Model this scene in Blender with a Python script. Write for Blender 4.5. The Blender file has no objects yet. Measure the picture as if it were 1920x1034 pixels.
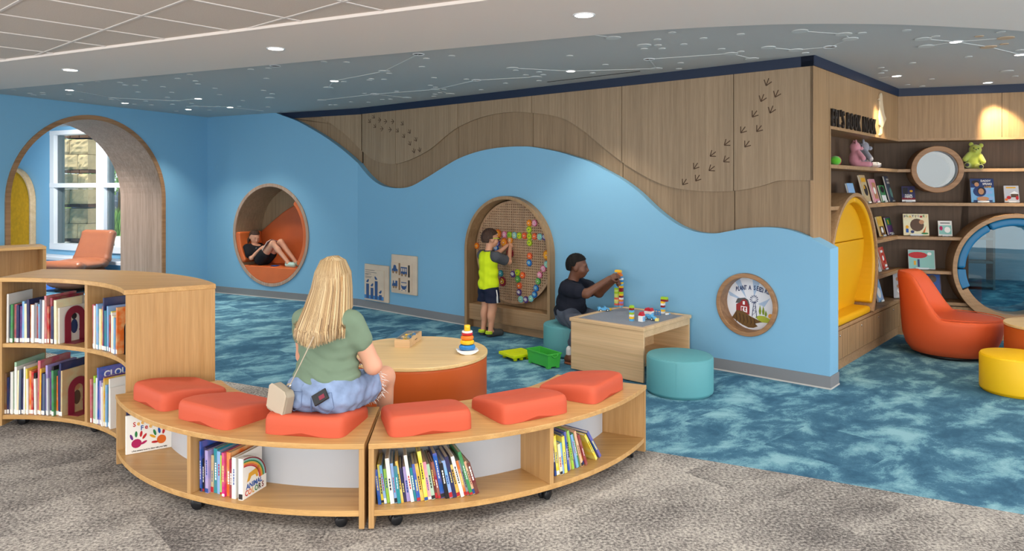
import bpy, math, random
import numpy as np
from mathutils import Vector, Matrix

# ------------------------------------------------------------------ camera, world, light, exposure
R90_ = math.pi / 2
F, CX, YH, H = 1360.0, 960.0, 351.0, 1.65          # focal length (px of a 1920 wide frame), horizon row, eye height
SC = bpy.context.scene
COL = SC.collection
cam = bpy.data.cameras.new('camera'); cam.sensor_width = 36.0; cam.lens = F / 1920 * 36
cam.shift_y = -(517.0 - YH) / 1920; cam.clip_start = 0.05
camo = bpy.data.objects.new('camera', cam); COL.objects.link(camo)
camo.location = (0, 0, H); camo.rotation_euler = (math.pi / 2, 0, 0)
SC.camera = camo
SC.view_settings.view_transform = 'Standard'; SC.view_settings.look = 'None'
SC.view_settings.gamma = 1.0; SC.view_settings.use_curve_mapping = False
SC.cycles.max_bounces = 7; SC.cycles.diffuse_bounces = 4; SC.cycles.glossy_bounces = 3; SC.cycles.caustics_reflective = False; SC.cycles.caustics_refractive = False
SC.view_settings.exposure = 1.22

world = bpy.data.worlds.new('world'); SC.world = world; world.use_nodes = True
wn = world.node_tree.nodes; wn['Background'].inputs[0].default_value = (0.93, 0.97, 1.0, 1)
wn['Background'].inputs[1].default_value = 0.5

def area(name, loc, size, power, color=(1, 0.96, 0.9), rot=(0, 0, 0)):
    l = bpy.data.lights.new(name, 'AREA'); l.shape = 'RECTANGLE'; l.size, l.size_y = size
    l.energy = power; l.color = color
    o = bpy.data.objects.new(name, l); COL.objects.link(o); o.location = loc; o.rotation_euler = rot
    return o
# added fill panels out of view: behind the camera, at both sides, and overhead
area('room_fill', (0.0, -4.2, 1.35), (16.0, 2.5), 260, (1.0, 0.97, 0.93), (R90_, 0, 0))
area('room_fill', (8.8, 1.5, 1.35), (8.0, 2.4), 95, (0.96, 0.98, 1.0), (R90_, 0, R90_))
area('room_fill', (-10.5, 2.5, 1.35), (8.0, 2.4), 140, (0.94, 0.97, 1.0), (R90_, 0, -R90_))
for _x, _y, _p in ((-5.2, 2.6, 15), (-2.6, 1.6, 12), (0.0, 2.6, 12), (2.6, 1.6, 12), (5.2, 2.6, 15), (0.0, -0.6, 10)):
    area('overhead_fill', (_x, _y, 2.68), (1.2, 1.2), _p, (1.0, 0.96, 0.9))  # unseen lamps added to brighten floor and bench tops from above
sun = bpy.data.lights.new('sun', 'SUN'); sun.energy = 2.2; sun.angle = 0.02; sun.color = (1, 0.95, 0.86)
suno = bpy.data.objects.new('sun', sun); COL.objects.link(suno); suno.rotation_euler = (math.radians(32), math.radians(-18), 0)

# ------------------------------------------------------------------ helpers
R90 = math.pi / 2
def lin(c):
    c /= 255.0
    return c / 12.92 if c <= 0.04045 else ((c + 0.055) / 1.055) ** 2.4
def rgb(r, g, b): return (lin(r), lin(g), lin(b), 1.0)
def at(x, y, d): return Vector(((x - CX) / F * d, d, H - (y - YH) / F * d))
def on_z(x, y, z):
    d = (H - z) * F / (y - YH)
    return at(x, y, d)
def on_plane(x, y, fr):                          # a pixel's ray on a wall frame -> local (x, z)
    (ox, oy), a = fr
    ex = (math.cos(a), math.sin(a)); k = (x - CX) / F
    t = (k * oy - ox) / (ex[0] - k * ex[1])
    d = oy + ex[1] * t
    return (t, H - (y - YH) / F * d)
def shift(fr, dx=0, dy=0):
    (ox, oy), a = fr
    return ((ox + dx * math.cos(a) - dy * math.sin(a), oy + dx * math.sin(a) + dy * math.cos(a)), a)
def wpt(fr, x, y, z):
    (ox, oy), a = fr
    return Vector((ox + x * math.cos(a) - y * math.sin(a), oy + x * math.sin(a) + y * math.cos(a), z))

class NT:
    def __init__(s, m):
        m.use_nodes = True; s.t = m.node_tree; s.n = s.t.nodes; s.b = s.n['Principled BSDF']
    def new(s, ty, **kw):
        n = s.n.new(ty)
        for k, v in kw.items(): setattr(n, k, v)
        return n
    def link(s, a, b): s.t.links.new(a, b)
    def coord(s, scale=(1, 1, 1), kind='Object', rot=(0, 0, 0)):
        c = s.new('ShaderNodeTexCoord'); m = s.new('ShaderNodeMapping')
        m.inputs['Scale'].default_value = scale; m.inputs['Rotation'].default_value = rot
        s.link(c.outputs[kind], m.inputs[0]); return m.outputs[0]
    def noise(s, vec, scale, detail=3, rough=0.5, dist=0.0):
        n = s.new('ShaderNodeTexNoise'); n.inputs['Scale'].default_value = scale
        n.inputs['Detail'].default_value = detail; n.inputs['Roughness'].default_value = rough
        n.inputs['Distortion'].default_value = dist
        s.link(vec, n.inputs['Vector']); return n.outputs['Fac']
    def ramp(s, fac, stops):
        r = s.new('ShaderNodeValToRGB'); e = r.color_ramp.elements
        e[0].position, e[0].color = stops[0]; e[1].position, e[1].color = stops[-1]
        for p, c in stops[1:-1]:
            q = e.new(p); q.color = c
        s.link(fac, r.inputs[0]); return r.outputs[0]
    def mix(s, fac, a, b, mode='MIX'):
        m = s.new('ShaderNodeMix', data_type='RGBA', blend_type=mode)
        for sock, v in ((m.inputs[0], fac), (m.inputs[6], a), (m.inputs[7], b)):
            if isinstance(v, (int, float, tuple)): sock.default_value = v
            else: s.link(v, sock)
        return m.outputs[2]
    def math(s, op, a, b=0.0):
        m = s.new('ShaderNodeMath', operation=op)
        for sock, v in zip(m.inputs, (a, b)):
            if isinstance(v, (int, float)): sock.default_value = v
            else: s.link(v, sock)
        return m.outputs[0]
    def bump(s, fac, strength, dist=0.01):
        b = s.new('ShaderNodeBump'); b.inputs['Strength'].default_value = strength; b.inputs['Distance'].default_value = dist
        s.link(fac, b.inputs['Height']); s.link(b.outputs[0], s.b.inputs['Normal'])

M = {}
def mat(name, col, rough=0.55, spec=0.4, var=0.0, vscale=8, bump=0.0, bscale=200, metal=0.0, coat=0.0, sheen=0.0, trans=0.0, emit=0.0):
    m = bpy.data.materials.new(name); n = NT(m); M[name] = m; b = n.b
    b.inputs['Base Color'].default_value = col; b.inputs['Roughness'].default_value = rough
    b.inputs['Specular IOR Level'].default_value = spec; b.inputs['Metallic'].default_value = metal
    b.inputs['Coat Weight'].default_value = coat; b.inputs['Sheen Weight'].default_value = sheen
    b.inputs['Transmission Weight'].default_value = trans
    if emit:
        b.inputs['Emission Color'].default_value = col; b.inputs['Emission Strength'].default_value = emit
    if var:
        f = n.noise(n.coord(), vscale, 4)
        d = tuple(max(0, c * (1 - var)) for c in col[:3]) + (1,); l = tuple(min(1, c * (1 + var)) for c in col[:3]) + (1,)
        n.link(n.ramp(f, [(0.3, d), (0.7, l)]), b.inputs['Base Color'])
    if bump: n.bump(n.noise(n.coord(), bscale, 2), bump, 0.004)
    return m

def wood(name, c1, c2, grain='Z', scale=1.0, rough=0.42, c3=None):
    """straight-grained veneer: long noise streaks plus fine pores along the grain axis"""
    m = bpy.data.materials.new(name); n = NT(m); M[name] = m
    g = {'X': (1.2, 45, 45), 'Y': (45, 1.2, 45), 'Z': (45, 45, 1.2)}[grain]
    f1 = n.noise(n.coord(tuple(v * scale for v in g)), 1.0, 3, 0.55, 0.25)
    g2 = {'X': (0.5, 7, 7), 'Y': (7, 0.5, 7), 'Z': (7, 7, 0.5)}[grain]
    f2 = n.noise(n.coord(tuple(v * scale for v in g2)), 1.0, 2)
    g3 = {'X': (7, 330, 330), 'Y': (330, 7, 330), 'Z': (330, 330, 7)}[grain]
    f3 = n.noise(n.coord(tuple(v * scale for v in g3)), 1.0, 2)
    base = n.ramp(f1, [(0.32, c1), (0.68, c2)])
    tone = n.ramp(f2, [(0.3, (0.93, 0.93, 0.93, 1)), (0.7, (1.05, 1.05, 1.05, 1))])
    fine = n.ramp(f3, [(0.35, (0.9, 0.9, 0.9, 1)), (0.6, (1.03, 1.03, 1.03, 1))])
    c = n.mix(1.0, n.mix(1.0, base, tone, 'MULTIPLY'), fine, 'MULTIPLY')
    n.link(c, n.b.inputs['Base Color']); n.b.inputs['Roughness'].default_value = rough
    n.b.inputs['Specular IOR Level'].default_value = 0.35
    return m

def carpet(name, kind):
    m = bpy.data.materials.new(name); n = NT(m); M[name] = m
    tile = 0.61 if kind == 'blue' else 0.5
    base = n.coord(kind='Object', rot=(0, 0, math.radians(-41.1)))
    # per-tile offset of the dye pattern: a loose-laid tile carpet
    sc = n.new('ShaderNodeVectorMath', operation='SCALE'); sc.inputs[3].default_value = 1 / tile; n.link(base, sc.inputs[0])
    fl = n.new('ShaderNodeVectorMath', operation='FLOOR'); n.link(sc.outputs[0], fl.inputs[0])
    wh = n.new('ShaderNodeTexWhiteNoise', noise_dimensions='3D'); n.link(fl.outputs[0], wh.inputs['Vector'])
    off = n.new('ShaderNodeVectorMath', operation='SCALE'); off.inputs[3].default_value = 0.45; n.link(n.mix(n.math('GREATER_THAN', wh.outputs['Value'], 0.82), (0.0, 0.0, 0.0, 1.0), wh.outputs['Color']), off.inputs[0])
    ad = n.new('ShaderNodeVectorMath', operation='ADD'); n.link(base, ad.inputs[0]); n.link(off.outputs[0], ad.inputs[1])
    st = n.new('ShaderNodeMapping'); st.inputs['Scale'].default_value = (1.0, 1.45, 1) if kind == 'blue' else (1, 1.3, 1); n.link(ad.outputs[0], st.inputs[0])
    if kind == 'blue':
        f = n.noise(st.outputs[0], 2.3, 10, 0.68, 0.3)
        fib = n.noise(n.coord((1, 1, 1)), 95, 3, 0.7)
        mixf = n.math('ADD', n.math('MULTIPLY', f, 0.84), n.math('MULTIPLY', fib, 0.16))
        c = n.ramp(mixf, [(0.40, rgb(58, 99, 126)), (0.49, rgb(74, 118, 144)), (0.535, rgb(106, 154, 174)), (0.62, rgb(142, 188, 200))])
        n.link(c, n.b.inputs['Base Color']); hf = fib
    else:
        f = n.noise(st.outputs[0], 1.6, 5, 0.6)
        fib = n.noise(n.coord((1, 1.0, 1)), 62, 4, 0.75)
        mixf = n.math('ADD', n.math('MULTIPLY', f, 0.32), n.math('MULTIPLY', fib, 0.68))
        c = n.ramp(mixf, [(0.38, rgb(78, 75, 75)), (0.47, rgb(130, 126, 123)), (0.53, rgb(170, 165, 159)), (0.62, rgb(206, 201, 193))])
        n.link(c, n.b.inputs['Base Color']); hf = fib
    n.b.inputs['Roughness'].default_value = 0.95; n.b.inputs['Specular IOR Level'].default_value = 0.1
    n.bump(hf, 0.5, 0.006)
    return m

class MB:
    """collects shapes, then links them as one mesh object"""
    def __init__(s): s.v, s.f, s.sm = [], [], []
    def add(s, vs, fs, smooth=False):
        o = len(s.v); s.v += [tuple(v) for v in vs]; s.f += [tuple(i + o for i in f) for f in fs]; s.sm += [smooth] * len(fs); return s
    def box(s, c, d, rz=0.0, mat=None):
        hx, hy, hz = d[0] / 2, d[1] / 2, d[2] / 2
        vs = [Vector((x, y, z)) for z in (-hz, hz) for x, y in ((-hx, -hy), (hx, -hy), (hx, hy), (-hx, hy))]
        R = mat if mat is not None else Matrix.Rotation(rz, 3, 'Z')
        c = Vector(c)
        return s.add([R @ v + c for v in vs], [(3, 2, 1, 0), (4, 5, 6, 7), (0, 1, 5, 4), (1, 2, 6, 5), (2, 3, 7, 6), (3, 0, 4, 7)])
    def bb(s, x0, x1, y0, y1, z0, z1): return s.box(((x0 + x1) / 2, (y0 + y1) / 2, (z0 + z1) / 2), (abs(x1 - x0), abs(y1 - y0), abs(z1 - z0)))
    def prism(s, poly, y0, y1):
        """polygon in local x,z extruded along local y"""
        a = sum(poly[i][0] * poly[(i + 1) % len(poly)][1] - poly[(i + 1) % len(poly)][0] * poly[i][1] for i in range(len(poly)))
        if a < 0: poly = poly[::-1]
        n = len(poly)
        vs = [(x, y0, z) for x, z in poly] + [(x, y1, z) for x, z in poly]
        fs = [tuple(range(n)), tuple(range(2 * n - 1, n - 1, -1))] + [(i, i + n, (i + 1) % n + n, (i + 1) % n) for i in range(n)]
        return s.add(vs, fs)
    def slab(s, poly, z0, z1):
        """polygon in x,y extruded along z"""
        a = sum(poly[i][0] * poly[(i + 1) % len(poly)][1] - poly[(i + 1) % len(poly)][0] * poly[i][1] for i in range(len(poly)))
        if a < 0: poly = poly[::-1]
        n = len(poly)
        vs = [(x, y, z0) for x, y in poly] + [(x, y, z1) for x, y in poly]
        return s.add(vs, [tuple(range(n - 1, -1, -1)), tuple(range(n, 2 * n))] + [(i, (i + 1) % n, (i + 1) % n + n, i + n) for i in range(n)])
    def arc(s, c, r0, r1, a0, a1, z0, z1, n=24):
        """ring sector slab, angles in degrees"""
        A = [math.radians(a0 + (a1 - a0) * i / n) for i in range(n + 1)]
        return s.slab([(c[0] + r1 * math.cos(a), c[1] + r1 * math.sin(a)) for a in A] + [(c[0] + r0 * math.cos(a), c[1] + r0 * math.sin(a)) for a in reversed(A)], z0, z1)
    def ring(s, c, r0, r1, y0, y1, a0=0, a1=360, n=64):
        """ring sector standing in x,z, extruded along y"""
        full = abs(a1 - a0) >= 359.9
        A = [math.radians(a0 + (a1 - a0) * i / n) for i in range(n + (0 if full else 1))]
        m = len(A); vs = []
        for a in A:
            ca, sa = math.cos(a), math.sin(a)
            vs += [(c[0] + r0 * ca, y0, c[1] + r0 * sa), (c[0] + r1 * ca, y0, c[1] + r1 * sa), (c[0] + r1 * ca, y1, c[1] + r1 * sa), (c[0] + r0 * ca, y1, c[1] + r0 * sa)]
        fs = []
        for i in range(m if full else m - 1):
            p, q = 4 * i, 4 * ((i + 1) % m)
            fs += [(p, p + 1, q + 1, q), (p + 1, p + 2, q + 2, q + 1), (p + 2, p + 3, q + 3, q + 2), (p + 3, p, q, q + 3)]
        if not full: fs += [(0, 1, 2, 3)[::-1], (4 * m - 4, 4 * m - 3, 4 * m - 2, 4 * m - 1)]
        return s.add(vs, fs)
    def lathe(s, prof, n=32, c=(0, 0, 0), R=None, smooth=True, sx=1.0, sy=1.0):
        vs, fs = [], []
        for r, z in prof:
            for i in range(n):
                a = 2 * math.pi * i / n; v = Vector((r * math.cos(a) * sx, r * math.sin(a) * sy, z))
                if R is not None: v = R @ v
                vs.append(v + Vector(c))
        for j in range(len(prof) - 1):
            for i in range(n): fs.append((j * n + i, j * n + (i + 1) % n, (j + 1) * n + (i + 1) % n, (j + 1) * n + i))
        s.add(vs, fs, smooth)
        o = len(s.v) - len(vs)
        if prof[0][0] > 1e-5: s.f.append(tuple(o + i for i in range(n - 1, -1, -1))); s.sm.append(False)
        if prof[-1][0] > 1e-5: s.f.append(tuple(o + (len(prof) - 1) * n + i for i in range(n))); s.sm.append(False)
        return s
    def tube(s, pts, rad, n=8, smooth=True, caps=True, flat=None):
        pts = [Vector(p) for p in pts]; m = len(pts)
        rad = rad if isinstance(rad, (list, tuple)) else [rad] * m
        vs, fs = [], []; up = None
        for i, p in enumerate(pts):
            t = (pts[min(i + 1, m - 1)] - pts[max(i - 1, 0)]).normalized()
            if up is None: up = t.orthogonal().normalized()
            up = (up - t * up.dot(t)); up = up.normalized() if up.length > 1e-6 else t.orthogonal().normalized()
            w = t.cross(up)
            for k in range(n):
                a = 2 * math.pi * k / n; fl = flat or 1.0
                vs.append(p + (up * math.cos(a) + w * math.sin(a) * fl) * rad[i])
        for i in range(m - 1):
            for k in range(n): fs.append((i * n + k, i * n + (k + 1) % n, (i + 1) * n + (k + 1) % n, (i + 1) * n + k))
        s.add(vs, fs, smooth)
        if caps:
            o = len(s.v) - len(vs)
            s.f.append(tuple(o + k for k in range(n - 1, -1, -1))); s.f.append(tuple(o + (m - 1) * n + k for k in range(n))); s.sm += [False, False]
        return s
    def ball(s, c, r, n=16, m=10, R=None):
        r = r if isinstance(r, (tuple, list)) else (r, r, r)
        prof = [(max(1e-6, math.sin(math.pi * j / m)), -math.cos(math.pi * j / m)) for j in range(m + 1)]
        vs, fs = [], []
        for q, z in prof:
            for i in range(n):
                a = 2 * math.pi * i / n; v = Vector((q * math.cos(a) * r[0], q * math.sin(a) * r[1], z * r[2]))
                if R is not None: v = R @ v
                vs.append(v + Vector(c))
        for j in range(m):
            for i in range(n): fs.append((j * n + i, j * n + (i + 1) % n, (j + 1) * n + (i + 1) % n, (j + 1) * n + i))
        return s.add(vs, fs, True)
    def xf(s, T):
        s.v = [tuple(T @ Vector(v)) for v in s.v]; return s
    def mesh(s, name):
        me = bpy.data.meshes.new(name); me.from_pydata(s.v, [], s.f)
        if any(s.sm): me.polygons.foreach_set('use_smooth', s.sm)
        me.update(); return me
    def build(s, name, m, parent=None, bevel=0.0, seg=2, loc=None, rz=0.0):
        return obj(name, s.mesh(name), m, parent, bevel, seg, loc, rz)

def obj(name, me, m, parent=None, bevel=0.0, seg=2, loc=None, rz=0.0):
    o = bpy.data.objects.new(name, me); COL.objects.link(o)
    if m is not None and not me.materials: me.materials.append(M[m] if isinstance(m, str) else m)
    if parent is not None: o.parent = parent
    if loc is not None: o.location = loc
    if rz: o.rotation_euler[2] = rz
    if bevel:
        b = o.modifiers.new('bevel', 'BEVEL'); b.width = bevel; b.segments = seg; b.limit_method = 'ANGLE'; b.angle_limit = 0.7
    return o
def tag(o, label=None, cat=None, group=None, kind=None):
    if label: o['label'] = label
    if cat: o['category'] = cat
    if group: o['group'] = group
    if kind: o['kind'] = kind
    return o
def thing(name, label, cat, loc=(0, 0, 0), rz=0.0, group=None, kind=None):
    o = bpy.data.objects.new(name, None); COL.objects.link(o); o.empty_display_size = 0.05
    o.location = loc; o.rotation_euler[2] = rz
    return tag(o, label, cat, group, kind)
def wall_thing(name, label, cat, fr, x, y, z, group=None, kind=None):
    return thing(name, label, cat, wpt(fr, x, y, z), fr[1], group, kind)
def dup(root, loc=None, rz=None, label=None, group=None):
    r = root.copy(); COL.objects.link(r)
    if loc is not None: r.location = loc
    if rz is not None: r.rotation_euler[2] = rz
    if label: r['label'] = label
    if group: r['group'] = group
    for ch in root.children:
        c = ch.copy(); COL.objects.link(c); c.parent = r
        for g in ch.children:
            d = g.copy(); COL.objects.link(d); d.parent = c
    return r
def text_mesh(body, size=0.1, extrude=0.002, sx=1.0, align='CENTER', bold=0.0):
    """lettering lying in x,z facing -y"""
    cu = bpy.data.curves.new('t', 'FONT'); cu.body = body; cu.size = size; cu.extrude = extrude; cu.align_x = align; cu.offset = bold
    cu.resolution_u = 3
    o = bpy.data.objects.new('t', cu); COL.objects.link(o)
    dg = bpy.context.evaluated_depsgraph_get(); dg.update()
    me = bpy.data.meshes.new_from_object(o.evaluated_get(dg))
    bpy.data.objects.remove(o); bpy.data.curves.remove(cu)
    me.transform(Matrix.Diagonal((sx, 1, 1, 1))); me.transform(Matrix.Rotation(R90, 4, 'X'))
    return me
ORD = ['first', 'second', 'third', 'fourth', 'fifth', 'sixth', 'seventh', 'eighth', 'ninth', 'tenth', 'eleventh', 'twelfth', 'thirteenth',
       'fourteenth', 'fifteenth', 'sixteenth', 'seventeenth', 'eighteenth', 'nineteenth', 'twentieth', 'twenty-first', 'twenty-second', 'twenty-third',
       'twenty-fourth', 'twenty-fifth', 'twenty-sixth', 'twenty-seventh', 'twenty-eighth', 'twenty-ninth', 'thirtieth', 'thirty-first', 'thirty-second']

# ------------------------------------------------------------------ implicit surfaces (bodies, upholstery)
def nets(vol, org, h):
    s = vol < 0
    c8 = [s[i:s.shape[0] - 1 + i, j:s.shape[1] - 1 + j, k:s.shape[2] - 1 + k] for i in (0, 1) for j in (0, 1) for k in (0, 1)]
    cnt = sum(c.astype(np.int8) for c in c8)
    cells = np.argwhere((cnt > 0) & (cnt < 8)); I, J, K = cells.T
    acc = np.zeros((len(cells), 3)); num = np.zeros(len(cells))
    co = [(i, j, k) for i in (0, 1) for j in (0, 1) for k in (0, 1)]
    for a in range(8):
        for b in range(a + 1, 8):
            if sum(abs(p - q) for p, q in zip(co[a], co[b])) != 1: continue
            va = vol[I + co[a][0], J + co[a][1], K + co[a][2]]; vb = vol[I + co[b][0], J + co[b][1], K + co[b][2]]
            m = (va < 0) != (vb < 0); t = np.where(m, va / np.where(m, va - vb, 1), 0)
            p = np.array(co[a])[None] + t[:, None] * (np.array(co[b]) - np.array(co[a]))[None]
            acc += np.where(m[:, None], p, 0); num += m
    V = (cells + acc / num[:, None]) * h + np.array(org)
    idx = -np.ones(cnt.shape, dtype=np.int64); idx[I, J, K] = np.arange(len(cells))
    faces = []
    for ax in range(3):
        a = [slice(None)] * 3; b = [slice(None)] * 3; a[ax] = slice(0, -1); b[ax] = slice(1, None)
        sa, sb = s[tuple(a)], s[tuple(b)]
        e = np.argwhere(sa != sb); u, v = (ax + 1) % 3, (ax + 2) % 3
        ok = (e[:, u] > 0) & (e[:, v] > 0) & (e[:, u] < s.shape[u] - 1) & (e[:, v] < s.shape[v] - 1); e = e[ok]
        fl = sa[tuple(e.T)]
        q = []
        for du, dv in ((-1, -1), (0, -1), (0, 0), (-1, 0)):
            d = e.copy(); d[:, u] += du; d[:, v] += dv; q.append(idx[d[:, 0], d[:, 1], d[:, 2]])
        q = np.stack(q, 1); q[~fl] = q[~fl][:, ::-1]; faces.append(q)
    return V, np.concatenate(faces)
def cap(a, b, ra, rb=None, sq=None): return ('c', np.array(a, float), np.array(b, float), ra, ra if rb is None else rb)
def ell(c, r, rot=None): return ('e', np.array(c, float), np.array(r if hasattr(r, '__len__') else (r, r, r), float), None if rot is None else np.array(rot))
def euler(x=0, y=0, z=0): return Matrix.Rotation(math.radians(z), 3, 'Z') @ Matrix.Rotation(math.radians(y), 3, 'Y') @ Matrix.Rotation(math.radians(x), 3, 'X')
def blob_mesh(name, prims, h=0.008, k=0.03, inflate=0.0, cut=None, warp=None, smooth_it=1):
    lo, hi = np.full(3, 1e9), np.full(3, -1e9)
    for p in prims:
        if p[0] == 'c':
            r = max(p[3], p[4]); l, u = np.minimum(p[1], p[2]) - r, np.maximum(p[1], p[2]) + r
        else:
            r = p[2].max() if p[3] is not None else p[2]; l, u = p[1] - r, p[1] + r
        lo, hi = np.minimum(lo, l), np.maximum(hi, u)
    pad = inflate + 3 * h + 0.01; lo -= pad; hi += pad
    n = np.ceil((hi - lo) / h).astype(int) + 1
    ax = [lo[i] + h * np.arange(n[i]) for i in range(3)]
    vol = np.full(n, 0.08)
    for p in prims:
        if p[0] == 'c':
            r = max(p[3], p[4]); l, u = np.minimum(p[1], p[2]) - r, np.maximum(p[1], p[2]) + r
        else:
            r = p[2].max() if p[3] is not None else p[2]; l, u = p[1] - r, p[1] + r
        m = k + inflate + 2 * h
        i0 = np.maximum(np.floor((l - m - lo) / h).astype(int), 0); i1 = np.minimum(np.ceil((u + m - lo) / h).astype(int) + 1, n)
        sl = tuple(slice(a, b) for a, b in zip(i0, i1))
        X, Y, Z = np.meshgrid(*[ax[i][sl[i]] for i in range(3)], indexing='ij')
        if p[0] == 'c':
            a, b = p[1], p[2]; ab = b - a; L = max(ab @ ab, 1e-9)
            t = np.clip(((X - a[0]) * ab[0] + (Y - a[1]) * ab[1] + (Z - a[2]) * ab[2]) / L, 0, 1)
            d = np.sqrt((X - a[0] - t * ab[0]) ** 2 + (Y - a[1] - t * ab[1]) ** 2 + (Z - a[2] - t * ab[2]) ** 2) - (p[3] + t * (p[4] - p[3]))
        else:
            x, y, z = X - p[1][0], Y - p[1][1], Z - p[1][2]
            if p[3] is not None:
                Rm = p[3]; x, y, z = (Rm[0, 0] * x + Rm[1, 0] * y + Rm[2, 0] * z, Rm[0, 1] * x + Rm[1, 1] * y + Rm[2, 1] * z, Rm[0, 2] * x + Rm[1, 2] * y + Rm[2, 2] * z)
            rr = p[2]
            k0 = np.sqrt((x / rr[0]) ** 2 + (y / rr[1]) ** 2 + (z / rr[2]) ** 2) + 1e-9
            k1 = np.sqrt((x / rr[0] ** 2) ** 2 + (y / rr[1] ** 2) ** 2 + (z / rr[2] ** 2) ** 2) + 1e-9
            d = k0 * (k0 - 1) / k1
        a = vol[sl]; hh = np.maximum(k - np.abs(a - d), 0) / k
        vol[sl] = np.minimum(a, d) - hh * hh * k * 0.25
    vol -= inflate
    if cut or warp:
        X, Y, Z = np.meshgrid(*ax, indexing='ij')
        if warp: vol = vol + warp(X, Y, Z)
        if cut: vol = np.maximum(vol, cut(X, Y, Z))
    vol[0] = vol[-1] = 0.05; vol[:, 0] = vol[:, -1] = 0.05; vol[:, :, 0] = vol[:, :, -1] = 0.05
    V, Q = nets(vol, lo, h)
    me = bpy.data.meshes.new(name)
    me.vertices.add(len(V)); me.vertices.foreach_set('co', V.astype(np.float32).ravel())
    me.loops.add(Q.size); me.loops.foreach_set('vertex_index', Q.astype(np.int32).ravel())
    me.polygons.add(len(Q)); me.polygons.foreach_set('loop_start', np.arange(0, Q.size, 4, dtype=np.int32))
    me.polygons.foreach_set('use_smooth', np.ones(len(Q), dtype=bool))
    me.update(); me.validate()
    return me
def blob(name, prims, m, parent=None, **kw):
    return obj(name, blob_mesh(name, prims, **kw), m, parent)
# ------------------------------------------------------------------ materials
mat('blue_paint', rgb(123, 176, 209), 0.5, 0.35, bump=0.03, bscale=260)
mat('navy_paint', rgb(20, 36, 62), 0.5)
mat('grey_ceiling', rgb(188, 190, 190), 0.8, 0.2)
mat('star_grey', rgb(200, 204, 204), 0.7, 0.2)
mat('star_tan', rgb(200, 176, 150), 0.7, 0.2)
mat('soffit_white', rgb(228, 220, 214), 0.85, 0.2)
mat('acoustic_tile', rgb(208, 199, 191), 0.95, 0.1, var=0.05, vscale=120, bump=0.25, bscale=300)
mat('tbar_white', rgb(216, 210, 206), 0.5)
mat('rubber_grey', rgb(126, 128, 132), 0.6)
mat('base_strip', rgb(196, 192, 188), 0.6)
mat('dark_gap', rgb(40, 34, 30), 0.9)
mat('lamp_white', rgb(255, 246, 232), emit=9.0)
mat('lamp_off', rgb(26, 26, 28), 0.4)
mat('white_metal', rgb(226, 230, 234), 0.4)
mat('frame_grey', rgb(92, 104, 108), 0.5)
mat('white_laminate', rgb(216, 218, 222), 0.35)
wood('panel_wood', rgb(142, 121, 96), rgb(158, 136, 110), 'Z', 1.0, 0.5)
wood('panel_wood_low', rgb(132, 110, 85), rgb(150, 127, 100), 'Z', 1.0, 0.5)
wood('nook_wood', rgb(148, 118, 84), rgb(168, 136, 100), 'Z', 1.0, 0.45)
wood('nook_wood_x', rgb(154, 122, 88), rgb(174, 140, 104), 'X', 1.0, 0.45)
wood('nook_back', rgb(84, 67, 53), rgb(98, 79, 63), 'Z', 1.0, 0.6)
wood('arch_wood', rgb(160, 134, 116), rgb(186, 160, 142), 'Z', 1.0, 0.5)
wood('trim_wood', rgb(140, 104, 72), rgb(170, 130, 94), 'X', 0.6, 0.45)
wood('honey_top', rgb(186, 143, 88), rgb(206, 164, 106), 'X', 0.8, 0.38)
wood('honey_side', rgb(178, 137, 86), rgb(194, 154, 103), 'Z', 1.0, 0.42)
wood('maple', rgb(206, 172, 130), rgb(222, 190, 148), 'X', 0.25, 0.4)
wood('maple_light', rgb(224, 188, 130), rgb(234, 202, 146), 'X', 0.5, 0.35)
mat('track_brown', rgb(78, 58, 42), 0.8)
carpet('carpet_blue', 'blue'); carpet('carpet_grey', 'grey')
def glass(name, tint=(1, 1, 1, 1), rough=0.0):
    m = bpy.data.materials.new(name); n = NT(m); M[name] = m
    out = n.n['Material Output']; tr = n.new('ShaderNodeBsdfTransparent'); tr.inputs[0].default_value = tint
    gl = n.new('ShaderNodeBsdfGlossy'); gl.inputs['Roughness'].default_value = rough
    lw = n.new('ShaderNodeLayerWeight'); lw.inputs[0].default_value = 0.5
    fr = n.math('ADD', n.math('MULTIPLY', n.math('POWER', lw.outputs['Facing'], 4.0), 0.6), 0.05)
    mx = n.new('ShaderNodeMixShader'); n.link(fr, mx.inputs[0]); n.link(tr.outputs[0], mx.inputs[1]); n.link(gl.outputs[0], mx.inputs[2])
    n.link(mx.outputs[0], out.inputs[0]); return m
glass('clear_glass', (0.93, 0.97, 0.97, 1)); glass('teal_glass', (0.34, 0.50, 0.53, 1))

# ------------------------------------------------------------------ wall frames: origin, angle of local x (rightwards seen from the room); local y goes into the wall
A1 = math.radians(-41.1); FR1 = ((2.590, 5.907), A1)
BEND = -6.264; _b = wpt(FR1, BEND, 0, 0)
FR2 = ((_b.x, _b.y), math.radians(-27.64)); CORNER = -3.013; _c = wpt(FR2, CORNER, 0, 0)
FR3 = ((_c.x, _c.y), math.radians(66.43))
_n = wpt(FR1, -0.15, 0, 0); FN1 = ((_n.x, _n.y), A1 + R90); VIN = 2.80
_n2 = wpt(FN1, VIN, 0, 0); FN2 = ((_n2.x, _n2.y), math.radians(-19.3))
FP2 = shift(FR1, 0, 0.06); FPW2 = shift(FR2, 0, 0.075)
ZC, ZS, ZT = 2.75, 2.70, 2.714

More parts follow.
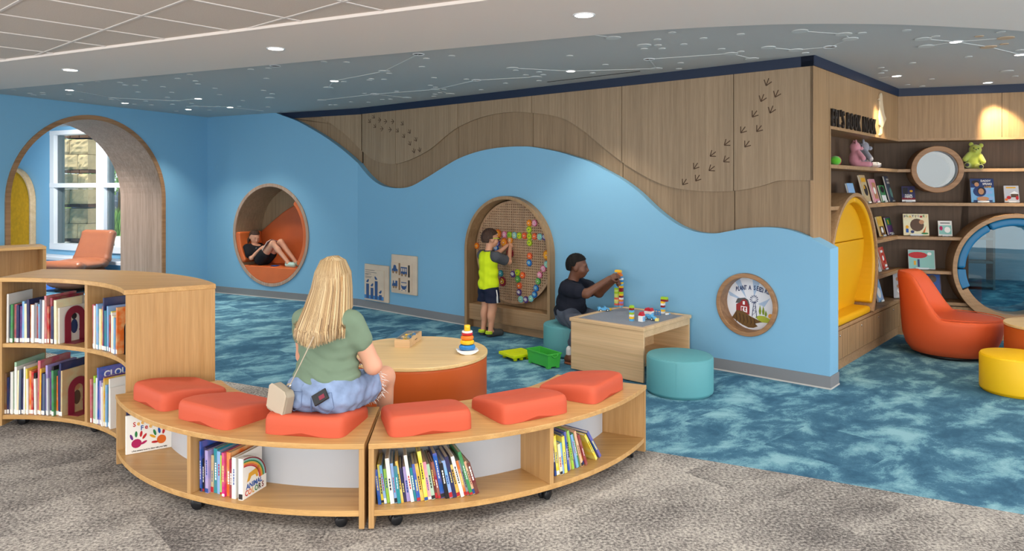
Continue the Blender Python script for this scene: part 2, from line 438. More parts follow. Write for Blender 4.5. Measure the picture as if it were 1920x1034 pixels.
def smooth_curve(p, n=4):
    out = []
    for i in range(len(p) - 1):
        a, b, c, d = p[max(i - 1, 0)], p[i], p[i + 1], p[min(i + 2, len(p) - 1)]
        for k in range(n):
            t = k / n
            out.append(tuple(0.5 * (2 * b[j] + (c[j] - a[j]) * t + (2 * a[j] - 5 * b[j] + 4 * c[j] - d[j]) * t * t + (3 * b[j] - a[j] - 3 * c[j] + d[j]) * t ** 3) for j in (0, 1)))
    return out + [tuple(p[-1])]
def clip_curve(c, x0, x1):
    xs = [q[0] for q in c]; zs = [q[1] for q in c]
    f = lambda x: float(np.interp(x, xs, zs))
    return [(x0, f(x0))] + [q for q in c if x0 + 1e-4 < q[0] < x1 - 1e-4] + [(x1, f(x1))]

# ------------------------------------------------------------------ floor
EDGE = [(-12.0, 10.83), (-4.62, 7.215), (-2.52, 6.20), (0.842, 4.54), (1.644, 4.14), (2.56, 3.66), (5.0, 2.3), (9.0, 0.2)]
fl = MB().slab([(-12, -4), (9, -4)] + EDGE[::-1], -0.1, 0.0).build('floor', 'carpet_grey'); tag(fl, 'speckled grey carpet in front of the benches', kind='structure')
fb = MB().slab(EDGE + [(9, 16), (-3, 16), (-4.85, 11.65), (-10.6, 14.66), (-12, 12)], -0.1, 0.0).build('floor_blue', 'carpet_blue'); tag(fb, 'mottled blue carpet of the play area', kind='structure')

# ------------------------------------------------------------------ ceiling
edge_px = [(0, 168), (300, 141), (600, 113.5), (930, 83.5), (1130, 65), (1260, 55), (1380, 49), (1480, 45.6), (1600, 45), (1700, 47), (1800, 51.5), (1920, 59)]
SE = [(on_z(x, y, ZS).x, on_z(x, y, ZS).y) for x, y in edge_px]
SE = [(SE[0][0] - 4.0, SE[0][1] + 4.0 * 0.456)] + SE + [(4.3, 5.2), (5.3, 5.9), (6.4, 7.2), (9, 11)]
SE = smooth_curve(SE, 3)
tb = lambda x: 6.23 * 1.0 - (x + 4.40) * 0.484 - 0.08
ceil = MB().slab([(p[0], p[1] - 0.12) for p in SE] + [(9, 16), (-2.5, 16), (-4.85, 11.6), (-10.6, 14.6), (-12, 12)], ZC, ZC + 0.06).build('ceiling', 'grey_ceiling')
tag(ceil, 'grey ceiling with raised discs and lines like constellations', kind='structure')
sof = MB().slab(SE + [(9, tb(9)), (-10, tb(-10))], ZS, ZS + 0.12).build('ceiling_soffit', 'soffit_white', bevel=0.004)
tag(sof, 'smooth off-white soffit band with three round downlights', kind='structure')
MB().slab([(-10, tb(-10)), (9, tb(9)), (9, tb(9) - 0.02), (-10, tb(-10) - 0.02)], ZS - 0.002, ZT + 0.05).build('soffit_edge_trim', 'soffit_white', sof)
tc = thing('ceiling_grid', 'suspended ceiling of square acoustic tiles', None, (0, 0, 0), kind='structure')
g0 = on_z(267, 30, ZT); du = Vector((-0.7535, 0.6573, 0)); dv = Vector((0.6573, 0.7535, 0)); TS = 0.615
tm = MB().box((TS / 2, TS / 2, 0.008), (TS - 0.016, TS - 0.016, 0.016)).mesh('tile')
tm.materials.append(M['acoustic_tile'])
rot_t = math.atan2(du.y, du.x)
far = MB()
for i in range(-9, 12):
    for j in range(-9, 3):
        p = g0 + du * (i * TS) + dv * (j * TS); c = p + (du + dv) * (TS / 2)
        if c.y > tb(c.x) + 0.30 or c.y < -3.5 or abs(c.x) > 9: continue
        q = (c.x / max(c.y, 0.01))
        if c.y > 3.6 and -0.95 < q < 0.25:
            # tile mesh runs along +x (du) and +y; dv is du turned by -90 deg, so place it from the far corner
            o = obj('ceiling_tile', tm, None, tc); o.location = p + dv * TS + Vector((0, 0, 0.004)); o.rotation_euler[2] = rot_t
        else:
            far.box(c + Vector((0, 0, 0.012)), (TS - 0.016, TS - 0.016, 0.016), rot_t)
ff = far.build('tile_field', 'acoustic_tile', tc); ff['kind'] = 'stuff'
# T-bars
for i in range(-9, 12):
    bar = MB(); a = g0 + du * (i * TS) + dv * (-9 * TS); b = a.copy()
    while b.y < tb(b.x) + 0.05 and (b - a).length < 12 * TS: b = b + dv * 0.05
    if (b - a).length < 0.06: continue
    bar.box(((a.x + b.x) / 2, (a.y + b.y) / 2, ZT + 0.008), (0.015, (b - a).length, 0.02), rot_t)
    bar.build('grid_runner', 'tbar_white', tc)
for j in range(-9, 3):
    bar = MB(); a = g0 + du * (-9 * TS) + dv * (j * TS); b = a.copy()
    while b.y < tb(b.x) + 0.05 and (b - a).length < 21 * TS: b = b + du * 0.05
    if (b - a).length < 0.06: continue
    bar.box(((a.x + b.x) / 2, (a.y + b.y) / 2, ZT + 0.0085), ((b - a).length, 0.015, 0.02), rot_t)
    bar.build('grid_runner', 'tbar_white', tc)
MB().bb(-10, 9, -3.9, 12, ZT + 0.13, ZT + 0.15).build('ceiling_deck', 'soffit_white', tc)

def zc(x0, y0, s): return lambda p: on_z(x0 + p[0] / s, y0 + p[1] / s, ZC)
zA, z6, z7 = zc(0, 100, 3.692), zc(600, 0, 2.909), zc(1260, 0, 2.909)
disc_s = MB().lathe([(0.029, -0.005), (0.029, 0.001)], 18, smooth=False).mesh('star'); disc_s.materials.append(M['star_grey'])
disc_b = MB().lathe([(0.056, -0.006), (0.056, 0.001)], 26, smooth=False).mesh('star'); disc_b.materials.append(M['star_grey'])
tan_s, tan_b = disc_s.copy(), disc_b.copy()
for t in (tan_s, tan_b): t.materials.clear(); t.materials.append(M['star_tan'])
def star(p, me):
    o = obj('star_disc', me, None, ceil); o.location = (p.x, p.y, ZC)
for z, small in ((zA, [(90, 252), (207, 276), (232, 288), (295, 272), (298, 284), (477, 285), (562, 320), (556, 216), (674, 195), (830, 201), (868, 219), (937, 222), (1000, 186), (955, 268), (1128, 232), (1188, 270), (1230, 174), (1314, 146), (1354, 192), (1370, 212), (1160, 305), (1487, 242), (1520, 286), (1735, 110), (1857, 102), (1843, 174), (1825, 257), (1885, 280), (1680, 328), (1655, 367), (1855, 372), (1007, 331), (930, 352), (1047, 357), (1195, 353), (1327, 346), (1305, 368), (1510, 368), (1555, 370), (770, 318), (867, 355), (1220, 400), (1450, 393), (1810, 398)]),
                 (z6, [(22, 336), (145, 339), (580, 319), (718, 304), (556, 364), (378, 400), (130, 445), (270, 437), (280, 430), (350, 433), (622, 424), (798, 432), (603, 466), (630, 476), (676, 487), (420, 498), (243, 510), (655, 506), (628, 514), (622, 525), (880, 490), (1013, 454), (1195, 440), (1123, 409), (1218, 408), (1195, 393), (1068, 383), (1362, 304), (1557, 352), (1487, 398), (1768, 266), (1865, 265), (1843, 246), (1840, 215), (340, 543), (385, 541), (265, 558), (58, 572), (85, 572), (170, 556)]),
                 (z7, [(0, 177), (63, 241), (171, 208), (374, 186), (270, 267), (375, 281), (47, 343), (38, 375), (727, 288), (1037, 179), (1280, 165), (1438, 198), (1793, 174), (1895, 273), (1617, 309), (1311, 343), (1140, 369), (1158, 386), (1140, 399), (1415, 431), (1283, 462), (1365, 470), (1870, 415)])):
    for p in small: star(z(p), disc_s)
for z, big in ((zA, [(790, 309), (1218, 329), (1350, 366), (1870, 308)]), (z6, [(350, 388), (45, 477), (630, 488), (710, 512), (1050, 371), (1180, 419), (1600, 205), (1767, 246), (1835, 374), (475, 533), (10, 546)]),
               (z7, [(697, 168), (937, 185), (972, 211), (525, 258), (675, 272), (322, 291), (437, 320), (1370, 211), (1386, 251), (1825, 387)])):
    for p in big: star(z(p), disc_b)
for p in [(1676, 197), (1813, 239)]: star(z7(p), tan_s)
for p in [(1727, 255), (1820, 206)]: star(z7(p), tan_b)
def cline(*ps):
    for a, b in zip(ps[:-1], ps[1:]):
        d = b - a; m = (a + b) / 2
        MB().box((m.x, m.y, ZC - 0.0015), (d.length, 0.009, 0.005), math.atan2(d.y, d.x)).build('constellation_line', 'star_grey', ceil)
cline(zA((480, 253)), zA((790, 309)), zA((1218, 329)), zA((1372, 313))); cline(zA((790, 309)), zA((865, 344)))
cline(zA((1350, 366)), zA((1592, 373)), zA((1810, 398)))
cline(z6((537, 295)), z6((350, 388)), z6((78, 441)), z6((45, 477))); cline(z6((10, 546)), z6((298, 513)), z6((630, 488)), z6((853, 437)), z6((1180, 419)))
cline(z6((298, 513)), z6((475, 533))); cline(z6((630, 488)), z6((710, 512))); cline(z6((1050, 371)), z6((1367, 387)), z6((1835, 374)), z6((1795, 322)), z7((322, 291)), z7((437, 320)))
cline(z6((1600, 205)), z6((1480, 188)))
cline(z7((697, 168)), z7((937, 185)), z7((972, 211)), z7((860, 255)), z7((675, 272)), z7((525, 258)))
cline(z7((1370, 211)), z7((1548, 227)), z7((1820, 206))); cline(z7((1386, 251)), z7((1548, 227)), z7((1727, 255)), z7((1900, 297))); cline(z7((1224, 414)), z7((1130, 425)))
MB().box(((z6((1240, 447)) + z6((1745, 388))) / 2).to_tuple()[:2] + (ZC - 0.001,), ((z6((1240, 447)) - z6((1745, 388))).length, 0.016, 0.004), math.atan2(*(z6((1745, 388)) - z6((1240, 447))).to_tuple()[1::-1])).build('air_slot', 'dark_gap', ceil)

def downlight(p, z, r, label, lit, power=0, color=(1, 0.9, 0.75), cone=70, aim=None, group='recessed ceiling downlights'):
    t = thing('downlight', label, 'light', (p.x, p.y, z), 0, group)
    MB().lathe([(r, 0.0005), (r * 1.18, 0.0005), (r * 1.18, -0.004), (r, -0.006), (r * 0.96, -0.004), (r * 0.96, 0.0005)], 32).build('trim_ring', 'white_metal', t)
    MB().lathe([(r, 0.002), (r, -0.003), (0.0001, -0.003)], 32, smooth=False).build('lens', 'lamp_white' if lit else 'lamp_off', t)
    if power:
        l = bpy.data.lights.new('downlight_lamp', 'SPOT'); l.energy = power; l.color = color; l.spot_size = math.radians(cone); l.spot_blend = 0.6; l.shadow_soft_size = r
        o = bpy.data.objects.new('downlight_lamp', l); COL.objects.link(o); o.parent = t; o.location = (0, 0, -0.02)
        if aim is not None:
            d = Vector(aim) - Vector((p.x, p.y, z)); o.rotation_euler = d.to_track_quat('-Z', 'Y').to_euler()
    return t
WARM = (1, 0.80, 0.48)
for (x, y), w in (((132, 131), 'left'), ((517, 91), 'middle'), ((1095, 28), 'right')):
    downlight(on_z(x, y, ZS), ZS, 0.058, f'bright round downlight in the soffit, {w} of the three', True, 36, (1, 0.95, 0.87), 120, group='soffit downlights')
for p, z, lit, w, pw in ((zA((480, 253)), 0, 1, 'lit ceiling downlight at the left end of the leftmost constellation', 14), (zA((865, 344)), 0, 1, 'lit ceiling downlight nearest the top of the archway', 14),
        (zA((1372, 313)), 0, 1, 'lit ceiling downlight ending the line above the archway', 14), (zA((1304, 388)), 0, 1, 'lit ceiling downlight close to the left blue wall corner', 16),
        (zA((1592, 373)), 0, 1, 'lit ceiling downlight on a line above the round orange nook', 16), (z6((78, 441)), 0, 1, 'lit ceiling downlight on the constellation left of the navy trim', 14),
        (z6((298, 513)), 0, 0, 'small dark ceiling downlight on the line above the chart board', 0), (z6((853, 437)), 0, 0, 'small dark ceiling downlight above the peak of the wood wave', 0),
        (z6((537, 295)), 0, 0, 'dark ceiling downlight touching the soffit edge', 0), (zA((1905, 86)), 0, 0, 'dark downlight half hidden behind the soffit edge', 0),
        (z6((1367, 387)), 0, 1, 'lit ceiling downlight above the middle of the wood wall', 14), (z6((1795, 322)), 0, 0, 'dark ceiling downlight with two lines leaving it', 0),
        (z7((860, 255)), 0, 0, 'dark ceiling downlight beside the corner of the wood wall', 0), (z7((1548, 227)), 0, 1, 'bright downlight at the crossing of four constellation lines', 12),
        (z7((1900, 297)), 0, 1, 'bright ceiling downlight at the right edge', 10)):
    downlight(p, ZC, 0.042, w, lit, pw * 2.2, cone=95)
_s1 = z7((1224, 414)); _s2 = z7((1722, 450))
downlight(_s1, ZC, 0.042, 'lit downlight washing the book nook sign', True, 55, WARM, 38, aim=wpt(FN1, 2.02, 0.0, 2.2))
downlight(_s2, ZC, 0.042, 'lit downlight washing the nook wall above the green toy', True, 75, WARM, 50, aim=wpt(FN2, 1.02, 0.0, 2.2))
# ------------------------------------------------------------------ blue walls
top_px = [(671, 306), (687.5, 327), (706, 343), (725, 351), (750, 353.2), (772, 349), (800, 333.5), (828, 316), (859, 298), (891, 286), (922, 279), (953, 275.6), (978, 274.8), (1000, 276), (1047, 285), (1080, 295), (1106, 304), (1132, 318), (1166, 337), (1197, 360), (1223, 385), (1249, 407), (1275, 424), (1301, 434), (1322, 437.6), (1343, 438), (1366, 434), (1392.5, 429), (1424, 426.7), (1452, 427), (1478, 431), (1502, 439), (1528, 451), (1556.3, 467)]
TOP = smooth_curve([on_plane(x, y, FR1) for x, y in top_px], 3)
TOP[0] = (BEND, TOP[0][1]); TOP[-1] = (0.0, TOP[-1][1])
top2_px = [(513, 210), (530, 217), (559, 228), (603, 253), (641, 280), (671, 306)]
TOP2 = smooth_curve([on_plane(x, y, FR2) for x, y in top2_px], 3); TOP2[-1] = (0.0, TOP[0][1])
def half_hole(cx, cz, r, side, n=20, arch=False):
    """right or left half outline of a round hole from bottom to top"""
    pts = []
    if arch:
        pts.append((cx + side * r, 0.0))
        for i in range(n + 1):
            a = R90 * i / n; pts.append((cx + side * r * math.cos(a), cz + r * math.sin(a)))
    else:
        for i in range(n + 1):
            a = -R90 + math.pi * i / n; pts.append((cx + side * r * math.cos(a), cz + r * math.sin(a)))
    return pts
GX, GZ, GR = -3.465, 0.91, 0.605            # gear arch
PX, PZ, PR = -0.70, 0.617, 0.243            # round picture recess
def wall_at(name, fr, label, **kw):
    return wall_thing(name, label, None, fr, 0, 0, 0, kind='structure')
w1 = wall_at('wall_main', FR1, 'long blue wall with a wavy top edge below wood panels')
mb = MB()
mb.prism([(BEND, 0)] + [(GX - GR, 0)] + half_hole(GX, GZ, GR, -1, arch=True)[1:] + clip_curve(TOP, BEND, GX)[::-1], 0, 0.21)
mid = (GX + PX) / 2
mb.prism([(mid, 0)] + clip_curve(TOP, GX, mid)[::-1] + half_hole(GX, GZ, GR, 1, arch=True)[::-1], 0, 0.21)
mb.prism([(mid, 0), (PX, 0)] + half_hole(PX, PZ, PR, -1) + clip_curve(TOP, mid, PX)[::-1], 0, 0.21)
mb.prism([(PX, 0), (0, 0)] + clip_curve(TOP, PX, 0)[::-1] + half_hole(PX, PZ, PR, 1)[::-1], 0, 0.21)
mb.build('painted_wall', 'blue_paint', w1)
w2 = wall_at('wall_back', FR2, 'short blue wall holding the round reading nook')
NX, NZ, NR = -1.655, 0.936, 0.735
mb = MB(); left = [(CORNER, 0), (NX, 0)] + half_hole(NX, NZ, NR, -1, 32)
t2 = [(CORNER, ZC), (TOP2[0][0], ZC)] + TOP2
mb.prism(left + clip_curve(t2, CORNER, NX)[::-1], 0, 0.14)
mb.prism([(NX, 0), (0, 0)] + clip_curve(t2, NX, 0)[::-1] + half_hole(NX, NZ, NR, 1, 32)[::-1], 0, 0.14)
mb.build('painted_wall', 'blue_paint', w2)
# left wall with the big arch
AX, AZ, AR = -1.93, 1.47, 1.09
w3 = wall_at('wall_left', FR3, 'blue wall pierced by a deep wood-lined arch')
mb = MB()
mb.prism([(-7.5, 0), (AX - AR, 0)] + half_hole(AX, AZ, AR, -1, 32, arch=True)[1:] + [(AX, ZC), (-7.5, ZC)], 0, 0.85)
mb.prism([(0.9, 0), (0.9, ZC), (AX, ZC)] + half_hole(AX, AZ, AR, 1, 32, arch=True)[::-1], 0, 0.85)
mb.build('painted_wall', 'blue_paint', w3)
# arch lining: ribbon of wood boards following the opening
def arch_path(cx, cz, r, n=40):
    return [(cx + r, 0.0)] + [(cx + r * math.cos(math.pi * i / n), cz + r * math.sin(math.pi * i / n)) for i in range(n + 1)] + [(cx - r, 0.0)]
def arch_band(mb, cx, cz, r0, r1, y0, y1, n=40):
    o, i = arch_path(cx, cz, r1, n), arch_path(cx, cz, r0, n)
    m = len(o); vs, fs = [], []
    for k in range(m): vs += [(i[k][0], y0, i[k][1]), (o[k][0], y0, o[k][1]), (o[k][0], y1, o[k][1]), (i[k][0], y1, i[k][1])]
    for k in range(m - 1):
        p, q = 4 * k, 4 * k + 4; fs += [(p, p + 1, q + 1, q), (p + 1, p + 2, q + 2, q + 1), (p + 2, p + 3, q + 3, q + 2), (p + 3, p, q, q + 3)]
    fs += [(3, 2, 1, 0), (4 * m - 4, 4 * m - 3, 4 * m - 2, 4 * m - 1)]
    return mb.add(vs, fs)
arch_band(MB(), AX, AZ, AR - 0.012, AR + 0.001, 0.0, 0.86).build('arch_lining', 'arch_wood', w3)
arch_band(MB(), AX, AZ, AR - 0.014, AR + 0.045, -0.018, 0.0).build('arch_casing', 'trim_wood', w3)

# ------------------------------------------------------------------ wood panels above the blue wave
wa_px = [(600, 218), (641, 247), (660, 265), (678, 283)]
wb_px = [(678, 283), (700, 300), (725, 307), (747, 306.6), (775, 297), (806, 280), (834, 256.6), (858, 239), (891, 224), (922, 215), (953, 210.6), (984, 210.6), (1031, 216), (1062, 225), (1100, 250), (1111, 260), (1137, 281), (1166, 304), (1192, 321), (1221, 337), (1249, 348.5), (1278, 355), (1309, 358.4), (1340, 359.5), (1374, 358.4), (1405.5, 354), (1434, 347), (1452, 341), (1466, 338.6), (1490, 338.4), (1525, 338.4)]
WB = smooth_curve([on_plane(x, y, FP2) for x, y in wb_px], 3)
pw = wall_at('wall_panels', FR1, 'wood panelled upper wall with a wavy overlay and bird tracks')
MB().prism([(-6.25, 0.9), (-0.16, 0.9), (-0.16, ZC), (-6.25, ZC)], 0.215, 0.24).build('backing', 'dark_gap', pw)
ZN = 2.665
jx = [on_plane(x, 300, FP2)[0] for x in (677.5, 741.5, 858, 997, 1165.7, 1375.5)] + [-0.15]
jx[0] = BEND + 0.012
UP = []
for a, b in zip(jx[:-1], jx[1:]):
    g = 0.004
    cv = clip_curve(WB, a + g, b - g)
    UP.append(MB().prism(cv + [(b - g, ZN), (a + g, ZN)], 0.06, 0.082).build('wood_panel', 'panel_wood', pw))
    lo = clip_curve(TOP, a + g, b - g); hi = [(x, z + 0.03) for x, z in clip_curve(WB, a + g, b - g)]
    MB().prism([(x, z - 0.02) for x, z in lo] + hi[::-1], 0.0835, 0.10).build('wood_panel', 'panel_wood_low', pw)
# panels of the short wall beside the bend
WA = smooth_curve([on_plane(x, y, FPW2) for x, y in wa_px], 3)
pw2 = wall_at('wall_panels_back', FR2, 'wood panels tapering out above the blue wall by the corner')
MB().prism([(-1.6, 1.8), (0.05, 1.8), (0.05, ZC), (-1.6, ZC)], 0.15, 0.17).build('backing', 'dark_gap', pw2)
xe = -0.003
MB().prism([(-0.1, 1.75), (0.14, 1.75), (0.14, ZC), (-0.1, ZC)], 0.116, 0.14).build('backing', 'dark_gap', pw2)
cv = clip_curve(WA, WA[0][0], xe)
MB().prism(cv + [(xe, ZN), (WA[0][0] - 0.02, ZN)], 0.075, 0.095).build('wood_panel', 'panel_wood', pw2)
lo = clip_curve(t2, -1.45, xe)
hi = [(WA[0][0] - 0.02, ZN)] + [(x, z + 0.03) for x, z in cv]
MB().prism([(x, z - 0.02) for x, z in lo] + hi[::-1] + [(-1.45, ZN)], 0.0965, 0.112).build('wood_panel', 'panel_wood_low', pw2)
# bird tracks pressed into the upper panels
def track(x, y, ang, fr=FP2, s=0.062):
    """three toes and a heel: dark engraved strokes, ang = heading in the picture plane of the wall"""
    lx, lz = on_plane(x, y, fr); mb = MB()
    for da, L in ((0, 1.0), (38, 0.85), (-38, 0.85)):
        a = math.radians(ang + 180 + da); L *= s
        mb.box((lx + math.cos(a) * L / 2, 0.0, lz + math.sin(a) * L / 2), (L, 0.0015, 0.0085), mat=Matrix.Rotation(-a, 3, 'Y'))
    # the strokes sit a hair proud of the panel face so the engraving reads dark
    for i in range(len(jx) - 1):
        if jx[i] <= lx <= jx[i + 1]: mb.build('bird_track', 'track_brown', UP[i], loc=(0, 0.0595, 0)); return
T8 = lambda x, y: (670 + x / 9.4, 200 + y / 9.4)
for (x, y), a in (((230, 285), -50), ((305, 205), -45), ((415, 235), 0), ((520, 262), 0), ((645, 262), 0), ((325, 370), -45), ((455, 390), 0), ((600, 405), 0), ((725, 450), -45), ((810, 325), -45), ((835, 550), -55), ((932, 475), -60), ((938, 682), -60), ((1045, 612), -60), ((1005, 820), -75), ((1105, 800), -75)):
    track(*T8(x, y), a)
TR = lambda x, y: (1280 + x / 3.692, 100 + y / 3.692)
for (x, y), a in (((578, 225), -110), ((640, 305), -115), ((542, 335), -112), ((605, 415), -112), ((482, 442), -128), ((402, 552), -128), ((512, 543), -130), ((430, 650), -128), ((288, 637), -145), ((190, 713), -145), ((283, 752), -145), ((77, 802), -125), ((182, 813), -145), ((90, 885), -125), ((0, 912), -125)):
    track(*TR(x, y), a, s=0.068)

# ------------------------------------------------------------------ navy crown band
def trim(n, fr, x0, x1, y0, y1, z0, z1, m='navy_paint', label='navy blue crown band under the ceiling'):
    o = MB().bb(x0, x1, y0, y1, z0, z1).build(f'trim_{n}', m, loc=wpt(fr, 0, 0, 0), rz=fr[1]); tag(o, label, kind='structure'); return o
trim(1, FR1, BEND - 0.02, -0.146, 0.05, 0.2, ZN - 0.002, ZC, label='navy crown band above the long wood wall')
trim(2, FR2, -1.5, 0.03, 0.066, 0.14, ZN - 0.002, ZC, label='navy crown band tapering to the blue corner')
trim(3, FN1, 0.05, VIN + 0.02, -0.012, 0.1, ZN - 0.002, ZC, label='navy crown band above the nook sign wall')
trim(4, FN2, -0.02, 4.0, -0.012, 0.1, ZN - 0.002, ZC, label='navy crown band above the nook end wall')
# ------------------------------------------------------------------ baseboards
def base(side, fr, x0, x1, label, y=-0.008):
    b = wall_thing(f'baseboard_{side}', label, None, fr, 0, 0, 0, kind='structure')
    MB().bb(x0, x1, y, 0.0, 0.012, 0.105).build('board', 'rubber_grey', b)
    MB().bb(x0, x1, y - 0.004, 0.0, 0.0, 0.012).build('edge_strip', 'base_strip', b)
    return b
base('main', FR1, BEND, GX - 0.645, 'grey baseboard left of the gear arch'); b1 = base('front', FR1, GX + 0.645, 0.008, 'grey baseboard right of the gear arch and around the wall end')
MB().bb(0.0, 0.008, 0, 0.21, 0.012, 0.105).build('board', 'rubber_grey', b1); MB().bb(0.0, 0.012, 0, 0.21, 0.0, 0.012).build('edge_strip', 'base_strip', b1)
base('back', FR2, CORNER, 0.0, 'grey baseboard under the round nook'); base('left', FR3, AX + AR + 0.05, 0.0, 'grey baseboard beside the archway')

# ------------------------------------------------------------------ alcove behind the arch: window wall, sill, yellow arch niche
t4 = lambda x: on_plane(x, 351, FR2)[0]
WX0, WX1, WM = t4(95), CORNER - 1.25, t4(188)
w4 = wall_at('wall_window', FR2, 'pale blue wall around the alcove window')
SZ = 0.53
mb = MB(); mb.bb(-9.5, WX0, 0, 0.16, 0, ZC); mb.bb(WX0, WX1, 0, 0.16, 0, SZ); mb.bb(WX1, CORNER - 0.86, 0, 0.16, 0, ZC); mb.bb(WX0, WX1, 0, 0.16, 2.68, ZC)
mb.build('painted_wall', 'blue_paint', w4)
win = wall_at('window_1', FR2, 'white framed alcove window looking out on a stone pillar')
for a, b in ((WX0, WX0 + 0.13), (WM - 0.09, WM + 0.12), (WX1 - 0.13, WX1)):
    MB().bb(a, b, -0.02, 0.18, SZ, 2.68).build('mullion', 'white_metal', win, bevel=0.004)
for z0, z1 in ((SZ - 0.02, SZ + 0.09), (1.64, 1.72), (2.6, 2.68)):
    MB().bb(WX0, WX1, -0.025, 0.17, z0, z1).build('transom', 'white_metal', win, bevel=0.004)
for a, b in ((WX0 + 0.13, WM - 0.09), (WM + 0.12, WX1 - 0.13)):
    for z0, z1 in ((SZ + 0.09, 1.64), (1.72, 2.6)):
        mbf = MB(); mbf.bb(a, a + 0.05, 0.05, 0.15, z0, z1); mbf.bb(b - 0.02, b, 0.05, 0.15, z0, z1); mbf.build('sash', 'frame_grey', win)
        MB().bb(a + 0.05, b - 0.02, 0.10, 0.106, z0, z1).build('pane', 'clear_glass', win)
led = wall_at('trim_5', FR2, 'white ledge below the alcove window'); MB().bb(WX0 - 0.2, WX1 + 0.2, -0.34, -0.001, 0.36, 0.42).build('ledge_top', 'white_laminate', led, bevel=0.006)
MB().bb(WX0 - 0.15, WX1 + 0.15, -0.30, -0.001, 0.0, 0.36).build('ledge_front', 'blue_paint', led)
al = wall_at('wall_alcove', FR2, 'blue wall closing the alcove on the left'); MB().bb(-9.6, -9.5, -6, 0.16, 0, ZC).build('painted_wall', 'blue_paint', al)
mat('mustard', rgb(214, 158, 24), 0.7, 0.3, var=0.12, vscale=14)
yn = wall_thing('arch_niche', 'mustard felt arch niche in a wood frame beside the alcove window', 'niche', FR2, t4(68) - 0.66, 0, 0)
arch_band(MB(), 0, 1.36, 0.60, 0.66, -0.10, 0.0, 24).build('frame', 'maple', yn, bevel=0.012)
MB().prism(arch_path(0, 1.36, 0.6, 24), -0.02, -0.002).build('felt_panel', 'mustard', yn)
# ------------------------------------------------------------------ round orange reading nook in the short wall
mat('orange_vinyl', rgb(206, 104, 52), 0.42, 0.45, var=0.06, vscale=5, bump=0.05, bscale=90)
mat('orange_vinyl_b', rgb(190, 92, 48), 0.42, 0.45, var=0.06, vscale=5, bump=0.05, bscale=90)
mat('yellow_vinyl', rgb(216, 162, 16), 0.45, 0.4, bump=0.04, bscale=90)
mat('teal_vinyl', rgb(22, 110, 158), 0.45, 0.45, bump=0.04, bscale=90)
def seg_poly(cx, cz, r, zt, n=40):
    """circle segment below height zt"""
    a0 = math.asin((zt - cz) / r)
    return [(cx + r * math.cos(a), cz + r * math.sin(a)) for a in [math.pi - a0 + (2 * a0 + math.pi) * i / n for i in range(n + 1)]]
nk = wall_thing('reading_nook', 'round wood-lined reading nook with orange cushions in the blue wall', 'nook', FR2, NX, 0, 0)
DN = 0.52
MB().ring((0, NZ), NR - 0.012, NR + 0.001, 0.0, DN, n=72).build('lining', 'panel_wood', nk)
MB().ring((0, NZ), NR - 0.016, NR + 0.034, -0.018, 0.0, n=72).build('frame_ring', 'arch_wood', nk, bevel=0.005)
MB().prism([(NR * math.cos(2 * math.pi * i / 72), NZ + NR * math.sin(2 * math.pi * i / 72)) for i in range(72)], DN, DN + 0.02).build('back_panel', 'panel_wood', nk)
ri = NR - 0.014
MB().prism(seg_poly(0, NZ, ri, 0.462), -0.012, DN - 0.09).build('seat_cushion', 'orange_vinyl', nk, bevel=0.03, seg=3)
MB().ring((0, NZ), ri - 0.075, ri, -0.010, DN - 0.09, -38, 46, 28).build('side_cushion', 'orange_vinyl', nk, bevel=0.022, seg=3)
MB().ring((0, NZ), ri - 0.085, ri, -0.010, DN - 0.09, 178, 218, 16).build('side_cushion', 'orange_vinyl', nk, bevel=0.022, seg=3)
bp = []
for i in range(25):                              # back cushion: top edge climbs from left to right
    a = math.radians(182 + (405 - 182) * i / 24); bp.append((ri * math.cos(a), NZ + ri * math.sin(a)))
topc = smooth_curve([bp[-1], (0.36, NZ + 0.515), (0.12, NZ + 0.46), (-0.14, NZ + 0.35), (-0.38, NZ + 0.20), (-0.56, NZ + 0.08), bp[0]], 4)
MB().prism(bp + topc[1:-1], DN - 0.085, DN - 0.001).build('back_cushion', 'orange_vinyl_b', nk, bevel=0.02, seg=3)

# ------------------------------------------------------------------ gear wall arch
ga = wall_thing('gear_wall', 'arched wood activity wall with a perforated disc', 'activity panel', FR1, GX, 0, 0)
arch_band(MB(), 0, GZ, GR - 0.004, GR + 0.034, -0.09, 0.17, 40).build('arch_frame', 'nook_wood', ga, bevel=0.004)
MB().prism(arch_path(0, GZ, GR, 40), 0.15, 0.17).build('back_panel', 'nook_wood', ga)
MB().bb(-GR + 0.004, GR - 0.004, -0.05, 0.149, 0.10, 0.285).build('ledge_board', 'nook_wood_x', ga, bevel=0.003)
MB().bb(-GR + 0.004, GR - 0.004, 0.02, 0.149, 0.0, 0.10).build('toe_board', 'nook_wood_x', ga)
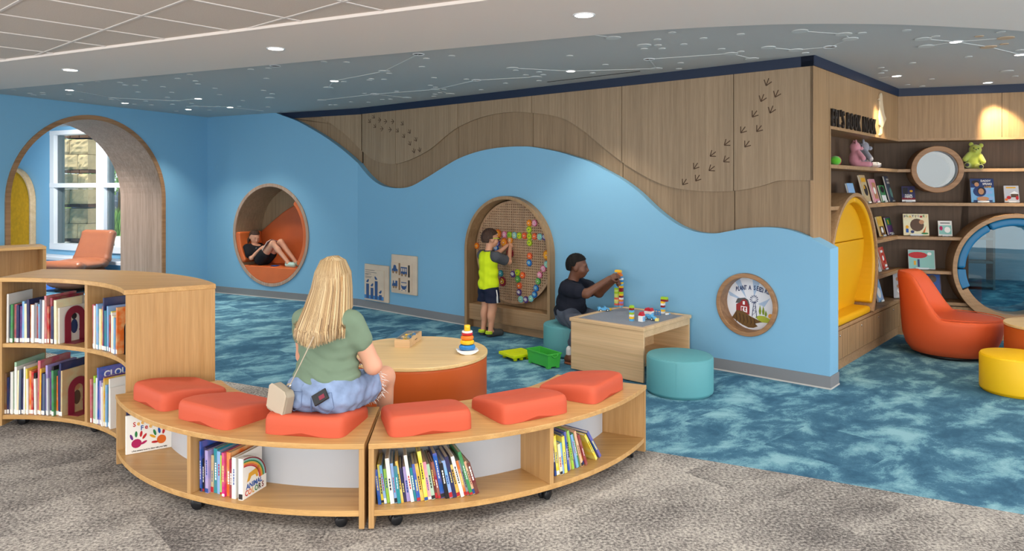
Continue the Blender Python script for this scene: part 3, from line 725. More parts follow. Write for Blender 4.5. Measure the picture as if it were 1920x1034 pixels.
# perforated disc: a real grid of square holes
DR, DY = 0.585, 0.055; pitch = 0.0285
def perforated(name, parent):
    vs, fs = [], []; nn = int(DR / pitch) + 1; hs = pitch * 0.235; xs = []
    for i in range(-nn, nn + 1): xs += [i * pitch - hs, i * pitch + hs]
    vid = {}
    def V(i, j):
        if (i, j) not in vid:
            x, z = xs[i], xs[j]; r = math.hypot(x, z); k = min(1.0, DR / r) if r > 0 else 1.0
            vid[(i, j)] = len(vs); vs.append((x * k, 0, z * k))
        return vid[(i, j)]
    m = len(xs)
    for i in range(m - 1):
        for j in range(m - 1):
            cx, cz = (xs[i] + xs[i + 1]) / 2, (xs[j] + xs[j + 1]) / 2
            if i % 2 == 0 and j % 2 == 0 and math.hypot(cx, cz) < DR - 0.03: continue
            q = [(i, j), (i + 1, j), (i + 1, j + 1), (i, j + 1)]
            if min(math.hypot(xs[a], xs[b]) for a, b in q) >= DR: continue
            fs.append(tuple(V(*p) for p in q))
    mb = MB(); mb.add(vs, fs); me = mb.mesh(name); o = obj(name, me, 'gear_board', parent, loc=(0, DY, GZ))
    s = o.modifiers.new('thick', 'SOLIDIFY'); s.thickness = 0.012; s.offset = -1
    return o
wood('gear_board', rgb(158, 126, 98), rgb(182, 149, 118), 'Z', 1.0, 0.5)
perforated('perforated_disc', ga)
MB().lathe([(DR, 0), (DR, 0.022), (0.0001, 0.022)], 72, (0, DY + 0.014, GZ), Matrix.Rotation(-R90, 3, 'X'), smooth=False).build('disc_backing', 'nook_back', ga)
mat('dark_hole', rgb(46, 34, 26), 0.9)
# gears
GC = {'orange': (232, 118, 34), 'amber': (238, 150, 26), 'coral': (224, 96, 62), 'pink': (226, 128, 164), 'lime': (170, 206, 40), 'aqua': (140, 206, 214), 'purple': (88, 62, 132), 'blue': (28, 112, 194), 'green': (74, 160, 96), 'maroon': (150, 34, 52), 'yellow': (240, 206, 48), 'white': (236, 236, 230), 'teal': (40, 130, 140)}
for k, v in GC.items(): mat('gear_' + k, rgb(*v), 0.4, 0.4)
def gear_mesh(r, teeth):
    pts = []
    for i in range(teeth):
        for da, rr in ((-0.34, 0.70), (-0.10, 1.0), (0.10, 1.0), (0.34, 0.70)):
            a = 2 * math.pi * (i + da) / teeth; pts.append((r * rr * math.cos(a), r * rr * math.sin(a)))
    return MB().prism(pts, -0.016, 0.0).mesh('gear')
def spiral(r, turns=1.5, w=0.006):
    mb = MB(); pts = [(0.25 * r + 0.42 * r * t) for t in (0,)]
    n = 26; P = []
    for i in range(n):
        t = i / (n - 1); a = 2 * math.pi * turns * t; q = r * (0.12 + 0.46 * t); P.append(Vector((q * math.cos(a), -0.0185, q * math.sin(a))))
    for a, b in zip(P[:-1], P[1:]):
        d = b - a; mb.box((a + b) / 2, (d.length * 1.15, 0.004, w), mat=Matrix.Rotation(-math.atan2(d.z, d.x), 3, 'Y'))
    return mb.mesh('spiral')
def petals(r, n=12):
    mb = MB()
    for i in range(n):
        a = 2 * math.pi * i / n; ca, sa = math.cos(a), math.sin(a)
        mb.prism([(0.2 * r * ca - 0.02 * r * sa, 0.2 * r * sa + 0.02 * r * ca), (0.66 * r * ca + 0.05 * r * sa, 0.66 * r * sa - 0.05 * r * ca), (0.66 * r * ca - 0.05 * r * sa, 0.66 * r * sa + 0.05 * r * ca)], -0.0185, -0.0155)
    return mb.mesh('petals')
GMS, GML = gear_mesh(0.0385, 11), gear_mesh(0.0545, 16)
SPS, SPL, PES, PEL = spiral(0.0385, 1.5, 0.005), spiral(0.0545, 1.3, 0.008), petals(0.0385, 10), petals(0.0545, 14)
HUB = MB().lathe([(0.006, 0.0), (0.006, 0.010), (0.0001, 0.011)], 12, R=Matrix.Rotation(R90, 3, 'X')).mesh('hub')
def gear(x, y, col, label, big=False, inner=None, style='petal', px=None):
    fr = shift(FR1, 0, DY - 0.001)
    lx, lz = on_plane(930 + x / 5.443, 390 + y / 5.443, fr)
    t = thing('toy_gear', label, 'gear', wpt(fr, lx, -0.001, lz), A1, 'toy gears on the perforated disc')
    o = obj('toothed_disc', (GML if big else GMS).copy(), 'gear_' + col, t); o.rotation_euler[1] = (x * 0.37 + y * 0.11) % 0.5
    me = ((SPL if big else SPS) if style == 'spiral' else (PEL if big else PES)).copy()
    obj('printed_swirl' if style == 'spiral' else 'printed_petals', me, 'gear_' + (inner or 'white'), t)
    obj('hub', HUB.copy(), 'gear_white' if col != 'lime' else 'gear_green', t, loc=(0, -0.015, 0))
gear(345, 155, 'amber', 'amber gear at the top of the short upright run', inner='orange'); gear(400, 155, 'pink', 'pink gear at the top right beside the amber one', inner='white')
gear(345, 222, 'lime', 'lime gear just below the topmost amber gear', inner='yellow')
row = 'in the straight row of gears'
gear(25, 268, 'orange', 'large orange gear beside the hair at the left end of the row', True, 'yellow'); gear(93, 272, 'pink', f'pink gear left of the lime one {row}', inner='white')
gear(143, 277, 'lime', f'lime gear between the pink and pale blue ones {row}', inner='green'); gear(194, 280, 'aqua', f'pale blue gear {row}, between two lime gears', inner='yellow')
gear(244, 284, 'lime', f'lime gear left of the coral one {row}', inner='yellow'); gear(296, 285, 'coral', f'coral gear left of the crossing {row}', inner='orange')
gear(347, 290, 'lime', 'lime gear at the crossing of the row and the upright run', inner='yellow'); gear(400, 292, 'coral', f'coral gear right of the crossing {row}', inner='amber')
gear(453, 295, 'aqua', 'pale blue gear next to the last purple gear of the row', inner='lime'); gear(503, 298, 'purple', 'purple gear at the right end of the straight row', inner='white', style='spiral')
gear(348, 356, 'lime', 'lime gear hanging below the crossing', inner='yellow')
gear(88, 355, 'orange', 'large orange gear right under the pink one by the hands', True, 'yellow'); gear(150, 330, 'amber', 'amber gear held between the fingers of the person in lime', inner='white')
gear(22, 362, 'purple', 'purple gear in front of the face of the person in lime', inner='white'); gear(8, 412, 'blue', 'blue gear in front of the chin of the person in lime', inner='white', style='spiral')
gear(148, 462, 'maroon', 'large maroon gear behind the raised arm', True, 'yellow', 'spiral')
gear(350, 492, 'coral', 'coral gear on top of the lone pair', inner='amber'); gear(345, 562, 'blue', 'blue gear under the coral one in the lone pair', inner='aqua', style='spiral')
gear(525, 482, 'amber', 'large amber gear at the right rim of the disc', True, 'yellow'); gear(524, 576, 'aqua', 'pale blue gear below the large amber gear at the rim', inner='lime')
gear(490, 620, 'pink', 'upper pink gear of the chain curving down from the rim', inner='white'); gear(453, 684, 'pink', 'lower pink gear of the chain curving down from the rim', inner='white')
gear(436, 750, 'green', 'green gear in the curving chain below the pink ones', inner='lime'); gear(415, 820, 'blue', 'upper blue gear of the curving chain', inner='aqua', style='spiral')
gear(400, 885, 'blue', 'lower blue gear of the curving chain', inner='aqua', style='spiral'); gear(363, 926, 'aqua', 'pale gear right of the lowest purple gear', inner='lime')
gear(311, 938, 'purple', 'purple gear at the very bottom of the chain', inner='white', style='spiral'); gear(259, 934, 'aqua', 'pale gear left of the lowest purple gear', inner='lime')
gear(242, 862, 'purple', 'purple gear above the pale one at lower left of the chain', inner='white', style='spiral'); gear(244, 796, 'coral', 'coral gear between the green and purple ones', inner='amber')
gear(228, 728, 'green', 'green gear in the middle of the small cluster', inner='lime'); gear(226, 662, 'lime', 'lime gear at the top of the small cluster', inner='yellow')
gear(178, 676, 'purple', 'purple gear at the left of the small cluster', inner='white', style='spiral'); gear(277, 688, 'coral', 'coral gear at the right of the small cluster', inner='amber')
gear(70, 752, 'maroon', 'large maroon gear beside the yellow shirt', True, 'yellow', 'spiral'); gear(55, 668, 'teal', 'teal gear half hidden by the yellow shirt', inner='aqua')
gear(-190, 388, 'orange', 'orange gear behind the neck of the person in lime', inner='yellow')

# ------------------------------------------------------------------ play boards on the wall
mat('board_birch', rgb(214, 194, 172), 0.5, 0.3, var=0.06, vscale=6); mat('board_edge', rgb(150, 118, 88), 0.6); mat('print_blue', rgb(52, 84, 132), 0.6); mat('print_sea', rgb(74, 132, 190), 0.6); mat('print_grey', rgb(96, 98, 104), 0.7)
x0, z0 = on_plane(686.3, 561.5, FR1); x1, z1 = on_plane(731, 497, FR1)
bx, bw, bz, bh = x0, x1 - x0, z0, 0.49
bd = wall_thing('chart_board', 'wooden wall board with birds on four blue posts', 'wall board', FR1, bx, 0, bz)
MB().bb(0, bw, -0.028, -0.001, 0, bh).build('backboard', 'board_birch', bd, bevel=0.006)
pf = MB().bb(0.012, bw * 0.84, -0.036, -0.028, 0.02, bh * 0.86).build('raised_panel', 'board_birch', bd, bevel=0.003)
BP = lambda px, py: ((px - 245) / 420 * bw, bh * (1 - (py - 225) / 640))      # zoom pixels -> board units
def bp_rect(x0, y0, x1, y1, y): a, b = BP(x0, y0), BP(x1, y1); return MB().bb(a[0], b[0], y, y + 0.0012, b[1], a[1])
MB().bb(0.016, bw * 0.83, -0.0385, -0.0372, 0.025, 0.075).build('printed_sea', 'print_sea', pf)
def bird_poly(cx, cz, s, f=1):
    return [(cx + f * s * x, cz + s * z) for x, z in ((-0.5, -0.1), (-0.25, 0.05), (-0.05, 0.28), (0.22, 0.42), (0.34, 0.5), (0.46, 0.36), (0.62, 0.30), (0.46, 0.22), (0.40, -0.06), (0.16, -0.26), (-0.16, -0.24))]
for px, top, f in ((315, 570, 1), (393, 635, 1), (468, 510, -1), (540, 740, 1)):
    a = BP(px, top); MB().bb(a[0] - 0.026, a[0] + 0.026, -0.042, -0.0362, 0.03, a[1]).build('post', 'print_blue', pf)
    MB().prism(bird_poly(a[0] - 0.005, a[1] + 0.034, 0.062, f), -0.0385, -0.0372).build('bird', 'print_blue', pf)
for k, (w, yy) in enumerate(((0.2, 330), (0.24, 365), (0.13, 395), (0.07, 410), (0.14, 440), (0.12, 462))):
    a = BP(272, yy); MB().bb(a[0], a[0] + w, -0.038, -0.0370, a[1] - 0.003, a[1] + 0.003).build('printed_line', 'print_grey', pf)
x0, z0 = on_plane(736.6, 548, FR1); x1, z1 = on_plane(784, 481, FR1)
bw, bz, bh = x1 - x0, z0, 0.50
bd = wall_thing('vehicle_board', 'wooden wall board with four sliding vehicle tiles', 'wall board', FR1, x0, 0, bz)
MB().bb(0, bw, -0.028, -0.001, 0, bh).build('backboard', 'board_birch', bd, bevel=0.006)
BP = lambda px, py: ((px - 720) / 450 * bw, bh * (1 - (py - 75) / 665))
pf = MB().bb(0.006, BP(1095, 0)[0], -0.036, -0.028, BP(0, 745)[1] + 0.03, BP(0, 205)[1]).build('raised_panel', 'board_birch', bd, bevel=0.003)
def vehicle(kind, cx, cz, s):
    mb = MB(); y0, y1 = -0.0525, -0.0512; P = lambda *p: mb.prism([(cx + x * s, cz + z * s) for x, z in p], y0, y1)
    R = lambda x, z, w, h: P((x - w, z - h), (x + w, z - h), (x + w, z + h), (x - w, z + h))
    C = lambda x, z, r, y=0.0: mb.prism([(cx + s * (x + r * math.cos(i * math.pi / 6)), cz + s * (z + r * math.sin(i * math.pi / 6))) for i in range(12)], y0 - y, y1)
    if kind == 'car': P((-.5, -.25), (.5, -.25), (.5, .02), (.3, .1), (.2, .42), (.08, .5), (-.12, .5), (-.22, .42), (-.3, .1), (-.5, .02)); w = ((-.28, -.32, .17), (.28, -.32, .17))
    elif kind == 'bus': R(0, .38, .5, .06); R(-.46, .12, .04, .26); R(-.16, .12, .05, .26); R(.16, .12, .05, .26); R(.46, .12, .04, .26); R(0, -.16, .5, .14); w = ((-.28, -.36, .16), (.28, -.36, .16))
    elif kind == 'train': P((-.5, -.25), (.45, -.25), (.45, .1), (.45, .4), (.1, .4), (.1, .12), (-.15, .12), (-.15, .38), (-.33, .38), (-.33, .12), (-.42, .05)); w = ((-.2, -.34, .15), (.22, -.34, .15))
    else: P((-.45, .14), (-.36, -.18), (-.15, -.34), (.15, -.34), (.36, -.18), (.45, .14), (.2, .02), (-.2, .02)); R(0, .38, .42, .045); R(-.3, -.42, .05, .06); R(.3, -.42, .05, .06); w = ()
    a = mb.mesh('v'); mb2 = MB()
    for x, z, r in w: mb2.prism([(cx + s * (x + r * math.cos(i * math.pi / 6)), cz + s * (z + r * math.sin(i * math.pi / 6))) for i in range(12)], -0.0535, -0.0512)
    return a, (mb2 if w else None)
for kind, (ax, ay, bx_, by_) in (('car', (752, 215, 872, 420)), ('bus', (908, 235, 1040, 440)), ('train', (752, 470, 872, 675)), ('helicopter', (908, 490, 1040, 695))):
    a, b = BP(ax, by_), BP(bx_, ay)
    tl = MB().bb(a[0], b[0], -0.051, -0.036, a[1], b[1]).build('sliding_tile', 'board_birch', bd, bevel=0.002)
    m1, m2 = vehicle(kind, (a[0] + b[0]) / 2, (a[1] + b[1]) / 2 - 0.006, (b[0] - a[0]) * 0.86)
    obj('printed_' + kind, m1, 'print_blue', tl)
    if m2: m2.build('printed_wheels', 'board_edge', tl)
    MB().bb(b[0] + 0.003, b[0] + 0.022, -0.044, -0.036, a[1], b[1]).build('tile_slot', 'board_edge' if kind in ('car', 'train') else 'lamp_off', bd)

# ------------------------------------------------------------------ round picture recess
pc = wall_thing('picture_porthole', 'round wood-framed recess with a farm mural low on the blue wall', 'porthole', FR1, PX, 0, PZ)
MB().ring((0, 0), PR - 0.006, PR + 0.034, -0.03, 0.13, n=64).build('frame_ring', 'trim_wood', pc, bevel=0.008, seg=3)
for nme, c in (('mural_sky', (226, 230, 240)), ('mural_ray', (168, 192, 222)), ('mural_navy', (36, 56, 104)), ('mural_red', (150, 44, 46)), ('mural_roof', (84, 84, 88)), ('mural_green', (172, 184, 60)), ('mural_tree', (128, 152, 40)), ('mural_field', (104, 76, 36)), ('mural_field2', (76, 52, 26)), ('mural_white', (242, 242, 246)), ('mural_orange', (232, 160, 60))): mat(nme, rgb(*c), 0.6)
YM = 0.118
MB().prism([((PR - 0.004) * math.cos(2 * math.pi * i / 64), (PR - 0.004) * math.sin(2 * math.pi * i / 64)) for i in range(64)], YM, YM + 0.01).build('mural_panel', 'mural_sky', pc)
def mp(x, y): return on_mural(x, y)
_mf = shift(FR1, 0, YM)
def on_mural(x, y):
    lx, lz = on_plane(1340 + x / 7.386, 500 + y / 7.386, _mf); return (lx - PX, lz - PZ)
def mpoly(name, m, pts, lvl=1):
    MB().prism([on_mural(*p) for p in pts], YM - 0.0012 * lvl, YM - 0.0012 * lvl + 0.001).build(name, m, pc)
for pts in (((185, 330), (420, 480), (210, 400)), ((280, 205), (440, 440), (350, 165)), ((525, 170), (545, 420), (640, 190)), ((720, 470), (600, 520), (690, 560), (770, 440))): mpoly('painted_ray', 'mural_ray', pts)
mpoly('painted_hill', 'mural_green', [(560, 700), (620, 680), (690, 690), (780, 740), (745, 785), (640, 775)], 1)
mpoly('painted_barn', 'mural_red', [(300, 520), (340, 500), (380, 455), (430, 450), (465, 490), (485, 560), (482, 670), (300, 620)], 2)
mpoly('barn_roof', 'mural_roof', [(290, 500), (320, 440), (420, 432), (465, 465), (487, 540), (475, 540), (450, 478), (420, 455), (385, 460), (345, 505)], 3)
mpoly('barn_door', 'mural_white', [(365, 545), (450, 560), (452, 640), (365, 610)], 3); mpoly('barn_hatch', 'mural_white', [(392, 480), (420, 482), (420, 530), (392, 525)], 3)
for k in range(2): mpoly('door_leaf', 'mural_red', [(372 + 40 * k, 558 + 6 * k), (402 + 40 * k, 562 + 6 * k), (388 + 40 * k, 600), (402 + 40 * k, 622), (374 + 40 * k, 612)], 4)
fld = [(245, 700), (310, 600), (400, 620), (500, 690), (660, 772), (560, 790), (600, 830), (540, 850), (470, 845), (380, 800)]
mpoly('painted_field', 'mural_field', fld, 5)
for k in range(6):
    x = 290 + 50 * k; mpoly('furrow', 'mural_field2', [(x, 625 + 18 * k), (x + 14, 630 + 18 * k), (x + 30, 720 + 14 * k), (x + 5, 780 + 9 * k), (x + 14, 720 + 14 * k)], 6)
for k, (x, y, h) in enumerate(((630, 535, 140), (675, 550, 130), (710, 610, 90))): mpoly('painted_tree', 'mural_tree', [(x, y), (x + 18, y + h * 0.6), (x + 8, y + h * 0.93), (x - 8, y + h * 0.93), (x - 18, y + h * 0.6)], 3)
for i in range(12):
    a = 2 * math.pi * i / 12; mpoly('mill_blade', 'mural_navy', [(548 + 22 * math.cos(a), 455 + 22 * math.sin(a)), (548 + 58 * math.cos(a - 0.13), 455 + 58 * math.sin(a - 0.13)), (548 + 58 * math.cos(a + 0.13), 455 + 58 * math.sin(a + 0.13))], 4)
for p in (((540, 490), (546, 490), (525, 690), (518, 690)), ((556, 490), (562, 490), (590, 710), (582, 710)), ((535, 550), (572, 552), (572, 557), (535, 555)), ((528, 610), (580, 614), (580, 619), (528, 615)), ((530, 610), (575, 555), (578, 558), (533, 614)), ((522, 670), (582, 618), (585, 621), (525, 674))): mpoly('mill_tower', 'mural_navy', p, 4)
mpoly('painted_sun', 'mural_orange', [(775 + 32 * math.cos(i * 0.52), 690 + 32 * math.sin(i * 0.52)) for i in range(12)], 4)
lw = 0.0
for ch, (x, y), rot in (('P', (306, 318), -2), ('L', (336, 312), 0), ('A', (366, 306), 2), ('N', (400, 302), 2), ('A', (490, 300), 0), ('S', (555, 304), -3), ('E', (592, 312), -8), ('E', (622, 322), -10), ('D', (650, 333), -12), ('.', (668, 342), 0), ('R', (705, 348), -16), ('E', (738, 362), -18), ('T', (427, 298), 2)):
    if ch == 'T': x += 4
    q = on_mural(x, y + 22); o = obj('letter', text_mesh(ch, 0.056, 0.0006, 0.62, bold=0.0016), 'mural_navy', pc, loc=(q[0], YM - 0.003, q[1])); o.rotation_euler[1] = -math.radians(rot)
# ------------------------------------------------------------------ book nook: corner bookcase, sign, pods
ZH = 2.165; DB = 0.30; ZB = 0.385
SHZ = [1.85, 1.477, 1.10, 0.724]
KC = wpt(FN1, VIN, 0, 0)
bc = thing('corner_bookcase', 'built-in wood corner bookcase of the book nook', 'bookcase', KC)
def W1_(v, y): p = wpt(FN1, v, y, 0) - KC; return (p.x, p.y)
def W2_(x, y): p = wpt(FN2, x, y, 0) - KC; return (p.x, p.y)
def cross_corner(y):
    a = Vector(W1_(VIN, y)); da = Vector((math.cos(FN1[1]), math.sin(FN1[1]))); b = Vector(W2_(0, y)); db = Vector((math.cos(FN2[1]), math.sin(FN2[1])))
    den = da.x * db.y - da.y * db.x; t = ((b.x - a.x) * db.y - (b.y - a.y) * db.x) / den
    return (a.x + da.x * t, a.y + da.y * t)
def run(v0, x1, y0, y1, z0, z1, mb=None):
    mb = mb or MB(); return mb.slab([W1_(v0, y0), cross_corner(y0), W2_(x1, y0), W2_(x1, y1), cross_corner(y1), W1_(v0, y1)], z0, z1)
V0, XE = 0.46, 3.2
for a, b in ((0.06, 0.455), (0.459, 1.72), (1.724, VIN)):                        # header boards on the sign wall
    z0 = 0.0 if a < 0.1 else ZH
    MB().slab([W1_(a, 0), W1_(b, 0), W1_(b, 0.03), W1_(a, 0.03)], z0 if a > 0.1 else ZB, ZN).build('header_panel' if a > 0.1 else 'end_stile', 'nook_wood', bc, bevel=0.0015)
hx = [0.0] + [on_plane(x, 300, FN2)[0] for x in (1879,)] + [XE]
for a, b in zip(hx[:-1], hx[1:]):
    MB().slab([W2_(a, 0), W2_(b - 0.004, 0), W2_(b - 0.004, 0.03), W2_(a, 0.03)], ZH + 0.02, ZN).build('header_panel', 'nook_wood', bc, bevel=0.0015)
run(V0, XE, -0.006, DB, ZH - 0.004, ZH + 0.022).build('soffit_board', 'nook_wood_x', bc)
MB().slab([W1_(V0 - 0.005, -0.004), W1_(V0 + 0.03, -0.004), W1_(V0 + 0.03, DB), W1_(V0 - 0.005, DB)], ZB, ZH).build('end_frame', 'nook_wood', bc)
YV, YZ, YR = 1.155, 0.85, 0.745           # yellow pod on the sign wall
p_l = on_plane(1707.5, 317, FN2)[0]; p_r = on_plane(1807, 317, FN2)[0]; OX, OZ, ORR = (p_l + p_r) / 2, 1.845, (p_r - p_l) / 2
t_l = on_plane(1784, 500, FN2)[0]; TRR = 0.60; TX, TZ = t_l + TRR, 0.765
MB().slab([W1_(V0, DB), cross_corner(DB), cross_corner(DB + 0.02), W1_(V0, DB + 0.02)], 0.0, ZH).build('back_board', 'nook_back', bc)
_cx = -DB * math.tan((FN1[1] - FN2[1]) / 2); _mb = MB()
_xm = (OX + TX) / 2
_mb.prism([(_cx - 0.2, 0), (OX, 0)] + half_hole(OX, OZ, ORR - 0.01, -1, 24) + [(OX, ZH), (_cx - 0.2, ZH)], DB, DB + 0.02)
_mb.prism([(OX, OZ - ORR + 0.01)] + half_hole(OX, OZ, ORR - 0.01, 1, 24) + [(OX, ZH), (_xm, ZH), (_xm, 0), (OX, 0)], DB, DB + 0.02)
_mb.prism([(_xm, 0), (TX, 0)] + half_hole(TX, TZ, TRR - 0.01, -1, 32) + [(TX, ZH), (_xm, ZH)], DB, DB + 0.02)
_mb.prism([(TX, 0)] + half_hole(TX, TZ, TRR - 0.01, 1, 32) + [(TX, ZH), (XE, ZH), (XE, 0)], DB, DB + 0.02)
_o = _mb.build('back_board', 'nook_back', bc); _o.location = wpt(FN2, 0, 0, 0) - KC; _o.rotation_euler[2] = FN2[1]
def half_at(z, cz, r): return math.sqrt(max(0.0, r * r - (z - cz) ** 2))
for z in SHZ:
    z0 = z - 0.034
    def piece1(a, b): MB().slab([W1_(a, 0), W1_(b, 0), W1_(b, DB), W1_(a, DB)], z0, z).build('shelf', 'nook_wood_x', bc, bevel=0.0015)
    def piece2(a, b): MB().slab([W2_(a, 0), W2_(b, 0), W2_(b, DB), W2_(a, DB)], z0, z).build('shelf', 'nook_wood_x', bc, bevel=0.0015)
    hy = half_at(z, YZ, YR)
    v_start = V0 + 0.03
    if hy > 0:
        if YV - hy > v_start + 0.02: piece1(v_start, YV - hy)
        v_start = YV + hy
    hp = half_at(z - 0.017, OZ, ORR); ht = half_at(z, TZ, TRR)
    x_end = OX - hp if hp > 0 else (TX - ht if ht > 0 else XE)
    run(v_start, x_end, 0, DB, z0, z).build('shelf', 'nook_wood_x', bc, bevel=0.0015)
    if hp > 0: piece2(OX + hp, XE)
    elif ht > 0 and TX + ht < XE: piece2(TX + ht, XE)
run(0.06, TX - half_at(ZB, TZ, TRR) + 0.02, -0.004, DB, ZB - 0.03, ZB).build('base_top', 'nook_wood_x', bc, bevel=0.002)
run(0.06, TX - half_at(0.25, TZ, TRR), 0.006, DB, 0.085, ZB - 0.03).build('base_cabinet', 'nook_wood', bc)
run(0.06, XE, 0.0, 0.03, 0.0, 0.085).build('toe_kick', 'nook_wood_x', bc)
dv_ = [on_plane(x, 600, FN1)[0] for x in (1548, 1594.8, 1629.8, 1659.3, 1685)]
mat('steel', rgb(190, 190, 188), 0.25, metal=1.0)
for a, b in zip(dv_[:-1], dv_[1:]):
    dd = MB().slab([W1_(a + 0.005, -0.012), W1_(b - 0.005, -0.012), W1_(b - 0.005, 0.006), W1_(a + 0.005, 0.006)], 0.095, ZB - 0.036).build('door', 'nook_wood', bc, bevel=0.002)
    for k in range(1, 5):                     # routed grooves of the door boards
        q = a + (b - a) * k / 5; MB().slab([W1_(q - 0.002, -0.0125), W1_(q + 0.002, -0.0125), W1_(q + 0.002, -0.01), W1_(q - 0.002, -0.01)], 0.10, ZB - 0.04).build('groove', 'dark_hole', dd)
    p = W1_((a + b) / 2, -0.012); MB().lathe([(0.011, 0), (0.011, 0.004), (0.0001, 0.006)], 14, R=Matrix.Rotation(A1 + R90, 3, 'Z') @ Matrix.Rotation(R90, 3, 'X'), c=(p[0], p[1], ZB - 0.075)).build('lock', 'steel', dd)
for xa, xb in ((1710, 1764), (1766, 1830)):
    a, b = on_plane(xa, 600, FN2)[0], on_plane(xb, 600, FN2)[0]
    dd = MB().slab([W2_(a, -0.010), W2_(b, -0.010), W2_(b, 0.006), W2_(a, 0.006)], 0.10, ZB - 0.045).build('door', 'nook_wood', bc, bevel=0.002)
    MB().slab([W2_(a - 0.008, 0.003), W2_(b + 0.004, 0.003), W2_(b + 0.004, 0.006), W2_(a - 0.008, 0.006)], 0.092, ZB - 0.037).build('shadow_gap', 'dark_hole', dd)
# sign lettering
mat('sign_black', rgb(34, 30, 28), 0.5)
sg = wall_thing('nook_sign', 'black raised letters reading EPLS BOOK NOOK above the shelves', 'sign', FN1, 0, 0, ZH + 0.022)
cur = on_plane(1557, 230, FN1)[0]; end = on_plane(1641, 250, FN1)[0]
chars = "EPL'S BOOK NOOK"; LH = 0.150
ms = []; tot = 0
for ch in chars:
    if ch == ' ': ms.append((None, 0.10)); tot += 0.10; continue
    me = text_mesh(ch, LH / 0.70, 0.008, 1.0, 'LEFT', 0.003); xs = [v.co.x for v in me.vertices]; w = max(xs) - min(xs)
    me.transform(Matrix.Translation((-min(xs), 0, 0))); ms.append((me, w + 0.045)); tot += w + 0.045
kx = (end - cur) / tot
for me, w in ms:
    if me is not None:
        me.transform(Matrix.Diagonal((kx, 1, 1, 1))); obj('letter', me, 'sign_black', sg, loc=(cur, -0.012, 0.004))
    cur += w * kx
# bird emblem in pale metal
mat('emblem_pale', rgb(232, 214, 184), 0.35, metal=0.3)
em = wall_thing('bird_emblem', 'pale standing bird cut-out beside the nook lettering', 'emblem', FN1, on_plane(1649, 240, FN1)[0], 0, ZH + 0.024)
_s = 0.44
body = [(-0.10, 0.24), (-0.14, 0.40), (-0.13, 0.58), (-0.10, 0.72), (-0.12, 0.80), (-0.22, 0.83), (-0.13, 0.88), (-0.06, 0.98), (0.04, 1.0), (0.11, 0.94), (0.13, 0.82), (0.20, 0.66), (0.30, 0.52), (0.44, 0.42), (0.34, 0.34), (0.18, 0.22), (0.06, 0.18)]
MB().prism([(x * _s, z * _s) for x, z in smooth_curve(body + [body[0]], 3)[:-1]], -0.018, -0.001).build('bird_body', 'emblem_pale', em, bevel=0.003)
for x in (-0.02, 0.07): MB().prism([(x * _s, 0.2 * _s), ((x + 0.05) * _s, 0.2 * _s), ((x + 0.04) * _s, 0.04 * _s), ((x - 0.12) * _s, 0.0), ((x + 0.0) * _s, 0.05 * _s)], -0.016, -0.001).build('bird_leg', 'emblem_pale', em)
# yellow pod
yp = wall_thing('yellow_reading_pod', 'round reading pod lined with yellow cushions in the nook', 'nook', FN1, YV, 0, 0)
a0 = math.degrees(math.asin((ZB - YZ) / YR))
MB().ring((0, YZ), YR - 0.035, YR, -0.03, 0.5, a0, 180 - a0, 64).build('wood_tube', 'nook_wood_x', yp, bevel=0.004)
rY = YR - 0.037
MB().ring((0, YZ), rY - 0.055, rY, -0.012, 0.2, 90.6, 180 - a0 - 6, 24).build('side_cushion', 'yellow_vinyl', yp, bevel=0.02, seg=3)
MB().ring((0, YZ), rY - 0.055, rY, -0.012, 0.2, a0 + 6, 89.4, 24).build('side_cushion', 'yellow_vinyl', yp, bevel=0.02, seg=3)
zz = 1.13
MB().prism([(rY * math.cos(math.radians(a)), YZ + rY * math.sin(math.radians(a))) for a in np.linspace(math.degrees(math.asin((zz - YZ) / rY)), 180 - math.degrees(math.asin((zz - YZ) / rY)), 28)], 0.07, 0.15).build('back_cushion', 'yellow_vinyl', yp, bevel=0.015, seg=3)
lo_a, hi_a = math.asin((ZB + 0.02 - YZ) / rY), math.asin((zz - 0.004 - YZ) / rY)
_bk = MB().prism([(rY * math.cos(a), YZ + rY * math.sin(a)) for a in np.linspace(lo_a, hi_a, 14)] + [(-rY * math.cos(a), YZ + rY * math.sin(a)) for a in np.linspace(hi_a, lo_a, 14)], 0.065, 0.15)
_bk.v = [(x, y + 0.10 * (zz - z) / (zz - ZB), z) for x, y, z in _bk.v]           # the lower back reclines towards the seat
_bk.build('back_cushion', 'yellow_vinyl', yp, bevel=0.015, seg=3)
hw = rY * math.cos(lo_a) - 0.01
MB().bb(-hw, hw, -0.012, 0.20, ZB + 0.001, ZB + 0.075).build('seat_cushion', 'yellow_vinyl', yp, bevel=0.03, seg=4)
# small round window
pt = wall_thing('round_window', 'small round wood-framed window between the nook shelves', 'window', FN2, OX, 0, OZ)
MB().ring((0, 0), ORR - 0.055, ORR, -0.03, 0.34, n=56).build('frame_ring', 'trim_wood', pt, bevel=0.006)
MB().prism([((ORR - 0.056) * math.cos(i * math.pi / 24), (ORR - 0.056) * math.sin(i * math.pi / 24)) for i in range(48)], 0.05, 0.055).build('pane', 'clear_glass', pt)
MB().ring((0, 0), ORR - 0.0575, ORR - 0.0545, 0.0, 0.345, n=48).build('inner_lining', 'white_laminate', pt)
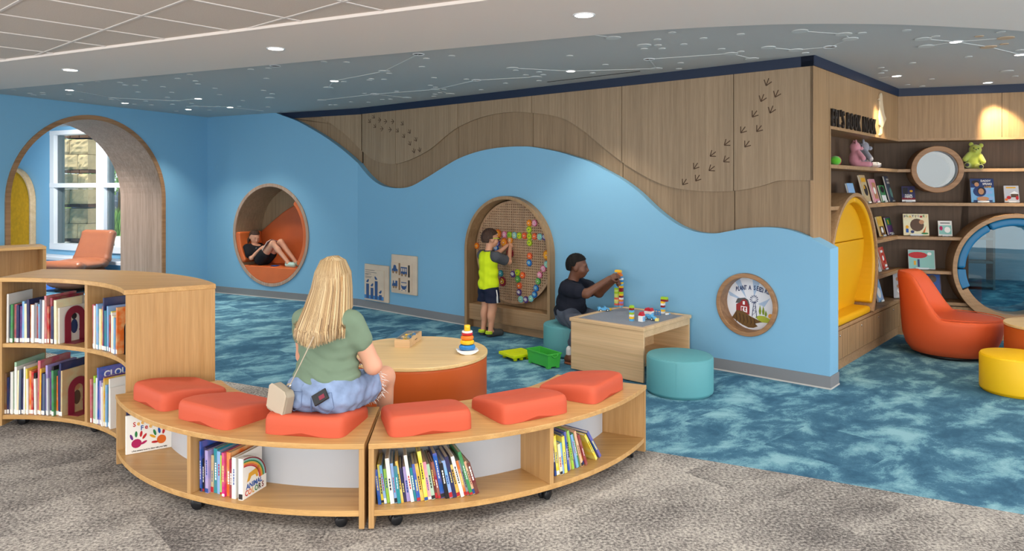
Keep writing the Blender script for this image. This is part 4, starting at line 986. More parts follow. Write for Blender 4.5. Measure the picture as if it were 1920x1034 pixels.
# teal pod
tp = wall_thing('teal_reading_pod', 'large round pod window padded with teal cushions in the nook', 'nook', FN2, TX, 0, TZ)
MB().ring((0, 0), TRR - 0.045, TRR, -0.05, 0.50, n=72).build('wood_tube', 'nook_wood_x', tp, bevel=0.004)
rT = TRR - 0.047
for a, b in ((204, 181), (180, 119), (118, 62), (61, 0), (-1, -24)): MB().ring((0, 0), rT - 0.085, rT, -0.03, 0.28, b, a, 16).build('rim_cushion', 'teal_vinyl', tp, bevel=0.028, seg=4)
MB().ring((0, 0), rT - 0.06, rT, 0.0, 0.30, 206, 334, 32).build('inner_sill', 'nook_wood_x', tp)
MB().prism([(rT * math.cos(i * math.pi / 30), rT * math.sin(i * math.pi / 30)) for i in range(60)], 0.32, 0.33).build('pane', 'teal_glass', tp)

# ------------------------------------------------------------------ room glimpsed behind the nook glass
mat('back_room_wall', rgb(166, 204, 228), 0.7); mat('back_shelf', rgb(120, 134, 140), 0.6)
rw = wall_thing('wall_far_room', 'pale wall of the room behind the nook', None, FN2, 0, 0, 0, kind='structure')
MB().bb(-1.2, 1.05, 1.6, 1.7, 0, ZC).build('painted_wall', 'back_room_wall', rw); MB().bb(-1.0, 7.0, 6.0, 6.1, 0, ZC).build('painted_wall', 'back_room_wall', rw)
area('far_room_lamp', wpt(FN2, 1.6, 3.0, 2.70), (1.2, 1.2), 26, (0.9, 0.96, 1.0))
bs = wall_thing('far_bookcase', 'grey bookcase seen through the teal pod glass', 'bookcase', FN2, 1.55, 4.6, 0)
for x in (-0.5, 0.0, 0.5): MB().bb(x - 0.015, x + 0.015, -0.2, 0.2, 0, 1.2).build('side_panel', 'back_shelf', bs)
for z in (0.05, 0.42, 0.8, 1.18): MB().bb(-0.5, 0.5, -0.2, 0.2, z, z + 0.03).build('shelf', 'back_shelf', bs)
fc = wall_thing('far_chair', 'dark chair with steel sled legs behind the teal glass', 'chair', FN2, 3.0, 4.3, 0)
MB().bb(-0.24, 0.24, -0.22, 0.22, 0.44, 0.47).build('seat', 'lamp_off', fc, bevel=0.01); MB().bb(-0.22, 0.22, 0.2, 0.23, 0.5, 0.85).build('backrest', 'lamp_off', fc, bevel=0.01)
for s_ in (-1, 1): MB().tube([(s_ * 0.22, -0.15, 0.44), (s_ * 0.25, -0.24, 0.01), (s_ * 0.25, 0.24, 0.01), (s_ * 0.22, 0.15, 0.44), (s_ * 0.21, 0.21, 0.6)], 0.011, 6).build('sled_leg', 'steel', fc)
# ------------------------------------------------------------------ curved bench units with open shelves
BC = (-0.815, 5.294); RO, RI, RP = 1.83, 1.235, 1.555
mat('coral_foam', rgb(198, 88, 62), 0.62, 0.3, bump=0.05, bscale=350)
mat('panel_white', rgb(188, 194, 202), 0.4)
mat('caster_black', rgb(26, 27, 30), 0.4); mat('caster_steel', rgb(120, 122, 126), 0.3, metal=0.9)
def polar(c, r, a): a = math.radians(a); return (c[0] + r * math.cos(a), c[1] + r * math.sin(a))
def caster(parent, x, y, rz):
    c = MB()
    for s in (-1, 1):
        c.lathe([(0.0001, -0.009), (0.028, -0.009), (0.030, -0.005), (0.030, 0.005), (0.028, 0.009), (0.0001, 0.009)], 20, (s * 0.016, 0, 0.030), Matrix.Rotation(R90, 3, 'Y'))
    T = Matrix.Translation((x, y, 0)) @ Matrix.Rotation(rz, 4, 'Z'); c.xf(T)
    o = c.build('caster', 'caster_black', parent)
    h = MB(); h.box((0, 0.004, 0.052), (0.05, 0.045, 0.022)); h.lathe([(0.011, 0.05), (0.011, 0.072)], 12); h.xf(T); h.build('caster_fork', 'caster_black', o)
def radial_board(mb, c, r0, r1, a, t, z0, z1):
    p, q = Vector(polar(c, r0, a)), Vector(polar(c, r1, a)); m = (p + q) / 2; d = q - p
    return mb.box((m.x, m.y, (z0 + z1) / 2), (d.length, t, z1 - z0), math.radians(a))
def bench(a0, a1, label):
    am = (a0 + a1) / 2; base = Vector(polar(BC, (RO + RI) / 2, am)).to_3d()
    t = thing('curved_bench', label, 'bench', base, 0, 'curved shelf benches'); c = (BC[0] - base.x, BC[1] - base.y)
    MB().arc(c, RI, RO, a0, a1, 0.394, 0.42, 30).build('bench_top', 'honey_top', t, bevel=0.003)
    e = 0.45
    MB().arc(c, RI + 0.01, RO - 0.008, a0 + e, a1 - e, 0.07, 0.098, 30).build('shelf', 'honey_top', t, bevel=0.0015)
    for a in (a0 + 0.42, a1 - 0.42): radial_board(MB(), c, RI + 0.004, RO - 0.004, a, 0.026, 0.012, 0.394).build('end_panel', 'honey_side', t, bevel=0.0015)
    radial_board(MB(), c, RI + 0.03, RO - 0.01, am, 0.026, 0.098, 0.394).build('divider', 'honey_side', t, bevel=0.0015)
    MB().arc(c, RP - 0.009, RP, a0 + 1.3, am - 0.5, 0.098, 0.365, 14).build('back_panel', 'panel_white', t)
    MB().arc(c, RP - 0.009, RP, am + 0.5, a1 - 1.3, 0.098, 0.365, 14).build('back_panel', 'panel_white', t)
    for a in (am - 13, am + 13):             # plinth boards under the shelf
        p = polar(c, RP + 0.1, a); MB().box((p[0], p[1], 0.053), (0.20, 0.022, 0.034), math.radians(am + 90)).build('plinth_board', 'honey_side', t)
    for a in (a0 + 4, am, a1 - 4):
        for r in (RO - 0.07, RI + 0.08): p = polar(c, r, a); caster(t, p[0], p[1], math.radians(a + 20))
    return t
bench(-147.0, -86.6, 'curved honey-wood bench under the person in denim shorts'); bench(-86.0, -25.6, 'curved honey-wood bench with six of its books leaning right end')
bpy.data.objects['curved_bench.001']['label'] = 'curved honey-wood bench on the right, nobody sitting on it'
# wedge cushions
def cushion_mesh():
    """foam wedge: high at the outer (front) side, sloping to the back, rounded, finger notch in the front"""
    n, m = 22, 18; W, D = 0.425, 0.385; vs, fs = [], []
    def outline(t):                          # superellipse in plan
        a = 2 * math.pi * t; c, s = math.cos(a), math.sin(a); p = 0.22
        return math.copysign(abs(c) ** p, c) * W / 2, math.copysign(abs(s) ** p, s) * D / 2
    N = 144; rings = [(1.0, 0.0), (1.0, 0.18), (1.0, 0.5), (0.992, 0.72), (0.968, 0.88), (0.93, 0.97), (0.88, 1.0), (0.5, 1.0), (0.2, 0.985)]
    for k, h in rings:
        for i in range(N):
            x, y = outline(i / N); x *= k; y *= k
            top = 0.098 - 0.040 * max(0.0, min(1.0, (y + 0.06) / 0.22)) - 0.012 * max(0, 1 - (x / 0.16) ** 2) * (1 if k < 0.6 else 0)
            z = h * top
            if h < 0.2 and y < -D / 2 + 0.03 and abs(x) < 0.06: z = 0.0165
            vs.append((x, y, z))
    R = len(rings)
    for j in range(R - 1):
        for i in range(N): fs.append((j * N + i, j * N + (i + 1) % N, (j + 1) * N + (i + 1) % N, (j + 1) * N + i))
    fs.append(tuple((R - 1) * N + i for i in range(N))); fs.append(tuple(range(N - 1, -1, -1)))
    mb = MB().add(vs, fs, True); mb.sm = [False if k < 2 * N else True for k in range(len(fs))]
    return mb.mesh('cushion')
CM = cushion_mesh()
for a, tw, lab in ((-136.5, 6, 'coral foam wedge cushion nearest the tall bookcase'), (-117, -4, 'coral wedge cushion just left of the person in denim shorts'), (-97, -3, 'coral wedge cushion under the person in denim shorts'),
               (-76.5, 4, 'coral wedge cushion just right of the bench joint'), (-56.5, -2, 'coral wedge cushion in the middle of the right bench'), (-37, 4, 'coral wedge cushion at the right end by the building table')):
    p = polar(BC, 1.545, a); o = obj('wedge_cushion', CM, 'coral_foam', loc=(p[0], p[1], 0.4205), rz=math.radians(a + 90 + tw)); tag(o, lab, 'cushion', 'coral wedge cushions on the benches')

# ------------------------------------------------------------------ tall curved bookcase
TC = (-3.45, 3.62); TI, TO, TZ_ = 1.35, 1.86, 1.03
def tall(a0, a1, label):
    am = (a0 + a1) / 2; base = Vector(polar(TC, (TI + TO) / 2, am)).to_3d()
    t = thing('curved_bookcase', label, 'bookcase', base); c = (TC[0] - base.x, TC[1] - base.y)
    MB().arc(c, TI - 0.01, TO, a0, a1, TZ_ - 0.03, TZ_, 34).build('case_top', 'honey_top', t, bevel=0.003)
    e = 0.5
    for z in (0.056, 0.548): MB().arc(c, TI + 0.006, TO - 0.01, a0 + e, a1 - e, z, z + 0.028, 34).build('shelf', 'honey_top', t, bevel=0.0015)
    for a in (a0 + 0.5, a1 - 0.5): radial_board(MB(), c, TI, TO - 0.004, a, 0.028, 0.012, TZ_ - 0.03).build('end_panel', 'honey_side', t, bevel=0.0015)
    for z0, z1 in ((0.084, 0.548), (0.576, TZ_ - 0.03)): radial_board(MB(), c, TI + 0.006, TO - 0.01, am, 0.028, z0, z1).build('divider', 'honey_side', t)
    for z in (0.084, 0.576):
        for b0, b1 in ((a0 + 1.2, am - 0.6), (am + 0.6, a1 - 1.2)): MB().arc(c, TO - 0.16, TO - 0.15, b0, b1, z, z + 0.05, 12).build('book_stop', 'white_laminate', t)
    q = polar(c, TO - 0.2, a1 - 1.6)
    for a in (a0 + 5, am, a1 - 5):
        for r in (TI + 0.08, TO - 0.08): p = polar(c, r, a); caster(t, p[0], p[1], math.radians(a))
    return t
tall(33.2, 93.0, 'tall curved bookcase full of picture books at the left')
# straight low bookcase further back
P = on_z(87, 462, 1.03); lb = thing('low_bookcase', 'straight wood bookcase behind the tall curved one', 'bookcase', (P.x, P.y, 0), math.radians(40))
MB().bb(-1.3, 0, 0, 0.42, 1.0, 1.03).build('case_top', 'honey_top', lb, bevel=0.003); MB().bb(-0.03, 0, 0.01, 0.41, 0, 1.0).build('end_panel', 'honey_side', lb); MB().bb(-1.3, -1.27, 0.01, 0.41, 0, 1.0).build('end_panel', 'honey_side', lb)
MB().bb(-0.66, -0.63, 0.01, 0.41, 0.08, 1.0).build('divider', 'honey_side', lb); MB().bb(-1.27, -0.03, 0.39, 0.40, 0.08, 1.0).build('back_panel', 'honey_side', lb)
for z in (0.06, 0.53): MB().bb(-1.27, -0.03, 0.012, 0.39, z, z + 0.028).build('shelf', 'honey_top', lb)

# ------------------------------------------------------------------ round orange drum table
mat('drum_orange', rgb(196, 88, 28), 0.5, 0.4, var=0.04, vscale=4, bump=0.04, bscale=120)
def drum(name, label, cx, cy, r, h, m, top=None, cat='table', seam=True, group=None):
    t = thing(name, label, cat, (cx, cy, 0), 0, group)
    hb = h - (0.024 if top else 0.0); e = 0.018
    prof = [(r - 0.02, 0.0), (r - 0.02, 0.012), (r - 0.003, 0.016), (r, 0.03), (r, hb - e)] + ([(r, hb)] if top else [(r - e * 0.3, hb - e * 0.35), (r - e, hb), (0.0001, hb + 0.003)])
    MB().lathe(prof, 64).build('upholstered_body' if top is None else 'drum_body', m, t)
    if top: MB().lathe([(r + 0.002, hb), (r + 0.006, hb + 0.004), (r + 0.006, h - 0.004), (r + 0.002, h), (0.0001, h)], 72, smooth=False).build('table_top', top, t)
    else: MB().tube([((r - 0.012) * math.cos(i * math.pi / 32), (r - 0.012) * math.sin(i * math.pi / 32), hb - 0.004) for i in range(65)], 0.0035, 6).build('piping', m, t)
    a = -1.9; MB().box((math.cos(a) * (r + 0.0005), math.sin(a) * (r + 0.0005), hb / 2 + 0.01), (0.002, 0.004, hb - 0.05), a).build('seam', m, t)
    return t
drum('drum_table', 'large round drum table with pale wood top and orange sides', -0.70, 5.31, 0.515, 0.45, 'drum_orange', 'maple_light')
drum('drum_table', 'small orange drum table cut off by the right edge', 4.72, 6.32, 0.36, 0.45, 'drum_orange', 'maple_light')
mat('teal_stool', rgb(92, 158, 166), 0.55, 0.35, bump=0.04, bscale=150); mat('yellow_stool', rgb(240, 190, 14), 0.5, 0.4, bump=0.04, bscale=150)
drum('round_stool', 'round teal stool at the right of the building table', 1.352, 5.845, 0.264, 0.30, 'teal_stool', cat='stool'); drum('round_stool', 'round teal stool with a person in grey pants on it', 0.575, 7.19, 0.264, 0.30, 'teal_stool', cat='stool')
drum('round_stool', 'round yellow stool at the right edge', 4.075, 5.845, 0.264, 0.30, 'yellow_stool', cat='stool')

# ------------------------------------------------------------------ building-brick table
BT = (1.10, 6.045); TA = A1
bt = thing('building_table', 'square maple play table with a grey stud plate top', 'table', (BT[0], BT[1], 0), TA)
LX, LY, HT = 0.775, 0.845, 0.472          # table spans local x -LX..0, y 0..LY
mat('plate_grey', rgb(150, 156, 166), 0.5, 0.3)
rim = 0.045
for a, b, c, d in ((-LX, 0, 0, rim), (-LX, 0, LY - rim, LY), (-LX, -LX + rim, rim, LY - rim), (-rim, 0, rim, LY - rim)):
    MB().bb(a, b, c, d, HT - 0.032, HT).build('top_rim', 'maple', bt, bevel=0.006)
pl = MB().bb(-LX + rim, -rim, rim, LY - rim, HT - 0.03, HT - 0.010).build('stud_plate', 'plate_grey', bt)
st = MB(); sp = 0.016
nx, ny = int((LX - 2 * rim) / sp), int((LY - 2 * rim) / sp)
vs, fs = [], []
for i in range(nx):
    for j in range(ny):
        x, y = -LX + rim + (i + 0.5) * sp, rim + (j + 0.5) * sp; o = len(vs); r = 0.0045
        for z in (HT - 0.0101, HT - 0.006): vs += [(x + r * math.cos(k * math.pi / 3), y + r * math.sin(k * math.pi / 3), z) for k in range(6)]
        fs += [tuple(o + 6 + k for k in range(6))] + [(o + k, o + (k + 1) % 6, o + 6 + (k + 1) % 6, o + 6 + k) for k in range(6)]
so = MB().add(vs, fs).build('studs', 'plate_grey', pl); so['kind'] = 'stuff'
MB().bb(-LX + 0.012, -0.012, 0.012, 0.032, 0.01, HT - 0.033).build('side_panel', 'maple', bt, bevel=0.002)
MB().bb(-LX + 0.012, -0.012, LY - 0.032, LY - 0.012, 0.01, HT - 0.033).build('side_panel', 'maple', bt, bevel=0.002)
MB().bb(-0.03, -0.012, 0.032, LY - 0.032, HT - 0.085, HT - 0.033).build('apron', 'maple', bt); MB().bb(-LX + 0.012, -LX + 0.03, 0.032, LY - 0.032, HT - 0.085, HT - 0.033).build('apron', 'maple', bt)
MB().bb(-LX * 0.5 - 0.01, -LX * 0.5 + 0.01, 0.032, LY - 0.032, 0.16, HT - 0.033).build('centre_board', 'maple', bt); MB().bb(-LX + 0.02, -0.02, 0.032, LY - 0.032, 0.14, 0.16).build('shelf', 'maple', bt)

# ------------------------------------------------------------------ upholstered lounge chairs
mat('chair_orange', rgb(212, 88, 44), 0.55, 0.35, bump=0.05, bscale=220); mat('chair_leather', rgb(150, 88, 58), 0.38, 0.5, var=0.05, vscale=6, bump=0.05, bscale=80)
def loft(rings, m, name, parent, cap=True):
    """rings: lists of equal length"""
    n = len(rings[0]); vs = [p for r in rings for p in r]; fs = []
    for j in range(len(rings) - 1):
        for i in range(n): fs.append((j * n + i, j * n + (i + 1) % n, (j + 1) * n + (i + 1) % n, (j + 1) * n + i))
    if cap: fs += [tuple(range(n - 1, -1, -1)), tuple((len(rings) - 1) * n + i for i in range(n))]
    return MB().add(vs, fs, True).build(name, m, parent)
lc = thing('lounge_chair', 'orange rounded lounge chair beside the teal pod', 'chair', (4.30, 7.12, 0), math.radians(-40))
N = 56; rings = []
for z, rx, ry, ox in ((0.03, 0.30, 0.27, 0.0), (0.035, 0.34, 0.30, 0.0), (0.10, 0.385, 0.345, 0.0), (0.20, 0.42, 0.375, 0.005), (0.30, 0.435, 0.39, 0.01)):
    rings.append([(ox + rx * math.cos(2 * math.pi * i / N), ry * math.sin(2 * math.pi * i / N), z) for i in range(N)])
def crest(i):                                # rim height: seat level at the front (+x), rising to the tall back (-x)
    a = 2 * math.pi * i / N; u = -math.cos(a)
    q = max(0.0, min(1.0, (u - 0.02) / 0.70)); return 0.385 + 0.42 * q * q * (3 - 2 * q)
for f, k in ((0.5, 1.0), (0.9, 1.0), (1.0, 0.975)):
    rings.append([(0.01 + 0.435 * k * math.cos(2 * math.pi * i / N) - 0.10 * max(0, (0.30 + (crest(i) - 0.30) * f - 0.385)) , 0.39 * k * math.sin(2 * math.pi * i / N) * (1 - 0.35 * max(0, 0.30 + (crest(i) - 0.30) * f - 0.42)), 0.30 + (crest(i) - 0.30) * f) for i in range(N)])
def inner(k, zf):
    out = []
    for i in range(N):
        a = 2 * math.pi * i / N; h = crest(i); z = 0.392 + (h - 0.392) * zf
        out.append((0.01 + 0.435 * k * math.cos(a) - 0.10 * max(0, z - 0.385) + 0.02 * (1 - zf) * max(0, -math.cos(a)), 0.39 * k * math.sin(a) * (1 - 0.35 * max(0, z - 0.42)), z))
    return out
rings += [inner(0.93, 1.0), inner(0.86, 0.93), inner(0.80, 0.6), inner(0.74, 0.25), inner(0.66, 0.03), inner(0.4, 0.0), inner(0.1, 0.0)]
loft(rings, 'chair_orange', 'shell', lc)
MB().lathe([(0.27, 0.0), (0.27, 0.032)], 40).build('base_plate', 'lamp_off', lc)
sr = [(0.045 + 0.40 * math.cos(2 * math.pi * i / 48), 0.352 * math.sin(2 * math.pi * i / 48), 0.398) for i in range(49)]
MB().tube(sr, 0.004, 6).build('piping', 'chair_orange', lc)
# leather chair in the alcove
P = on_z(150, 540, 0.0); ac = thing('alcove_chair', 'tan leather swivel chair in front of the alcove window', 'chair', (-6.98, 11.65, 0), math.radians(-14))
ac.scale = (1.22, 1.22, 1.12)
blob('seat', [cap((-0.24, -0.22, 0.36), (0.24, -0.22, 0.36), 0.07), cap((-0.22, 0.2, 0.37), (0.22, 0.2, 0.37), 0.07), ell((0, 0, 0.36), (0.32, 0.30, 0.085))], 'chair_leather', ac, h=0.012, k=0.05)
blob('seat_body', [cap((-0.18, -0.16, 0.18), (0.18, -0.16, 0.18), 0.13), cap((-0.18, 0.16, 0.18), (0.18, 0.16, 0.18), 0.13), ell((0, 0, 0.16), (0.31, 0.29, 0.15))], 'chair_leather', ac, h=0.014, k=0.06)
blob('backrest', [cap((-0.24, 0.24, 0.42), (0.24, 0.24, 0.42), 0.05), cap((-0.21, 0.36, 0.78), (0.21, 0.36, 0.78), 0.05), cap((-0.24, 0.24, 0.42), (-0.21, 0.36, 0.78), 0.05), cap((0.24, 0.24, 0.42), (0.21, 0.36, 0.78), 0.05), *[cap((x, 0.25, 0.44), (x * 0.9, 0.36, 0.78), 0.05) for x in np.linspace(-0.2, 0.2, 9)]], 'chair_leather', ac, h=0.012, k=0.03)
MB().lathe([(0.26, 0), (0.26, 0.02), (0.05, 0.05), (0.05, 0.1)], 32).build('swivel_base', 'caster_black', ac)
mat('rug_blue', rgb(40, 96, 176), 0.9); mat('rug_pale', rgb(150, 190, 226), 0.9)
P = on_z(96, 545, 0.0); rg = thing('round_rug', 'round blue rug on the alcove floor', 'rug', (P.x - 0.25, P.y + 0.3, 0))
MB().lathe([(0.5, 0.001), (0.5, 0.008), (0.0001, 0.008)], 48, smooth=False).build('rug_disc', 'rug_blue', rg); MB().ring((0, 0), 0.36, 0.42, 0, 0.001, n=40).xf(Matrix.Rotation(R90, 4, 'X')).build('rug_ring', 'rug_pale', rg, loc=(0, 0, 0.0095))
# ------------------------------------------------------------------ books
def book_mats():
    m = bpy.data.materials.new('book_cover'); n = NT(m); M['book_cover'] = m
    oi = n.new('ShaderNodeObjectInfo')
    ad = n.new('ShaderNodeVectorMath', operation='ADD'); n.link(n.coord((1, 1, 1)), ad.inputs[0])
    cmb = n.new('ShaderNodeCombineXYZ'); n.link(n.math('MULTIPLY', oi.outputs['Random'], 40.0), cmb.inputs[0]); n.link(cmb.outputs[0], ad.inputs[1])
    f = n.noise(ad.outputs[0], 16, 2, 0.5)
    inv = n.ramp(f, [(0.40, (0, 0, 0, 1)), (0.62, (1, 1, 1, 1))])
    alt = n.new('ShaderNodeHueSaturation'); alt.inputs['Hue'].default_value = 0.56; alt.inputs['Saturation'].default_value = 0.7; alt.inputs['Value'].default_value = 1.0
    n.link(oi.outputs['Color'], alt.inputs['Color'])
    c = n.mix(n.math('MULTIPLY', inv, 0.7), oi.outputs['Color'], alt.outputs[0])
    n.link(c, n.b.inputs['Base Color']); n.b.inputs['Roughness'].default_value = 0.3
book_mats()
mat('paper', rgb(232, 224, 208), 0.9, 0.1, var=0.06, vscale=140); mat('sticker_white', rgb(240, 240, 236), 0.6); mat('sticker_dark', rgb(40, 38, 42), 0.6); mat('brick_pale_yellow', rgb(244, 226, 130), 0.5); mat('ink_b', rgb(36, 76, 150), 0.5); mat('ink_r', rgb(180, 40, 48), 0.5)
CN = {'white': (232, 230, 226), 'pale grey': (196, 200, 206), 'grey': (140, 146, 156), 'black': (32, 32, 36), 'navy': (34, 46, 92), 'blue': (36, 92, 178), 'sky blue': (116, 180, 222), 'teal': (38, 138, 150), 'green': (58, 142, 74), 'lime': (164, 204, 58), 'sage': (160, 200, 164), 'yellow': (240, 214, 64), 'gold': (226, 168, 48), 'orange': (228, 112, 44), 'red': (196, 40, 46), 'crimson': (150, 34, 60), 'maroon': (110, 28, 42), 'rose': (196, 92, 112), 'pink': (228, 150, 176), 'magenta': (206, 36, 128), 'purple': (96, 60, 132), 'lilac': (160, 150, 208), 'brown': (124, 84, 58), 'tan': (198, 168, 128), 'cream': (234, 220, 182), 'slate': (86, 104, 128), 'peach': (238, 178, 146), 'violet': (150, 52, 160)}
def book(t, w, h, col, label, loc, rz, lean=0.0, group=None, sticker=None, tilt=0.0, title=True, name='book', dark_base=False):
    o = thing(name, label, 'book', loc, 0, group); o.rotation_euler = (tilt, lean, rz)
    b = 0.0022
    mb = MB(); mb.bb(0, b, 0, w, 0, h); mb.bb(t - b, t, 0, w, 0, h); mb.bb(b, t - b, 0, b, 0, h)
    c = mb.build('cover', 'book_cover', o); c.color = rgb(*CN[col])
    MB().bb(b, t - b, b, w - 0.004, 0.004, h - 0.004).build('pages', 'paper', o)
    if sticker: MB().bb(0.0005, t - 0.0005, -0.0008, 0.0001, 0.003, 0.030).build('spine_label', sticker, c)
    elif title:
        z0 = h * rnd.uniform(0.22, 0.45); l = h * rnd.uniform(0.2, 0.45); wd = rnd.uniform(0.1, 0.2); dk = sum(CN[col]) < 420
        tm_ = MB(); zq = z0
        while zq < z0 + l:                    # broken strokes read as spine lettering
            s_ = rnd.uniform(0.006, 0.014); tm_.bb(t * (0.5 - wd), t * (0.5 + wd), -0.0007, 0.0001, zq, zq + s_); zq += s_ + rnd.uniform(0.002, 0.004)
        tm_.build('spine_title', rnd.choice(('sticker_white', 'brick_pale_yellow', 'sticker_white')) if dk else rnd.choice(('sticker_dark', 'ink_b', 'ink_r')), c)
        if rnd.random() < 0.5: MB().bb(0.0004, t - 0.0004, -0.0008, 0.0001, 0.003, rnd.uniform(0.014, 0.03)).build('spine_label', rnd.choice(('sticker_dark', 'sticker_white', 'ink_r', 'ink_b')), c)
    return o
rnd = random.Random(7)
def row(center, r, a0, inward, seq, bay, z, group, lean0=0.0, lean1=None, sticker=None, wmax=0.2, gap=0.0008):
    """seq: (colour, thickness, height, depth) placed along the arc; leaning books are spaced by their foot width"""
    a = a0; n = len(seq); out = []
    for i, (col, t, h, w) in enumerate(seq):
        ln = lean0 if lean1 is None else lean0 + (lean1 - lean0) * (i / max(1, n - 1)) ** 2
        ln += math.radians(rnd.uniform(-1.0, 1.0))
        foot = t / math.cos(ln) + gap; rr = r + rnd.uniform(-0.012, 0.012)
        if inward: ang = a; rz = math.radians(a - 90)
        else: ang = a; rz = math.radians(a + 90)
        p = polar(center, rr, ang)
        lab = f"{col} book, {ORD[i]} from the left in the {bay}"
        o = book(t, w, h, col, lab, (p[0], p[1], z + 0.0006), rz, ln, group, sticker)   # a left-leaning book rests on its lower left edge
        da = math.degrees(foot / rr); a = a - da if inward else a + da
        out.append(o)
    return out, a
def mk(cols, tr, hr, wr):
    return [(c, rnd.uniform(*tr), rnd.uniform(*hr), rnd.uniform(*wr)) for c in cols]
# right bench, left bay (leaning left)
S1 = ['blue', 'yellow', 'sky blue', 'lime', 'white', 'sky blue', 'teal', 'gold', 'navy', 'lilac', 'white', 'teal', 'blue', 'gold', 'yellow', 'pink', 'sage', 'maroon', 'crimson', 'blue', 'black', 'sky blue', 'navy', 'gold', 'white', 'orange', 'grey', 'green', 'peach', 'maroon', 'rose', 'violet']
q = mk(S1[:30], (0.012, 0.020), (0.165, 0.215), (0.15, 0.19)); q[14] = ('yellow', 0.018, 0.25, 0.2); q[4] = ('white', 0.019, 0.225, 0.19); q[10] = ('white', 0.016, 0.235, 0.2); q[27] = ('green', 0.016, 0.235, 0.2); q[19] = ('blue', 0.02, 0.23, 0.2)
row(BC, RO - 0.075, -84.7, False, q, 'left bay of the right bench', 0.098, 'board books leaning in the right bench', math.radians(-7), math.radians(-17))
S2 = ['black', 'navy', 'yellow', 'cream', 'sky blue', 'yellow', 'slate', 'blue', 'tan', 'lime', 'purple', 'sky blue', 'green', 'peach', 'gold', 'crimson']
q = mk(S2, (0.013, 0.019), (0.17, 0.225), (0.16, 0.2)); q[0] = ('black', 0.010, 0.15, 0.16)
row(BC, RO - 0.08, -53.8, False, q, 'right bay of the right bench', 0.098, 'board books at the right end of the benches', math.radians(-6), math.radians(-22))
_, a = row(BC, RO - 0.08, -42.4, False, [('yellow', 0.016, 0.20, 0.17)], 'gap beside the tilted books', 0.098, 'board books at the right end of the benches', math.radians(-33))
bpy.data.objects[[o.name for o in bpy.data.objects if o.get('label', '').endswith('gap beside the tilted books')][0]]['label'] = 'yellow book tipped far over near the right end of the benches'
_, a = row(BC, RO - 0.08, -40.9, False, [('blue', 0.018, 0.215, 0.18)], 'x', 0.098, 'board books at the right end of the benches', math.radians(-37)); _[0]['label'] = 'blue book tipped over at the very right end of the benches'
# left bench, right bay
S3 = [('blue', 0.012, 0.255, 0.22), ('black', 0.012, 0.165, 0.12), ('navy', 0.014, 0.225, 0.21), ('lilac', 0.020, 0.215, 0.2), ('tan', 0.018, 0.19, 0.18), ('teal', 0.024, 0.225, 0.22), ('sky blue', 0.022, 0.215, 0.2), ('lime', 0.024, 0.20, 0.16), ('magenta', 0.016, 0.22, 0.2), ('orange', 0.024, 0.22, 0.2), ('crimson', 0.018, 0.19, 0.18), ('white', 0.024, 0.205, 0.2)]
_, a = row(BC, RO - 0.06, -115.9, False, S3, 'right bay of the left bench', 0.098, 'board books in the left bench', 0.0)
def face_text(parent, s, size, m, x, z, sx=0.8, rot=0.0, y=-0.0012, face='y'):
    o = obj('cover_lettering', text_mesh(s, size, 0.0005, sx, 'CENTER', size * 0.02), m, parent)
    if face == 'x': o.rotation_euler = (0, 0, R90); o.location = (y, x, z)
    else: o.location = (x, y, z); o.rotation_euler[1] = rot
    return o
for k, c in (('ink_red', (190, 36, 44)), ('ink_blue', (28, 86, 170)), ('ink_green', (36, 128, 72)), ('ink_gold', (226, 168, 40)), ('ink_orange', (224, 110, 40)), ('ink_magenta', (176, 24, 92)), ('ink_purple', (104, 44, 132)), ('ink_dark', (44, 42, 48)), ('ink_white', (244, 244, 242)), ('ink_brown', (92, 70, 56)), ('ink_skin', (190, 140, 104)), ('ink_navy', (40, 60, 110)), ('ink_teal', (140, 196, 190)), ('ink_maroon', (120, 30, 44))): mat(k, rgb(*c), 0.4)
# the two face-out board books: covers look along the bench, built on the +x face of the book
def cover_poly(parent, m, pts, lvl, t, name='cover_print'):
    """pts in (along depth from spine, height); printed on the +x cover"""
    mb = MB(); mb.prism([(p[0], p[1]) for p in pts], -0.0006 * lvl - 0.0005, -0.0006 * lvl)
    mb.xf(Matrix.Translation((t, 0, 0)) @ Matrix.Rotation(R90, 4, 'Z')); return mb.build(name, m, parent)
def cover_text(parent, s, size, m, u, z, t, sx=0.8, rot=0.0, lvl=2):
    me = text_mesh(s, size, 0.0004, sx, 'CENTER', size * 0.025); me.transform(Matrix.Rotation(-rot, 4, 'Y'))
    me.transform(Matrix.Translation((t, 0, 0)) @ Matrix.Rotation(R90, 4, 'Z') @ Matrix.Translation((u, -0.0006 * lvl, z))); return obj('cover_lettering', me, m, parent)
# rainbow-cornered book
p = polar(BC, RO - 0.045, a + 0.6); t = 0.026; W, Hh = 0.185, 0.205
o = thing('book', 'white board book with a rainbow corner reading ANIMAL COLORS', 'book', (p[0], p[1], 0.0986), math.radians(a + 0.6 + 90), 'board books in the left bench')
rcorn = [(0, 0), (W, 0), (W, 0.07)] + [(W * 0.02 + (W * 0.98) * math.cos(i * R90 / 12), 0.07 + (Hh - 0.07) * math.sin(i * R90 / 12)) for i in range(1, 13)] + [(0, Hh)]
bk = MB().prism(rcorn, 0, t); bk.xf(Matrix.Translation((t, 0, 0)) @ Matrix.Rotation(R90, 4, 'Z'))
cv = bk.build('cover', 'sticker_white', o)
for k, m in enumerate(('ink_maroon', 'ink_teal', 'ink_green', 'ink_gold', 'ink_orange', 'ink_red')):
    r1 = 1.0 - 0.055 * k; r0 = r1 - 0.05
    arcp = lambda r: [(0.006 + (W - 0.008) * r * math.cos(i * R90 / 12), 0.07 + (Hh - 0.072) * r * math.sin(i * R90 / 12)) for i in range(13)]
    cover_poly(o, m, arcp(r1) + arcp(r0)[::-1], 1, t, 'rainbow_band')
